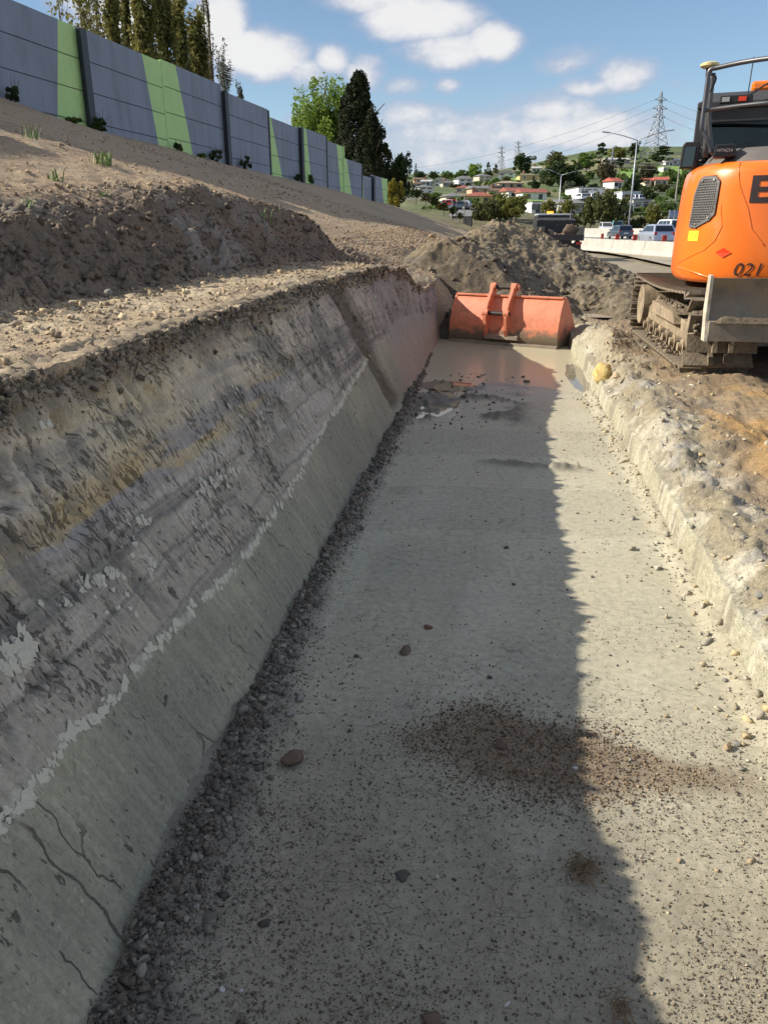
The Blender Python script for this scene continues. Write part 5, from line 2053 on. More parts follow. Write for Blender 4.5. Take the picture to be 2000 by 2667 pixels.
mb = MB()
big = [(gs0 + (s - gs0) * 1.10, gz0 + (z - gz0) * 1.07) for s, z in gp]
strip_fill(big, .004, 24, mb)
rec = mb.build('vent_recess_shade', pmat('vent_shadow', (.10, .018, .008), .7, var=.05), exc)  # dark red patch paints the shaded recess, the tail is not cut in
mb = MB()
strip_fill(gp, .0065, 22, mb)
mb.build('vent_backing', mat_black, rec)  # black sheet stands in for the dark hole behind the guard
mb = MB()
z0, z1 = min(p[1] for p in gp), max(p[1] for p in gp)
for k in range(20):
    z = z0 + (z1 - z0) * (k + .5) / 20
    sp_ = span(gp, z)
    if sp_:
        tail_bar(mb, sp_[0], sp_[1], z - .004, z + .004, .014)
smin, smax = min(p[0] for p in gp), max(p[0] for p in gp)
for k in range(15):
    s = smin + (smax - smin) * (k + .5) / 15
    col_ = [z0 + (z1 - z0) * q / 60 for q in range(61)]
    ins_ = [z for z in col_ if span(gp, z) and span(gp, z)[0] <= s <= span(gp, z)[1]]
    if ins_:
        tail_bar(mb, s - .0035, s + .0035, min(ins_), max(ins_), .0145, .006, 1)
for (a, b) in zip(gp, gp[1:] + gp[:1]):                   # rim of the guard
    for q in range(8):
        s_, z_ = a[0] + (b[0] - a[0]) * q / 8, a[1] + (b[1] - a[1]) * q / 8
        tail_bar(mb, s_ - .012, s_ + .012, z_ - .012, z_ + .012, .015, .006, 1)
vg_ = mb.build('vent_guard', mat_grille, rec)
for (px, py) in [(1516, 390), (1540, 388), (1531, 470), (1506, 484)]:
    h_ = tail_hit(px, py)
    if h_:
        p = tail_pt(h_[0], h_[1], .012)
        q = tail_pt(h_[0], h_[1], .026)
        mb = MB()
        cyl(mb, p, q, .011, 10)
        mb.build('bolt', mat_bolt, rec)
# stickers and lettering
y0 = tail_hit(1488, 520)
y1 = tail_hit(1512, 499)
mb = MB()
tail_bar(mb, y0[0], y1[0], y0[1], y1[1], .004, .003)
stk = mb.build('warning_sticker', mat_yellow, exc)
mb = MB()
sm_, zm_ = (y0[0] * .68 + y1[0] * .32), (y0[1] + y1[1]) / 2
tri = [(sm_ - .022, zm_ - .018), (sm_ + .022, zm_ - .018), (sm_, zm_ + .022)]
for a, b in zip(tri, tri[1:] + tri[:1]):
    mb.tube([tail_pt(a[0], a[1], .0045), tail_pt(b[0], b[1], .0045)], .0016, 4)
s2_ = y0[0] * .2 + y1[0] * .8
tail_bar(mb, s2_ - .004, s2_ + .004, zm_ - .012, zm_ + .02, .0055, .002, 1)
mb.build('warning_mark', mat_decal, stk)
d0 = tail_hit(1563, 546)
mb = tail_poly('', [(d0[0] - .075, d0[1]), (d0[0], d0[1] - .045), (d0[0] + .075, d0[1]), (d0[0], d0[1] + .045)], .008, mat_red)
mb.build('diamond_mark', mat_red, exc)
e0, e1 = tail_hit(1627, 379), tail_hit(1618, 438)
EH = e0[1] - e1[1]
sl = (e0[0] - e1[0]) / EH
mb = MB()


def eb(u0, u1, v0, v1, n=8):
    """bar of the slanted letter, u along, v 0..1 up"""
    for k in range(n):
        va, vb = v0 + (v1 - v0) * k / n, v0 + (v1 - v0) * (k + 1) / n
        sa = e1[0] + sl * EH * (va + vb) / 2
        tail_bar(mb, sa + u0, sa + u1, e1[1] + EH * va, e1[1] + EH * vb, .006, .003, 4)


eb(0, .062, 0, 1, 24)
eb(.062, .25, 0, .20)
eb(.062, .235, .40, .58)
eb(.062, .25, .80, 1.0)
mb.build('letter', mat_decal, exc)


def text_mesh(txt, size, shear=0.0):
    cu = bpy.data.curves.new('text', 'FONT')
    cu.body = txt
    cu.size = size
    cu.shear = shear
    cu.resolution_u = 3
    ob = bpy.data.objects.new('text', cu)
    COL.objects.link(ob)
    dg = bpy.context.evaluated_depsgraph_get()
    me = bpy.data.meshes.new_from_object(ob.evaluated_get(dg))
    bpy.data.objects.remove(ob)
    me.materials.clear()
    return me


t0 = tail_hit(1587, 595)
me = text_mesh('021', .165, .22)
for v_ in me.vertices:
    s_, z_ = v_.co.x, v_.co.y
    v_.co = tail_pt(t0[0] - .055 + s_ * 1.05, t0[1] + z_, .006)
link('phone_number', me, mat_decal, exc)
# moulded crease lines of the tail
for nm, pl, rr in [('crease', [(1463, 570), (1490, 556), (1525, 540), (1548, 520), (1556, 490), (1558, 440)], .006),
                   ('crease', [(1462, 578), (1475, 580), (1500, 588), (1530, 600), (1545, 606)], .010),
                   ('crease', [(1594, 352), (1598, 400), (1611, 452), (1630, 495), (1651, 530)], .006)]:
    pts = [tail_hit(*p) for p in pl]
    pts = [p for p in pts if p]
    fine = []
    for a, b in zip(pts[:-1], pts[1:]):
        fine += [tail_pt(a[0] + (b[0] - a[0]) * q / 8, a[1] + (b[1] - a[1]) * q / 8, .0) for q in range(8)]
    fine.append(tail_pt(pts[-1][0], pts[-1][1], .0))
    MB().tube(fine, rr, 6).build(nm, mat_orange, exc, smooth=True)

# deck over the engine
verts, faces = [], []
for z, ins in [(1.82, .06), (1.93, .10), (1.985, .17)]:
    ring = [tail_pt(s, z, 0) for s in TS]
    ring = [Vector((p.x * (1 - ins), p.y * (1 - ins) , z)) for p in ring]
    verts += [Vector((ring[0].x, .5, z))] + ring + [Vector((ring[-1].x, .5, z))]
for k in range(2):
    for i in range(M_):
        j = (i + 1) % M_
        faces.append((k * M_ + i, k * M_ + j, (k + 1) * M_ + j, (k + 1) * M_ + i))
faces.append(tuple(range(2 * M_, 3 * M_)))
mb = MB()
mb.poly(verts, faces)
mb.build('engine_deck', mat_deck, exc, smooth='auto')
MB().b6(-.98, 1.15, .45, 1.15, .80, 1.30).build('platform', mat_dark, exc, bevel=.03)

# cab
CX0, CX1, CY0, CY1, CZ0, CZ1 = -.98, -.01, -.42, 1.15, .95, 2.40
mb = MB()
for (x, y) in [(CX0, CY0), (CX1, CY0), (CX0, CY1), (CX1, CY1), (CX0, .35)]:
    mb.b6(x - .05, x + .05, y - .05, y + .05, CZ0, CZ1)
mb.b6(CX0, CX1, CY0 - .045, CY0 + .045, CZ0, 1.80)
mb.b6(CX0, CX1, CY1 - .045, CY1 + .045, CZ0, 1.15)
mb.b6(CX0 - .045, CX0 + .045, CY0, CY1, CZ0, 1.45)
mb.b6(CX1 - .045, CX1 + .045, CY0, CY1, CZ0, 1.55)
mb.b6(CX0, CX1, CY0 - .04, CY0 + .04, 2.27, CZ1)
cab = mb.build('cab_frame', mat_dark, exc, bevel=.012)
for nm, b_ in [('rear_window', (CX0 + .05, CX1 - .05, CY0 - .012, CY0 + .012, 1.80, 2.27)), ('front_window', (CX0 + .05, CX1 - .05, CY1 - .01, CY1 + .01, 1.15, CZ1)),
               ('side_window', (CX0 - .01, CX0 + .01, CY0 + .05, .30, 1.45, CZ1)), ('door_window', (CX0 - .01, CX0 + .01, .40, CY1 - .05, 1.45, CZ1)),
               ('boom_side_window', (CX1 - .01, CX1 + .01, CY0 + .05, CY1 - .05, 1.55, CZ1))]:
    MB().b6(*b_).build(nm, mat_glass, cab)
mb = MB()
ro = [(CX0 - .05, CY0 - .08), (CX1 + .05, CY0 - .08), (CX1 + .05, CY1 + .06), (CX0 - .05, CY1 + .06)]
mb.prism(ro, 'z', CZ1 - .005, CZ1 + .06)
mb.prism([((x + .495) * .97 - .495, (y - .36) * .97 + .36) for x, y in ro], 'z', CZ1 + .055, CZ1 + .16, taper=.82)
mb.build('cab_roof', mat_dark, cab, bevel=.012)
mb = MB()
mb.b6(-.76, -.26, .10, .62, 1.15, 1.32)
mb.prism([(-.74, 1.28), (-.28, 1.28), (-.31, 1.86), (-.39, 1.92), (-.63, 1.92), (-.71, 1.86)], 'y', .0, .14)
st_ = mb.build('seat', mat_black, cab, bevel=.03)
MB().prism([(-.64, 1.90), (-.38, 1.90), (-.38, 2.02), (-.43, 2.12), (-.59, 2.12), (-.64, 2.02)], 'y', .02, .12).build('headrest', mat_black, st_, bevel=.03)
# things fixed behind the roof
mb = MB()
mb.b6(-.83, -.53, CY0 - .20, CY0 - .15, 2.42, 2.49)
lb = mb.build('light_bar', mat_black, exc, bevel=.008)
MB().b6(-.66, -.59, CY0 - .207, CY0 - .199, 2.435, 2.475).build('red_lens', mat_red, lb)
MB().b6(-.81, -.74, CY0 - .207, CY0 - .199, 2.435, 2.475).build('clear_lens', mat_bolt, lb)
MB().b6(-.37, -.01, CY0 - .19, CY0 - .17, 2.45, 2.60).build('sign_plate', mat_white, exc)
mb = MB()
for k in range(5):
    mb.b6(-.33, -.07, CY0 - .1945, CY0 - .189, 2.575 - k * .024, 2.580 - k * .024)
mb.build('sign_print', pmat('grey_print', (.35, .35, .36), .6), exc)
mb = MB()
mb.b6(-.55, .0, -.25, -.05, 2.56, 2.66)
mb.build('beacon', pmat('amber_lens', (.85, .20, .01), .25, var=.05, coat=.5), exc, bevel=.03)
MB().tube([(-.58, CY0 - .12, 2.50), (-.575, CY0 - .13, 2.82)], .006, 6).build('antenna', mat_black, exc)
MB().tube([(-.59, CY0 - .17, 2.48), (-.51, CY0 - .16, 2.52), (-.43, CY0 - .12, 2.58), (-.31, CY0 - .12, 2.59)], .009, 6).build('cable', mat_black, exc)


def rail(name, pts, r, parent=exc, mat=mat_rail, sub=4):
    P_ = [Vector(p) for p in pts]
    fine = []
    for i in range(len(P_) - 1):
        p0, p1, p2, p3 = P_[max(i - 1, 0)], P_[i], P_[i + 1], P_[min(i + 2, len(P_) - 1)]
        for q in range(sub):
            t = q / sub
            fine.append(.5 * ((2 * p1) + (p2 - p0) * t + (2 * p0 - 5 * p1 + 4 * p2 - p3) * t * t + (3 * p1 - p0 - 3 * p2 + p3) * t ** 3))
    fine.append(P_[-1])
    return MB().tube(fine, r, 10).build(name, mat, parent, smooth=True)


def L_(px, py, Y):
    return UPI @ (aty(px, py, Y) - EX)


rail('guard_rail', [L_(1535, 331, 8.42), L_(1534, 318, 8.42), L_(1527, 300, 8.42), L_(1517, 284, 8.44), L_(1515, 272, 8.44), L_(1521, 225, 8.46), L_(1528, 172, 8.48), L_(1531, 156, 8.48), L_(1537, 149, 8.47), L_(1550, 146, 8.44),
                    L_(1600, 135, 8.30), L_(1659, 126, 8.12), L_(1720, 120, 7.95), L_(1800, 118, 7.9)], .021)
rail('guard_post', [L_(1540, 335, 8.60), L_(1531, 260, 8.60), L_(1538, 180, 8.60), L_(1541, 158, 8.60)], .021)
rail('lower_rail', [L_(1518, 240, 8.46), L_(1540, 236, 8.44), L_(1600, 228, 8.28), L_(1659, 222, 8.12), L_(1720, 218, 8.0)], .018)
rail('hose', [L_(1543, 163, 8.5), L_(1546, 170, 8.5), L_(1540, 185, 8.5), L_(1533, 198, 8.5)], .008, mat=mat_black)
g0 = L_(1533, 138, 8.55)
mb = MB()
cyl(mb, g0 + Vector((0, 0, -.10)), g0 + Vector((0, 0, -.02)), .03, 10)
gm = mb.build('antenna_mount', mat_dark, exc)
mb = MB()
mb.tube([g0 + Vector((0, 0, -.035)), g0 + Vector((0, 0, -.02)), g0 + Vector((0, 0, .0)), g0 + Vector((0, 0, .012))], [.06, .085, .085, .06], 20)
mb.build('satellite_antenna', pmat('cream_cap', (.62, .52, .25), .5, var=.05), gm, smooth='auto')
# corner bracket of the cab next to the rail
rail('corner_pillar', [L_(1522, 340, 8.75), L_(1529, 240, 8.75), L_(1533, 170, 8.75)], .03, mat=mat_dark)
# air cleaner cap with lettering
a0, a1, a2, a3 = L_(1538, 342, 8.30), L_(1589, 338, 8.30), L_(1588, 310, 8.30), L_(1546, 312, 8.30)
mb = MB()
dv = Vector((.01, .16, 0))
mb.poly([a0, a1, a2, a3] + [p + dv for p in (a0, a1, a2, a3)], [(0, 1, 2, 3), (7, 6, 5, 4), (0, 4, 5, 1), (3, 2, 6, 7), (0, 3, 7, 4), (1, 5, 6, 2)])
acb = mb.build('air_cleaner', mat_black, exc, bevel=.012)
me = text_mesh('HITACHI', .062, .18)
ew = max(v_.co.x for v_ in me.vertices)
o = link('maker_name', me, mat_white, exc)
b0 = L_(1546.5, 328, 8.295)
b1 = L_(1582, 325, 8.295)
o.location = b0
k_ = (b1 - b0).length / ew
o.scale = (k_, k_ * 1.05, 1)
o.rotation_euler = (R(90), 0, math.atan2(b1.y - b0.y, b1.x - b0.x))
o.location = b0 + Vector((0, -.004, 0))
# mirror
m0 = L_(1488, 337, 9.0)
mb = MB()
mb.prism([(m0.x - .085, m0.z - .12), (m0.x + .075, m0.z - .12), (m0.x + .095, m0.z + .10), (m0.x + .08, m0.z + .13), (m0.x - .05, m0.z + .13), (m0.x - .075, m0.z + .10)], 'y', m0.y - .02, m0.y + .05)
mi_ = mb.build('mirror', mat_black, exc, bevel=.012)
MB().prism([(m0.x - .055, m0.z - .10), (m0.x + .045, m0.z - .10), (m0.x + .055, m0.z + .085), (m0.x - .045, m0.z + .085)], 'y', m0.y - .026, m0.y - .020).build('mirror_glass', mat_chrome, mi_)
rail('mirror_arm', [m0 + Vector((.08, .02, .07)), m0 + Vector((.16, .03, .07)), Vector((CX0, .3, m0.z + .05))], .010, mat=mat_black)
rail('mirror_stay', [m0 + Vector((.08, .02, -.05)), m0 + Vector((.15, .03, -.04)), Vector((CX0, .3, m0.z - .06))], .010, mat=mat_black)
# boom and stick folded low in front
MB().prism([(.55, .95), (.85, .95), (1.9, 1.72), (3.1, 1.55), (3.15, 1.75), (1.85, 2.02), (.6, 1.35)], 'x', .16, .44).build('boom', mat_orange, exc, bevel=.02)
MB().prism([(3.0, 1.45), (3.2, 1.85), (3.45, 1.65), (3.5, .35), (3.35, .35)], 'x', .19, .41).build('stick', mat_orange, exc, bevel=.02)
MB().prism([(3.25, .40), (3.55, .42), (3.75, .15), (3.55, -.02), (3.1, -.02), (3.05, .12)], 'x', -.15, .75).build('digging_bucket', mat_steel_mud, exc, bevel=.02)

for o in list(exc.children):
    if o not in LOWER:
        o.matrix_basis = UPM @ o.matrix_basis

# ------------------------------------------------------------------ mud bucket at the end of the trench
BK = Vector((-.80, 12.56, -.015))
bucket = empty('bucket', BK, R(-23))
tag(bucket, 'worn orange digging bucket lying in muddy water at the trench end', 'bucket')
mat_bk = pmat('bucket_paint', (.60, .19, .10), .6, var=.16, scale=7, bump=.15, bscale=20, dirt=(.42, .20, .12), dirt_lo=.5, dirt_hi=.72, dirt_scale=7)


def bucket_mat():
    m = pmat('bucket_shell_paint', (.64, .215, .115), .55, var=.16, scale=6)
    t = NT(m.node_tree)
    b = t.n['Principled BSDF']
    old = b.inputs['Base Color'].links[0].from_socket
    tcn = t.new('ShaderNodeTexCoord')
    sp_ = t.new('ShaderNodeSeparateXYZ', i_0=tcn.outputs['Object'])
    nz_ = t.noise(tcn.outputs['Object'], 7, 6, .65)
    nf_ = t.noise(tcn.outputs['Object'], 30, 5, .65)
    # dried mud splashed up from the lower edge
    k = t.m('ADD', t.m('MULTIPLY', nz_, .42), t.m('MULTIPLY', nf_, .12))
    f = t.sstep(t.m('SUBTRACT', k, sp_.outputs[2]), -.02, .13)
    c = t.mix(f, old, (.17, .13, .09, 1))
    sc_ = t.sstep(t.noise(tcn.outputs['Object'], 3.2, 8, .75, 1.5), .60, .63)
    c = t.mix(t.m('MULTIPLY', sc_, .35), c, (.30, .09, .05, 1))
    wv = t.new('ShaderNodeTexVoronoi', feature='DISTANCE_TO_EDGE', i_Vector=tcn.outputs['Object'])
    wv.inputs['Scale'].default_value = 4.0
    lnk = t.m('MULTIPLY', t.sstep(wv.outputs[0], .004, .014, 1.0, 0.0), t.sstep(t.noise(tcn.outputs['Object'], 2.4, 3), .48, .56))
    c = t.mix(t.m('MULTIPLY', lnk, .55), c, (.20, .07, .045, 1))
    t.set(b.inputs['Base Color'], c)
    t.set(b.inputs['Roughness'], t.m('ADD', t.m('MULTIPLY', f, .35), .5))
    return m


mat_shell = bucket_mat()
BW = 1.76
outer = [(.02, .015), (-.02, .10), (-.025, .20), (.0, .36), (.06, .52), (.115, .62), (.165, .69), (.20, .715)]
inner = [(y + .028, z - .004) for y, z in reversed(outer)]
mb = MB()
mb.prism(outer + inner, 'x', 0, BW)
mb.prism([(.02, .0), (.95, .0), (.95, .03), (.02, .03)], 'x', 0.002, BW - .002)
mb.build('shell', mat_shell, bucket, smooth='auto')
for x in (-.012, BW - .012):
    MB().prism([(.0, .0), (-.03, .12), (-.03, .24), (.0, .38), (.06, .54), (.12, .65), (.18, .72), (.24, .735), (.33, .70), (.55, .48), (.80, .22), (.97, .04), (.97, .0)], 'x', x, x + .026).build(
        'side_plate', mat_shell, bucket)
MB().b6(.0, BW, .150, .235, .705, .735).build('top_lip', mat_shell, bucket, bevel=.006)
MB().prism([(-.05, .045), (.03, .045), (.03, .0), (-.06, -.03)], 'x', -.02, BW + .02).build('bottom_bar', mat_steel_mud, bucket, bevel=.006)
MB().prism([(-.075, .09), (-.02, .075), (-.02, .165), (-.06, .15)], 'x', .62, 1.16).build('wear_plate', mat_steel_mud, bucket, bevel=.01)
for x in (.625, .965):
    lg = MB().prism([(-.045, .10), (-.10, .22), (-.115, .42), (-.10, .52), (-.03, .64), (.10, .80), (.15, .895), (.22, .91), (.265, .86), (.265, .79), (.23, .70), (.10, .55), (.02, .36), (-.02, .16)], 'x', x - .026, x + .026).build(
        'lug', mat_bk, bucket, bevel=.005)
    mb = MB()
    for (y, z) in [(.195, .845), (-.055, .475)]:
        cyl(mb, (x - .042, y, z), (x + .042, y, z), .066, 18)
    mb.build('boss', mat_bk, lg, smooth='auto')
for (y, z, r) in [(.195, .845, .030), (-.055, .475, .032)]:
    mb = MB()
    cyl(mb, (.575, y, z), (1.015, y, z), r, 16)
    mb.build('pin', pmat('pin_steel', (.07, .06, .052), .5, metal=.5, var=.25, scale=20), bucket, smooth='auto')
mb = MB()
cyl(mb, (1.0, .195, .845), (1.045, .195, .845), .045, 12)
mb.build('pin_cap', mat_bk, bucket, smooth='auto')
# ================================================================== beyond the works
T_F = [100, 128, 142, 190, 300, 430, 520, 700, 900]
T_L = [-.012, -.008, .010, .035, .051, .060, .063, .048, .036]
T_R = [-.012, -.008, .008, .030, .055, .082, .093, .075, .055]


def hill_tan(F, u):
    k = ss(.08, .30, u)
    return np.interp(F, T_F, T_L) * (1 - k) + np.interp(F, T_F, T_R) * k


def uf(x, y):
    f = -x * math.sin(YAW) + y * math.cos(YAW)
    l = x * math.cos(YAW) + y * math.sin(YAW)
    return l / f, f


def hill_z(x, y):
    u_, f = uf(x, y)
    return EYE + float(hill_tan(f, u_)) * f


def hill_at(px, py):
    r = ray(px, py)
    u_, f = uf(r.x, r.y)
    tn = r.z / f
    Fs = np.linspace(130, 520, 500)
    T = hill_tan(Fs, u_)
    i = int(np.argmin(np.abs(T - tn)))
    F = float(Fs[i])
    p = r * (F / f) + Vector((0, 0, EYE))
    p.z = hill_z(p.x, p.y)
    return p, F


ff = np.concatenate([np.linspace(104, 200, 60, endpoint=False), np.linspace(200, 900, 80)])
uu = np.linspace(-.7, 1.3, 190)
Fg, Ug = np.meshgrid(ff, uu, indexing='ij')
Zg = EYE + hill_tan(Fg, Ug) * Fg
Lg = Ug * Fg
Xg = Lg * math.cos(YAW) - Fg * math.sin(YAW)
Yg = Lg * math.sin(YAW) + Fg * math.cos(YAW)
nz = fbm(Xg / 28, Yg / 28, 4, 301)
c = C3((.075, .105, .03), Fg.shape)
c = lerpc(c, (.04, .055, .02), ss(-.05, .3, nz))
c = lerpc(c, (.17, .155, .075), ss(.1, .45, fbm(Xg / 40 + 9, Yg / 40, 4, 302)))
c = lerpc(c, (.15, .14, .12), ss(.18, .40, fbm(Xg / 22, Yg / 22 + 7, 3, 303)) * ss(330, 150, Fg) * .7)
c = lerpc(c, (.12, .10, .055), ss(190, 140, Fg) * .8)
hill = link('hillside', grid_mesh('hillside', np.stack([Xg, Yg, Zg], -1), c), soil_mat('hill_grass', .3, .4, 2.5, .2, .3))
tag(hill, kind='structure')

# ------------------------------------------------------------------ houses
WC = {'white': (.66, .66, .64), 'cream': (.55, .50, .38), 'yellow': (.55, .42, .20), 'blue': (.48, .54, .60), 'brick': (.30, .16, .10), 'grey': (.34, .34, .34), 'tan': (.45, .34, .23)}
RC = {'grey': (.17, .17, .175), 'dark': (.07, .07, .075), 'red': (.28, .085, .06), 'bright_red': (.42, .095, .07), 'brown': (.17, .11, .075), 'tan': (.34, .27, .20), 'olive': (.17, .16, .10), 'pale': (.42, .42, .41)}
for k_, v_ in WC.items():
    pmat('wall_' + k_, v_, .8, var=.06, scale=.6)
for k_, v_ in RC.items():
    pmat('roof_' + k_, v_, .75, var=.15, scale=.8, bump=.3, bscale=3)
mat_pane = pmat('far_window', (.035, .042, .05), .12, var=.1, spec=.8)
mat_trim = pmat('white_trim', (.7, .7, .68), .7, var=.03)


def house(px0, px1, pyt, pyb, wall, roof, label, style='hip', yaw=None, storeys=1, name='house', cat='house', depth=None, group=None):
    cx = (px0 + px1) / 2
    p, F = hill_at(cx, pyb)
    sc_ = 1.20555 / FPX * F
    w = (px1 - px0) * sc_
    h = max(2.2, (pyb - pyt) * sc_)
    d = depth or min(max(w * .7, 5), 11)
    yw = YAW + (random.uniform(-.35, .35) if yaw is None else yaw)
    r = empty(name, (p.x, p.y, p.z), yw)
    tag(r, label, cat, group)
    w = w / (abs(math.cos(yw - YAW)) + .25 * abs(math.sin(yw - YAW)))
    rh = h * (.34 if style != 'flat' else .06)
    wh = h - rh
    wm2, rm = MATS['wall_' + wall], MATS['roof_' + roof]
    MB().b6(-w / 2, w / 2, 0, d, -2.5, wh).build('wall', wm2, r)
    mb = MB()
    o_ = .45
    if style == 'hip':
        rx = max(0, w / 2 - d * .45)
        mb.poly([(-w / 2 - o_, -o_, wh), (w / 2 + o_, -o_, wh), (w / 2 + o_, d + o_, wh), (-w / 2 - o_, d + o_, wh), (-rx, d / 2, wh + rh), (rx, d / 2, wh + rh)],
                [(0, 1, 5, 4), (1, 2, 5), (2, 3, 4, 5), (3, 0, 4), (3, 2, 1, 0)])
    elif style == 'gable':                                # ridge along x
        mb.poly([(-w / 2 - o_, -o_, wh), (w / 2 + o_, -o_, wh), (w / 2 + o_, d + o_, wh), (-w / 2 - o_, d + o_, wh), (-w / 2 - o_, d / 2, wh + rh), (w / 2 + o_, d / 2, wh + rh)],
                [(0, 1, 5, 4), (1, 2, 5), (2, 3, 4, 5), (3, 0, 4), (3, 2, 1, 0)])
    elif style == 'front':                                # gable facing us
        mb.poly([(-w / 2 - o_, -o_, wh), (w / 2 + o_, -o_, wh), (w / 2 + o_, d + o_, wh), (-w / 2 - o_, d + o_, wh), (0, -o_, wh + rh), (0, d + o_, wh + rh)],
                [(0, 1, 4), (1, 2, 5, 4), (2, 3, 5), (3, 0, 4, 5), (3, 2, 1, 0)])
    else:
        mb.b6(-w / 2 - .15, w / 2 + .15, -.15, d + .15, wh, wh + rh)
    rf = mb.build('roof', rm, r)
    if style in ('hip', 'gable') and random.random() < .4:
        MB().b6(-w * .2 - .35, -w * .2 + .35, d / 2 - .35, d / 2 + .35, wh, wh + rh + .9).build('chimney', MATS['wall_brick'], rf)
    n = max(2, int(w / 2.6))
    fl = storeys
    for s_ in range(fl):
        for k in range(n):
            x = -w / 2 + (k + .5) * w / n + random.uniform(-.2, .2)
            ww = random.choice([.9, 1.3, 1.7, 1.3])
            hh = min(1.3, wh / fl * .5)
            zc = wh * (s_ + .55) / fl
            if s_ == 0 and k == n // 2 and fl == 1:
                MB().b6(x - .45, x + .45, -.05, .02, .05, min(2.0, wh * .8)).build('door', MATS['roof_dark'], r)
                continue
            wd = MB().b6(x - ww / 2 - .08, x + ww / 2 + .08, -.05, .03, zc - hh / 2 - .08, zc + hh / 2 + .08).build('window', mat_trim, r)
            MB().b6(x - ww / 2, x + ww / 2, -.07, -.02, zc - hh / 2, zc + hh / 2).build('pane', mat_pane, wd)
    return r, w, h, d, wh


def z4(x, y):      # measured on a second enlargement of the town
    return (1050 + x / 4.74) / 1.20555, (400 + y / 4.74) / 1.20555


def z5(x, y):
    return (1380 + x / 3.95) / 1.20555, (340 + y / 3.95) / 1.20555


def hz(zf_, x0, x1, yt, yb, *a, **k):
    (p0, t), (p1, b) = zf_(x0, yt), zf_(x1, yb)
    return house(p0, p1, t, b, *a, **k)


random.seed(5)
hz(z4, 680, 860, 288, 395, 'white', 'grey', 'white two storey house on the ridge among green trees', 'hip', .3, 2)
hz(z4, 195, 372, 392, 490, 'white', 'grey', 'white house with a grey base at the left end of town', 'hip', .25, 2)
hz(z4, 385, 530, 310, 400, 'white', 'grey', 'white gabled house with its gable turned left', 'front', -.4, 2)
hz(z4, 490, 622, 348, 415, 'cream', 'grey', 'low cream house in front of the white gabled house', 'hip', .1)
hz(z4, 225, 335, 335, 400, 'blue', 'pale', 'pale blue house above the house with grey base', 'gable', -.2)
hz(z4, 163, 255, 322, 365, 'yellow', 'brown', 'small yellow house with brown roof by the dark tree', 'gable', .2)
hz(z4, 120, 225, 372, 430, 'grey', 'brown', 'dull brown roofed house at the far left of town', 'hip', 0)
hz(z4, 1170, 1375, 222, 315, 'white', 'dark', 'broad white house under the pylon with a dark roof', 'hip', -.15, 2)
hz(z4, 930, 1080, 258, 345, 'cream', 'grey', 'tall narrow cream house left of the pylon house', 'hip', .4, 2)
hz(z4, 1440, 1660, 250, 330, 'yellow', 'olive', 'yellow house with an olive roof below the round dark tree', 'hip', .1)
hz(z4, 1180, 1480, 345, 430, 'tan', 'tan', 'wide low house under a big tan roof', 'hip', .2)
hz(z4, 650, 835, 428, 490, 'cream', 'red', 'cream house with a dull red roof, upper one', 'hip', -.1)
hz(z4, 860, 1070, 408, 500, 'tan', 'grey', 'grey roofed house with dark solar panels', 'gable', .3)
hz(z4, 1040, 1200, 395, 470, 'brick', 'dark', 'brown brick house right of the solar roof', 'hip', -.2)
hz(z4, 1050, 1260, 440, 530, 'tan', 'brown', 'brown roofed house behind the long white one', 'hip', 0)
hz(z4, 525, 780, 500, 630, 'cream', 'grey', 'cream bungalow with a broad grey roof by the street', 'hip', .25)
hz(z4, 765, 1085, 490, 637, 'yellow', 'red', 'yellow walled house with red roof by the lawn', 'hip', -.15)
hz(z4, 1290, 1560, 435, 560, 'white', 'red', 'long white house with red roof, left wing', 'gable', .25)
hz(z4, 1470, 1760, 450, 580, 'white', 'red', 'long white house with red roof, right wing', 'gable', .15)
hz(z4, 1590, 1690, 165, 232, 'white', 'pale', 'small white house high beside the round dark tree', 'gable', -.2)
hz(z5, 430, 560, 465, 500, 'grey', 'grey', 'grey roof peeking from trees below the lone conifer', 'hip', 0)
hz(z5, 850, 950, 500, 600, 'white', 'bright_red', 'small bright red roof left of the tall lamp', 'gable', .5)
hz(z5, 1180, 1285, 498, 570, 'cream', 'bright_red', 'bright red roof half hidden by brown trees', 'gable', .2)
hz(z5, 1285, 1405, 488, 575, 'cream', 'bright_red', 'rightmost bright red roof on the green slope', 'gable', -.2)
hz(z5, 800, 1015, 285, 345, 'grey', 'pale', 'long grey roofed building on the hill top', 'gable', .05)
hz(z5, 1390, 1470, 310, 362, 'white', 'pale', 'white building on the hill top right of the pylon', 'gable', .1)
hz(z5, 1475, 1560, 295, 352, 'white', 'pale', 'white building on the hill top beside the mirror', 'gable', -.1)
hz(z5, 1370, 1440, 405, 432, 'white', 'pale', 'small white shed on the green slope', 'flat', .1)
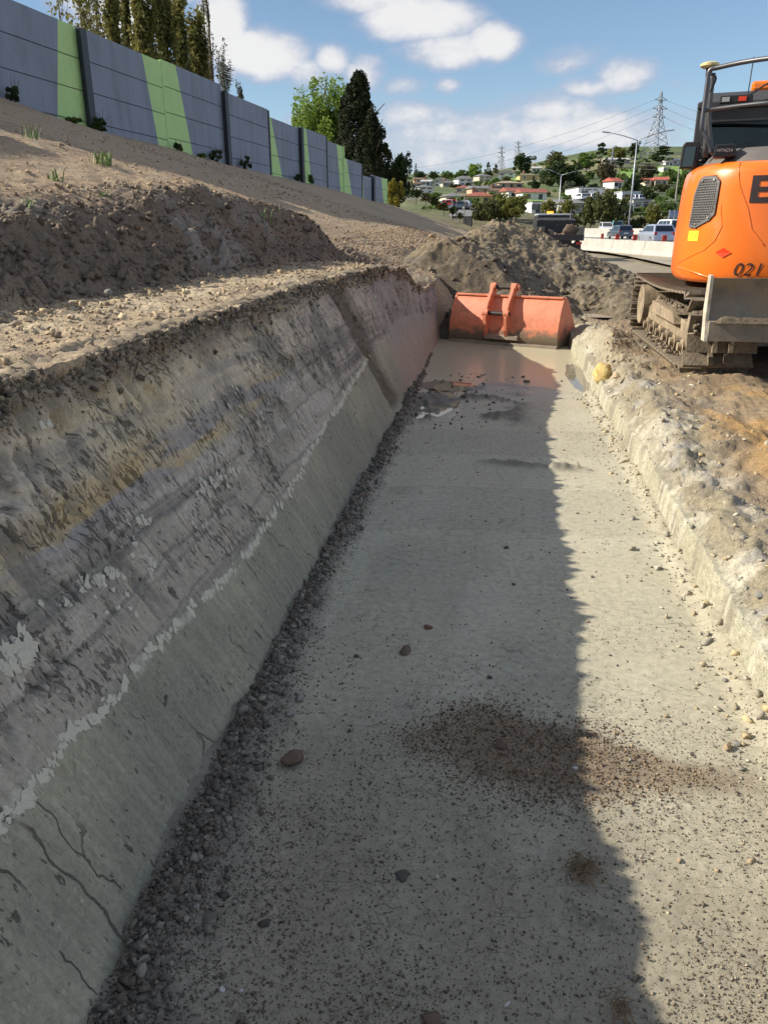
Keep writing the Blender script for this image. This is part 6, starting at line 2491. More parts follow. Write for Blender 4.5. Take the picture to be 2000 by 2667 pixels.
# the white shop with its sign
r, w, h, d, wh = hz(z5, 495, 750, 600, 722, 'white', 'grey', 'white flat fronted shop with a faded sign above parked cars', 'flat', .05, 1, name='shop', cat='shop', depth=12)
mb = MB()
for k, (a, b) in enumerate([(.14, .20), (.26, .30), (.31, .335), (.345, .37), (.38, .42), (.43, .46), (.47, .50), (.56, .60), (.61, .64), (.65, .68), (.69, .72)]):
    mb.b6(-w / 2 + a * w, -w / 2 + b * w, -.09, -.03, wh * .80, wh * (.87 if k % 3 else .90))
mb.build('sign_writing', MATS['roof_dark'], r)
MB().b6(-w / 2, w / 2, -1.6, .0, wh * .28, wh * .33).build('awning', mat_trim, r)
r, w, h, d, wh = hz(z5, 385, 600, 715, 850, 'grey', 'grey', 'low warehouse with white lines across its grey roof', 'gable', .3, 1, name='warehouse', cat='warehouse', depth=16)
hz(z5, 940, 1135, 640, 745, 'blue', 'pale', 'blue and white shed behind the tall lamp post', 'flat', .1, 1, name='shed', cat='shed')
hz(z5, 945, 1055, 785, 870, 'white', 'pale', 'white hut among trees beside the tall lamp', 'flat', 0, 1, name='hut', cat='hut')
hz(z5, 15, 105, 745, 850, 'white', 'grey', 'white box shed left of the truck beacon', 'flat', .2, 1, name='shed', cat='shed')
hz(z5, 1060, 1230, 770, 820, 'grey', 'grey', 'low grey roof behind trees right of the lamp', 'flat', 0, 1, name='shed', cat='shed')

# streets and lawns draped on the hill
mat_street = pmat('street_asphalt', (.16, .16, .165), .9, var=.12, scale=.5)
mat_lawn = pmat('lawn', (.16, .27, .045), .95, var=.18, scale=.6)


def drape(name, pts, mat, lift, n=14):
    """quad patch given by four photograph points, laid on the hill"""
    A, B, Cc, Dd = [hill_at(*p)[0] for p in pts]
    P_ = np.zeros((n, n, 3))
    for i in range(n):
        for j in range(n):
            a, b = i / (n - 1), j / (n - 1)
            q = (A * (1 - b) + B * b) * (1 - a) + (Dd * (1 - b) + Cc * b) * a
            P_[i, j] = (q.x, q.y, hill_z(q.x, q.y) + lift)
    return tag(link(name, grid_mesh(name, P_), mat), kind='structure')


drape('street', [z4(600, 690), z4(900, 690), z4(880, 800), z4(560, 800)], mat_street, .35)
drape('lawn', [z4(690, 625), z4(1060, 610), z4(900, 700), z4(690, 700)], mat_lawn, .25)
drape('lawn', [z4(1330, 560), z4(1790, 575), z4(1790, 650), z4(1400, 650)], mat_lawn, .25)
drape('lawn', [z4(1230, 300), z4(1440, 300), z4(1440, 345), z4(1230, 345)], mat_lawn, .25)
drape('lawn', [z5(1240, 365), z5(1560, 375), z5(1560, 560), z5(1400, 545)], mat_lawn, .25)
drape('lawn', [z5(930, 410), z5(1060, 400), z5(1060, 490), z5(930, 500)], mat_lawn, .25)
drape('car_park', [z5(390, 715), z5(720, 715), z5(900, 770), z5(600, 780)], mat_street, .3)

# ------------------------------------------------------------------ trees of the town
def z3(x, y):
    return 871 + x * .375, 290.3 + y * .375


def ht(x, yb, w, h, col, kind, label, F=None, name='tree', cat='tree', group=None, tf=.05):
    px, py = z3(x, yb)
    if F is None:
        p, F = hill_at(px, py)
    else:
        p = atf(px, py, F)
    sc_ = .375 * 1.20555 / FPX * F
    base = Vector((p.x, p.y, p.z - .4))
    return tree_at(base, w * sc_ * 1.08, h * sc_ * 1.05, col, kind, label, group, name, cat, tf)


for a in [
    (100, 262, 75, 48, 'dark', 'round', 'dark bushy tree at the far left of the ridge'), (178, 258, 58, 42, 'dark', 'round', 'second dark bushy tree on the left ridge'),
    (250, 278, 78, 66, 'green', 'round', 'mid green tree behind the white gabled house'), (330, 280, 88, 70, 'green', 'round', 'broad green tree left of the two storey house'),
    (410, 255, 78, 76, 'light', 'round', 'bright green tree right of the two storey house'), (443, 240, 11, 60, 'dark', 'column', 'pencil thin cypress on the ridge'),
    (487, 245, 48, 72, 'olive', 'cone', 'olive pine with open branches on the ridge'), (530, 235, 40, 55, 'olive', 'cone', 'small olive pine beside the pylon'),
    (685, 240, 116, 122, 'dark', 'round', 'big round dark tree under the small pylons'), (880, 210, 115, 100, 'olive', 'round', 'tall olive tree on the hill right of the round tree'),
    (858, 245, 70, 60, 'light', 'round', 'bright green bush below the tall olive tree'), (905, 330, 190, 165, 'dark', 'round', 'huge dark tree in the middle of the hillside'),
    (840, 300, 90, 100, 'dark', 'round', 'dark tree left of the huge dark one'), (950, 345, 76, 70, 'grey', 'round', 'grey green tree in front of the huge dark tree'),
    (1003, 325, 84, 96, 'dark', 'round', 'dark tree right of the grey green one'), (1132, 195, 92, 118, 'dark', 'flat', 'layered dark pine on the hill top'),
    (1050, 215, 120, 96, 'green', 'round', 'green tree left of the layered pine'), (1165, 300, 112, 140, 'brown', 'round', 'brownish tree below the layered pine'),
    (1240, 145, 105, 68, 'yellow', 'round', 'yellow green tree on the hill top behind the lamp'), (1325, 138, 62, 80, 'dark', 'round', 'dark tree on the hill top by the lamp'),
    (1395, 270, 112, 98, 'brown', 'round', 'brown leaved tree under the big pylon'), (1320, 340, 112, 100, 'dark', 'round', 'dark tree between the two red roofs'),
    (1405, 395, 100, 92, 'dark', 'round', 'dark tree below the right red roofs'), (1245, 195, 50, 60, 'dark', 'round', 'small dark tree right of the long grey roof'),
    (1545, 285, 100, 80, 'green', 'round', 'green bush mass right of the big pylon'), (1490, 175, 150, 88, 'dark', 'flat', 'wide dark scrub tree on the hill top right'),
    (1605, 320, 84, 100, 'green', 'round', 'green tree by the excavator mirror'), (760, 318, 62, 54, 'dark', 'round', 'dark shrub right of the tan roof'),
    (650, 308, 60, 44, 'green', 'round', 'green bush left of the tan roof'), (590, 285, 56, 48, 'olive', 'round', 'olive bush below the pylon house'),
    (530, 290, 50, 40, 'green', 'round', 'green bush right of the narrow cream house'), (375, 300, 40, 26, 'olive', 'round', 'low olive hedge under the two storey house'),
    (300, 305, 80, 24, 'olive', 'round', 'olive hedge between the left houses'), (720, 232, 36, 30, 'olive', 'round', 'small bush at the foot of the round dark tree'),
    (960, 262, 100, 80, 'green', 'round', 'green tree behind the huge dark tree'), (1075, 255, 60, 44, 'green', 'round', 'green bush left of the brownish tree'),
    (1040, 290, 60, 40, 'olive', 'round', 'olive scrub on the grassy slope'), (1260, 260, 40, 36, 'olive', 'round', 'single small bush on the open grass'),
    (1480, 330, 90, 50, 'olive', 'round', 'olive scrub right of the red roofs'), (1560, 370, 110, 70, 'green', 'round', 'green scrub above the motorway on the right'),
    (1440, 150, 60, 40, 'green', 'round', 'green tree behind the big pylon'), (1100, 330, 70, 50, 'green', 'round', 'green bush above the white shop'),
    (72, 235, 20, 58, 'grey', 'cone', 'faint tall pine at the left end of the ridge')]:
    ht(*a)
for a in [
    (440, 525, 100, 130, 'olive', 'round', 'olive tree left in the row behind the heap', 108), (505, 520, 120, 150, 'olive', 'round', 'tall olive tree behind the heap', 106),
    (560, 500, 120, 150, 'yellow', 'round', 'yellow green tree behind the heap top', 110), (645, 490, 140, 130, 'yellow', 'round', 'yellow flowering tree left of the truck', 104),
    (840, 470, 100, 100, 'yellow', 'round', 'yellow tree right above the truck cab', 112), (935, 500, 110, 120, 'yellow', 'round', 'yellow green tree behind the loaded rocks', 106),
    (1075, 540, 120, 170, 'olive', 'round', 'olive tree behind the motorway left of the big one', 98), (1165, 545, 170, 225, 'olive', 'round', 'largest yellowish tree behind the motorway', 96),
    (1240, 535, 110, 150, 'dark', 'round', 'dark tree just left of the tall lamp', 100), (1430, 540, 100, 130, 'yellow', 'round', 'yellow green tree above the silver car', 98),
    (1360, 535, 70, 70, 'olive', 'round', 'low olive tree right of the tall lamp', 100), (1595, 480, 56, 80, 'yellow', 'round', 'yellow bush beside the excavator tail', 96),
    (1510, 470, 120, 80, 'green', 'round', 'green shrub bank above the van', 104), (985, 525, 90, 70, 'olive', 'round', 'low olive shrub behind the truck tray', 96),
    (1310, 545, 90, 60, 'dark', 'round', 'low dark shrub at the lamp foot', 96), (1540, 540, 120, 70, 'olive', 'round', 'olive shrub behind the silver car', 96)]:
    ht(*a[:7], F=a[7] + 38)
# bushes along the shoulder of the slope past the wall
for i, (x, y, w_, h_) in enumerate([(75, 350, 70, 55), (130, 372, 60, 50), (185, 395, 60, 50), (235, 418, 50, 45), (285, 445, 50, 48), (330, 470, 40, 36)]):
    ht(x, y, w_, h_, 'dark' if i % 2 == 0 else 'olive', 'round', ['dark bush nearest the cypresses on the slope shoulder', 'olive bush second along the slope shoulder', 'dark bush third along the slope shoulder',
       'olive bush fourth along the slope shoulder', 'dark bush fifth along the slope shoulder', 'last small bush at the slope shoulder end'][i], F=92, name='bush', cat='bush', tf=.02)

# low scrub filling the ground between the houses
rg = np.random.default_rng(77)
pts_, n_ = [], 0
for _ in range(270):
    px, py = rg.uniform(880, 1500), None
    u_ = ((px * 1.20555 - 1000) / FPX) / 1.08
    F = rg.uniform(150, 470)
    base = np.array([u_ * F * math.cos(YAW) - F * math.sin(YAW), u_ * F * math.sin(YAW) + F * math.cos(YAW)])
    if vn(base[0] / 30, base[1] / 30, 88) < -.15:
        continue
    rr = rg.uniform(1.2, 3.2)
    q = crown_pts('round', 9, 120, int(rg.integers(1, 9999))) * np.array([rr, rr, rr * .42])
    q += np.array([base[0], base[1], hill_z(base[0], base[1]) - .3])
    pts_.append(q)
Vq, Fq = leaf_quads(np.concatenate(pts_), .42, 5)
tag(link('hillside_scrub', mesh_np('hillside_scrub', Vq, Fq), LM['green']), 'low scrub and hedges between the far houses', 'scrub', kind='stuff')

# ------------------------------------------------------------------ barriers and carriageway
mat_conc = pmat('barrier_concrete', (.38, .365, .33), .85, var=.12, scale=1.5, bump=.2, bscale=20, dirt=(.36, .34, .30), dirt_lo=.55, dirt_hi=.75, dirt_scale=2)
mat_asph = pmat('haul_road_surface', (.26, .235, .19), .9, var=.2, scale=1.0, bump=.4, bscale=15, dirt=(.34, .29, .21), dirt_lo=.45, dirt_hi=.6, dirt_scale=.25, stretch=(1, .3, 1))
mat_mway = pmat('motorway_asphalt', (.15, .15, .15), .85, var=.12, scale=.8)


def road_pt(px, py, F):
    p = atf(px, 505, F)
    p.z = float(road_z(F))
    return p


near_line = [road_pt(1700, 0, 30.5), road_pt(1560, 0, 34.5), road_pt(1470, 0, 38), road_pt(1400, 0, 41.5), road_pt(1330, 0, 46), road_pt(1250, 0, 53), road_pt(1190, 0, 60), road_pt(1120, 0, 72), road_pt(1070, 0, 88)]
far_line = [road_pt(1700, 0, 72), road_pt(1560, 0, 83), road_pt(1470, 0, 92), road_pt(1400, 0, 100), road_pt(1330, 0, 108), road_pt(1250, 0, 117), road_pt(1190, 0, 122), road_pt(1130, 0, 126)]


def ribbon(name, left, right, mat, lift):
    n = 30

    def samp(L, t):
        k = t * (len(L) - 1)
        i = min(len(L) - 2, int(k))
        return L[i].lerp(L[i + 1], k - i)
    P_ = np.zeros((n, 8, 3))
    for i in range(n):
        a, b = samp(left, i / (n - 1)), samp(right, i / (n - 1))
        for j in range(8):
            q = a.lerp(b, j / 7)
            P_[i, j] = (q.x, q.y, q.z + lift)
    return tag(link(name, grid_mesh(name, P_), mat), kind='structure')


ribbon('motorway', near_line[:8], far_line, mat_mway, .02)
hl = [Vector((14, 9.0, .40)), Vector((11, 13, .40)), Vector((8.5, 17, .40)), Vector((6.5, 22, .40)), Vector((6, 30, .41)), Vector((6.5, 42, .45)), Vector((7, 55, .5)), Vector((7.5, 75, .58)), Vector((8, 88, .62))]
ribbon('haul_road', hl, near_line, mat_asph, .025)
BARP = [(-.30, 0), (.30, 0), (.30, .08), (.17, .26), (.10, .82), (-.10, .82), (-.17, .26), (-.30, .08)]


def barrier(name, line, label, hs, seglen, drop=0.0):
    r = empty(name, line[0])
    tag(r, label, 'barrier')
    k = 0
    for a, b in zip(line[:-1], line[1:]):
        L = (b - a).length
        n = max(1, round(L / seglen))
        for i in range(n):
            p, q = a.lerp(b, i / n), a.lerp(b, (i + 1) / n)
            d = q - p
            ln = d.length
            mb = MB()
            mb.prism([(x, z * hs) for x, z in BARP], 'y', .02, ln - .02)
            o = mb.build('segment', mat_conc, r, bevel=.015, seg=1)
            o.location = p - line[0] - Vector((0, 0, drop))
            o.rotation_euler = (math.asin(d.z / ln), 0, math.atan2(d.y, d.x) - math.pi / 2)
            k += 1
    return r


barrier('concrete_barrier', near_line, 'near concrete barrier between haul road and motorway', .86, 6)
barrier('concrete_barrier', far_line, 'far concrete median barrier behind the cars', 1.45, 8)
# chevron markers on the near barrier
mat_chev = pmat('chevron_red', (.62, .05, .03), .5, var=.05)
for i, (px, F, lab) in enumerate([(1470, 38, 'red chevron marker nearest the excavator tail'), (1436, 39.6, 'red chevron marker below the silver car'), (1372, 43, 'red chevron marker between the two cars'),
                                  (1334, 45.5, 'red chevron marker below the blue grey car'), (1301, 48.5, 'small red marker left of the blue grey car'), (1253, 52.5, 'faint small marker by the truck tray')]):
    b = road_pt(px, 0, F)
    p = b + Vector((0, 0, .70))
    r = empty('chevron_marker', p, YAW + .1)
    tag(r, lab, 'marker')
    w_ = .12 if i < 4 else .08
    MB().b6(-w_, w_, -.012, .012, 0, .30).build('plate', mat_chev if i < 5 else pmat('marker_brown', (.16, .13, .06), .7), r)
    MB().b6(-.02, .02, .012, .04, -.02, .28).build('stake', mat_dark, r)
    if i < 4:
        mb = MB()
        for s_ in (-1, 1):
            mb.poly([(-.06, -.016, .15 + s_ * .11), (-.01, -.016, .15 + s_ * .11), (.06, -.016, .15), (.01, -.016, .15)], [(0, 1, 2, 3)])
        mb.build('arrow', pmat('chevron_black', (.03, .015, .015), .5), r)


# ------------------------------------------------------------------ vehicles
def wheel(parent, x, y, r, w, rim):
    mb = MB()
    mb.tube([(x - w / 2, y, r), (x - w * .3, y, r), (x + w * .3, y, r), (x + w / 2, y, r)], [r * .92, r, r, r * .92], 20)
    wh_ = mb.build('wheel', mat_black, parent, smooth='auto')
    mb = MB()
    sx = 1 if x > 0 else -1
    cyl(mb, (x + sx * w * .42, y, r), (x + sx * w * .53, y, r), r * .62, 16)
    mb.build('rim', rim, wh_)


def car(name, loc, rz, paint, label, L=4.4, W=1.76, H=1.55, style='hatch', cat='car'):
    """rear at y=0, front at y=L"""
    r = empty(name, loc, rz)
    tag(r, label, cat)
    hw = W / 2
    bz = H * .60
    if style == 'van':
        low = [(.02, .30), (.0, .55), (.03, bz), (L - 1.0, bz), (L - .15, bz - .25), (L, .65), (L - .02, .30)]
        up = [(.05, bz), (.16, H - .06), (.30, H), (L - 1.9, H), (L - 1.6, H - .05), (L - .95, bz)]
    else:
        low = [(.03, .25), (.0, .50), (.04, .78), (.10, bz), (L - 1.25, bz), (L - .25, bz - .18), (L - .03, .60), (L - .03, .25)]
        up = [(.10, bz), (.42, H - .09), (.62, H - .015), (1.2, H), (L - 2.35, H - .03), (L - 1.95, H - .12), (L - 1.15, bz)]
    body = MB().prism(low, 'x', -hw, hw).build('body', paint, r, bevel=.05, seg=3)
    body.data.polygons.foreach_set('use_smooth', [True] * len(body.data.polygons))
    body.data.set_sharp_from_angle(angle=R(35))
    # cabin with tumblehome
    n = len(up)
    pts = []
    for s_ in (-1, 1):
        for (y, z) in up:
            t = (z - bz) / (H - bz)
            pts.append((s_ * (hw - .03 - .15 * t), y, z))
    fs = [tuple(range(n - 1, -1, -1)), tuple(range(n, 2 * n))] + [(i, (i + 1) % n, n + (i + 1) % n, n + i) for i in range(n)]
    cb = MB().poly(pts, fs).build('cabin', paint, r, bevel=.03)
    # glass: rear, front, sides
    def pt(s_, y, z, o=.012):
        t = (z - bz) / (H - bz)
        return (s_ * (hw - .03 - .15 * t + o), y, z)
    zr0, zr1 = bz + .06, H - .13
    yr = lambda z: np.interp(z, [up[0][1], up[1][1]], [up[0][0], up[1][0]]) - .014
    ins = .10
    mb = MB()
    mb.poly([(-(hw - .03) + ins, yr(zr0), zr0), ((hw - .03) - ins, yr(zr0), zr0), ((hw - .15) - ins, yr(zr1), zr1), (-(hw - .15) + ins, yr(zr1), zr1)], [(0, 1, 2, 3)])
    mb.build('rear_window', mat_carglass, r)
    fy = lambda z: np.interp(z, [up[-1][1], up[-2][1]], [up[-1][0], up[-2][0]]) + .014
    mb = MB()
    mb.poly([(-(hw - .03) + ins, fy(zr0), zr0), ((hw - .03) - ins, fy(zr0), zr0), ((hw - .15) - ins, fy(zr1), zr1), (-(hw - .15) + ins, fy(zr1), zr1)], [(0, 1, 2, 3)])
    mb.build('windscreen', mat_carglass, r)
    for s_ in (-1, 1):
        yb_, yt_ = yr(zr0) + .25, yr(zr1) + .28
        fb, ft = fy(zr0) - .25, fy(zr1) - .22
        cuts = [0, .30, .62, 1.0]
        for a, b in zip(cuts[:-1], cuts[1:]):
            q = [pt(s_, yb_ + (fb - yb_) * (a + .015), zr0), pt(s_, yb_ + (fb - yb_) * (b - .015), zr0), pt(s_, yt_ + (ft - yt_) * (b - .015), zr1), pt(s_, yt_ + (ft - yt_) * (a + .015), zr1)]
            MB().poly(q, [(0, 1, 2, 3)]).build('side_window', mat_carglass, r)
        MB().b6(s_ * (hw - .13) - .13, s_ * (hw - .13) + .13, -.022, .06, .74, .93 if style != 'van' else 1.15).build('tail_light', pmat('tail_red', (.45, .02, .02), .25, var=.1), r, bevel=.02)
        MB().box((s_ * (hw + .10), L - 1.45 if style != 'van' else L - 1.2, bz + .08), (.20, .10, .14)).build('wing_mirror', paint, r, bevel=.02)
        for y in (.80, L - .85):
            wheel(r, s_ * (hw - .10), y, .32, .21, mat_bolt)
    MB().b6(-.26, .26, -.03, .0, .58, .69).build('number_plate', mat_white, r)
    MB().b6(-hw + .03, hw - .03, -.05, .12, .28, .50).build('bumper', paint if style != 'van' else mat_dark, r, bevel=.03)
    return r


paint_blue = pmat('paint_bluegrey', (.075, .105, .15), .25, metal=.4, var=.03, coat=.6)
paint_silver = pmat('paint_silver', (.42, .46, .56), .28, metal=.5, var=.03, coat=.6)
paint_white = pmat('paint_white', (.62, .65, .70), .3, var=.03, coat=.5)
paint_teal = pmat('paint_teal', (.25, .55, .55), .35, var=.04)


def vloc(px, F, dz=0):
    p = road_pt(px, 0, F)
    p.z += .03 + dz
    return p


car('car', vloc(1352, 96), YAW + .05, paint_blue, 'dark blue grey hatchback driving away behind the near barrier')
car('car', vloc(1436, 66), YAW + .03, paint_silver, 'silver station wagon behind the near barrier by the excavator', L=4.5, W=1.78, H=1.55)
car('van', vloc(1466, 76), YAW + .04, paint_white, 'white van with a ladder rack behind the silver car', L=4.9, W=1.85, H=2.0, style='van', cat='van')
p = vloc(1447, 53)
rk = empty('ladder_rack', vloc(1456, 78) + Vector((.0, 0, 2.03)), YAW + .04)
tag(rk, 'blue grey sign board rack on the white van roof', 'rack')
MB().b6(-.75, .55, -.02, .03, .12, .75).build('board', pmat('board_bluegrey', (.16, .20, .30), .5), rk)
for x in (-.72, -.25, .5):
    MB().b6(x - .025, x + .025, -.05, .06, 0, .82).build('upright', mat_bolt, rk)
car('ute', vloc(1303, 128, .3), YAW + math.pi - .1, paint_white, 'white car beyond the far barrier, only its top showing', H=1.75)
car('car', vloc(1332, 132, .4), YAW - .1, paint_teal, 'pale teal vehicle top beyond the far barrier near the lamp', H=1.9, style='van', cat='vehicle')
# parked cars of the town
for i, (zx, zy, col, lab) in enumerate([(800, 715, paint_blue, 'parked dark car on the far street by the lawn'), (840, 712, paint_white, 'parked white car on the far street by the lawn'), (632, 690, paint_white, 'white vehicle on the far street by the poles')]):
    p, F = hill_at(*z4(zx, zy))
    p.z += .4
    car('car', p, YAW + 1.2, col, lab)
p, F = hill_at(*z4(680, 698))
p.z += .4
car('car', p, YAW + 1.4, pmat('paint_red', (.6, .05, .03), .4), 'red vehicle on the far street by the poles')
for i, zx in enumerate([560, 610, 660, 1110, 1150]):
    p, F = hill_at(*z5(zx, 735 if i < 3 else 748))
    p.z += .4
    car('car', p, YAW + .3, paint_white if i % 2 == 0 else paint_silver,
        ['white car parked left under the shop awning', 'silver car parked mid under the shop awning', 'white car parked right under the shop awning', 'silver car parked by the blue shed', 'white car parked right of the blue shed'][i])

# dump truck with rocks behind the heap
TK = atf(1216, 530, 37)
TK.z = .42
truck = empty('dump_truck', TK, YAW - .06)
truck.scale = (.86, .86, .86)
tag(truck, 'black dump truck behind the heap, tray loaded with boulders', 'truck')
mat_tray = pmat('tray_black', (.03, .03, .033), .5, var=.25, scale=3, dirt=(.16, .13, .10), dirt_lo=.58, dirt_hi=.75, dirt_scale=2)
mb = MB()
# tray: rear at y=0, cab beyond; local x right
mb.b6(-1.05, 1.05, .0, 3.3, .95, 1.02)
mb.b6(-1.05, -.99, .0, 3.3, 1.0, 1.62)
mb.b6(.99, 1.05, .0, 3.3, 1.0, 1.62)
mb.b6(-1.05, 1.05, 3.24, 3.3, 1.0, 1.95)
mb.build('tray', mat_tray, truck, bevel=.012)
MB().b6(-1.05, 1.05, -.05, .01, .92, 1.22).build('tailgate', mat_tray, truck, bevel=.012)
MB().tube([(-1.05, 3.1, 1.98), (-.9, 3.1, 2.02), (.9, 3.1, 2.02), (1.05, 3.1, 1.98)], .025, 8).build('head_rail', mat_bolt, truck)
MB().b6(-.45, .45, .1, 5.2, .55, .92).build('chassis', mat_black, truck)
mb = MB()
pr = [(3.5, .7), (5.4, .7), (5.45, 1.35), (5.2, 2.18), (3.75, 2.25), (3.5, 2.1)]
tc_ = mb.prism(pr, 'x', -1.02, 1.02).build('cab', mat_tray, truck, bevel=.04)
MB().b6(-.75, .75, 3.47, 3.51, 1.55, 1.98).build('rear_window', mat_carglass, tc_)
for x in (-.32, .02):
    MB().b6(x, x + .28, 3.44, 3.48, 1.60, 1.72).build('light', mat_bolt, tc_)
MB().b6(-.98, .98, 3.6, 5.1, 2.23, 2.32).build('roof', paint_white, tc_, bevel=.03)
MB().box((-.25, 3.9, 2.39), (.35, .16, .13)).build('beacon', pmat('beacon_lit', (.9, .25, .02), .3, emit=((1.0, .22, .02), 2.0)), truck, bevel=.03)
MB().tube([(.85, 3.42, 1.2), (.85, 3.42, 2.55)], .05, 10).build('exhaust_stack', mat_black, truck, smooth=True)
for s_ in (-1, 1):
    for y in (.9, 4.6):
        wheel(truck, s_ * .88, y, .46, .28, mat_dark)
    MB().b6(s_ * .62 - .3, s_ * .62 + .3, .28, .32, .25, .80).build('mud_flap', mat_black, truck)
    MB().box((s_ * .8, -.04, .80), (.30, .05, .12)).build('tail_light', pmat('tail_red', (.45, .02, .02), .25), truck)
for i, (x, y, w_, cl_, lab) in enumerate([(.45, .75, .85, 'brown', 'largest boulder at the right rear of the truck tray'), (-.12, .9, .62, 'red', 'dark reddish boulder beside the largest one'),
                                          (-.55, .9, .66, 'brown', 'brown boulder at the left of the truck tray'), (-.3, 1.7, .7, 'brown', 'boulder further forward in the truck tray'), (.5, 1.9, .8, 'brown', 'boulder behind the largest one in the tray')]):
    q = truck.matrix_basis @ Vector((x, y, 1.02))
    stone(0, 0, w_, cl_, lab, i, .7 * i, loc=q, name='boulder', cat='boulder', flat=1.5 if i == 0 else 1.1)

# ------------------------------------------------------------------ lamps, poles, pylons, wires
mat_galv = pmat('galvanised', (.36, .38, .41), .5, metal=.5, var=.06)


def lamp(px_t, py_t, px_b, F, arm_l, arm_r, label, r0=.11):
    top = atf(px_t, py_t, F)
    base = Vector((top.x, top.y, .5))
    r = empty('street_lamp', base, YAW)
    tag(r, label, 'street lamp')
    h = top.z - base.z
    MB().tube([(0, 0, -.5), (0, 0, h * .5), (0, 0, h)], [r0, r0 * .85, r0 * .6], 10).build('pole', mat_galv, r, smooth=True)
    sc_ = 1.20555 / FPX * F
    for s_, (dx, dy) in ((-1, arm_l), (1, arm_r)):
        ax, az = s_ * dx * sc_, dy * sc_
        MB().tube([(0, 0, h - .05), (ax * .5, 0, h + az * .55), (ax, 0, h + az)], .05, 8).build('arm', mat_galv, r, smooth=True)
        MB().box((ax + s_ * .38, 0, h + az + .02), (.95, .30, .12), (0, -s_ * .12, 0)).build('lamp_head', mat_galv, r, bevel=.03)


lamp(1376, 302, 1358, 100, (56, 13), (56, 16), 'tall double arm street lamp above the cars')
lamp(1212, 378, 1208, 165, (26, 10), (44, 10), 'farther double arm street lamp above the truck', .14)


def pole(px, pyt, pyb, label, F=None, r0=.14, cross=False):
    if F is None:
        p, F = hill_at(px, pyb)
    else:
        p = atf(px, pyb, F)
    h = atf(px, pyt, F).z - p.z
    r = empty('utility_pole', p, YAW)
    tag(r, label, 'pole')
    MB().tube([(0, 0, -2.5), (0, 0, h)], r0, 8, r1=r0 * .7).build('pole', pmat('pole_wood', (.30, .28, .25), .85, var=.1), r)
    if cross:
        MB().b6(-1.1, 1.1, -.06, .06, h - .9, h - .75).build('crossarm', mat_bark, r)
    return r


for (zx, yt, yb, lab, cr) in [(598, 560, 745, 'slim pole left of the far street', False), (658, 540, 690, 'brown utility pole with crossarm by the red vehicle', True), (750, 515, 800, 'pale pole in front of the lawn', False),
                              (1260, 560, 770, 'pale pole rising from the yellow trees', False)]:
    (px, t), (_, b) = z4(zx, yt), z4(zx, yb)
    pole(px, t, b, lab, F=148, r0=.13, cross=cr)
for (zx, yt, yb, lab) in [(1490, 360, 740, 'tall pale pole left of the excavator mirror'), (1497, 650, 740, 'short pole beside the tall pale pole'), (1570, 660, 790, 'short pole beside the excavator tail'), (1325, 745, 800, 'leaning short pole above the silver car')]:
    (px, t), (_, b) = z5(zx, yt), z5(zx, yb)
    pole(px, t, b, lab, F=150, r0=.16)


def pylon(px, pyt, pyb, F, wpx, label, nseg=9, th=.10, arms=((.62, .9), (.75, 1.0), (.88, .9))):
    top = atf(px, pyt, F)
    bot = atf(px, pyb, F)
    h = top.z - bot.z
    sc_ = 1.20555 / FPX * F
    bw = wpx * sc_ / 2
    r = empty('pylon', (bot.x, bot.y, bot.z), YAW + .3)
    tag(r, label, 'pylon')

    def half(t):
        return bw * (1 - t / .62 * .78) if t < .62 else bw * (.22 - (t - .62) / .38 * .19)
    mb = MB()
    lev = [i / nseg for i in range(nseg + 1)]
    for sx in (-1, 1):
        for sy in (-1, 1):
            mb.tube([(sx * half(t), sy * half(t), h * t) for t in lev], th, 4)
    for a, b in zip(lev[:-1], lev[1:]):
        ha, hb = half(a), half(b)
        for (p, q) in [((-1, -1), (1, -1)), ((1, -1), (1, 1)), ((1, 1), (-1, 1)), ((-1, 1), (-1, -1))]:
            mb.tube([(p[0] * ha, p[1] * ha, h * a), (q[0] * hb, q[1] * hb, h * b)], th * .6, 4, caps=False)
            mb.tube([(q[0] * ha, q[1] * ha, h * a), (p[0] * hb, p[1] * hb, h * b)], th * .6, 4, caps=False)
    mb.build('lattice_tower', mat_galv, r)
    ends = []
    for (t, wd) in arms:
        aw = bw * wd
        hh = half(t)
        for s_ in (-1, 1):
            MB().tube([(s_ * hh, 0, h * t), (s_ * aw, 0, h * t + .3)], th * .9, 4).tube([(s_ * hh, 0, h * (t + .05)), (s_ * aw, 0, h * t + .3)], th * .7, 4).build('crossarm', mat_galv, r)
            ends.append(r.matrix_basis @ Vector((s_ * aw, 0, h * t + .1)))
    return ends


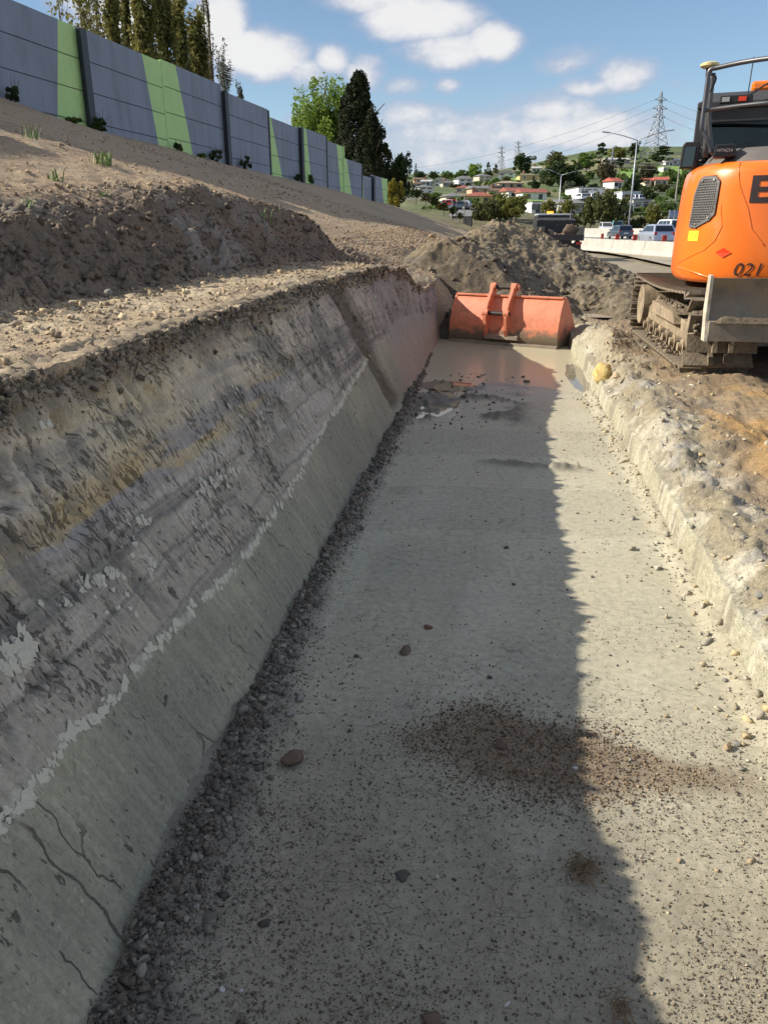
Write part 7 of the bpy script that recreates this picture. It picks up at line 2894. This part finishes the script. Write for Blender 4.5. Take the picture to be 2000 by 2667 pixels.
E1 = pylon(1412, 198, 352, 420, 46, 'big lattice pylon on the right hill', 11, .20, ((.64, .62), (.76, .72), (.88, .60)))
E2 = pylon(1081, 313, 368, 640, 14, 'small pylon left of the round dark tree', 8, .16, ((.5, 1.1), (.68, 1.2), (.86, 1.0)))
E3 = pylon(1117, 303, 350, 700, 14, 'small pylon rising behind the round dark tree', 8, .16, ((.5, 1.1), (.68, 1.2), (.86, 1.0)))
pylon(1317, 318, 392, 330, 11, 'slender pylon in front of the long grey roof', 8, .12, ((.6, 1.0), (.8, 1.0)))
mat_wire = pmat('wire', (.10, .10, .11), .6, var=0)


def wire(a, b, sag, label, r=.05, n=14):
    pts = []
    for i in range(n + 1):
        t = i / n
        p = a.lerp(b, t)
        p.z -= sag * 4 * t * (1 - t)
        pts.append(p)
    o = MB().tube(pts, r, 4, caps=False).build('power_line', mat_wire)
    return tag(o, label, 'power line', 'power lines of the big pylon')


L0 = [atf(840, y, 470) for y in (362, 385, 404)]
names = ['top left', 'middle left', 'lowest left', 'top right', 'middle right', 'lowest right']
for k, (idx, py) in enumerate([(4, 368), (2, 392), (0, 412)]):
    wire(E1[idx], atf(835, py, 520), 6, ['uppermost', 'middle', 'lowest'][k] + ' power line running left from the big pylon', .055)
for k, (idx, py) in enumerate([(5, 262), (3, 292), (1, 318)]):
    wire(E1[idx], atf(1700, py, 380), 3, ['uppermost', 'middle', 'lowest'][k] + ' power line running right from the big pylon', .05)
for k, (p0, p1, F) in enumerate([((1290, 338), (1480, 356), 170), ((1300, 350), (1480, 362), 170), ((1240, 420), (1480, 436), 150), ((1210, 445), (1490, 452), 150)]):
    wire(atf(*p0, F), atf(*p1, F * .9), .8, ['street wire crossing the tall lamp high up', 'second street wire under the highest', 'street wire across the dark trees', 'lowest street wire above the motorway'][k], .03)

# silt fence and a scrap of orange mesh on the slope foot
p0, p1 = atf(1000, 483, 40), atf(1018, 490, 34)
mb = MB()
mb.poly([p0, p1, p1 + Vector((0, 0, .35)), p0 + Vector((0, 0, .35)), p0 + Vector((.03, 0, 0)), p1 + Vector((.03, 0, 0)), p1 + Vector((.03, 0, .35)), p0 + Vector((.03, 0, .35))],
        [(0, 1, 2, 3), (7, 6, 5, 4), (0, 4, 5, 1), (3, 2, 6, 7), (0, 3, 7, 4), (1, 5, 6, 2)])
tag(mb.build('silt_fence', mat_black), 'short black silt fence at the foot of the slope', 'fence')
q = aty(936, 512, 12.9)
stone(0, 0, .16, 'tan', 'orange clay lump on the dark soil left of the heap', 3, .4, loc=q, name='clay_lump', cat='clay lump')
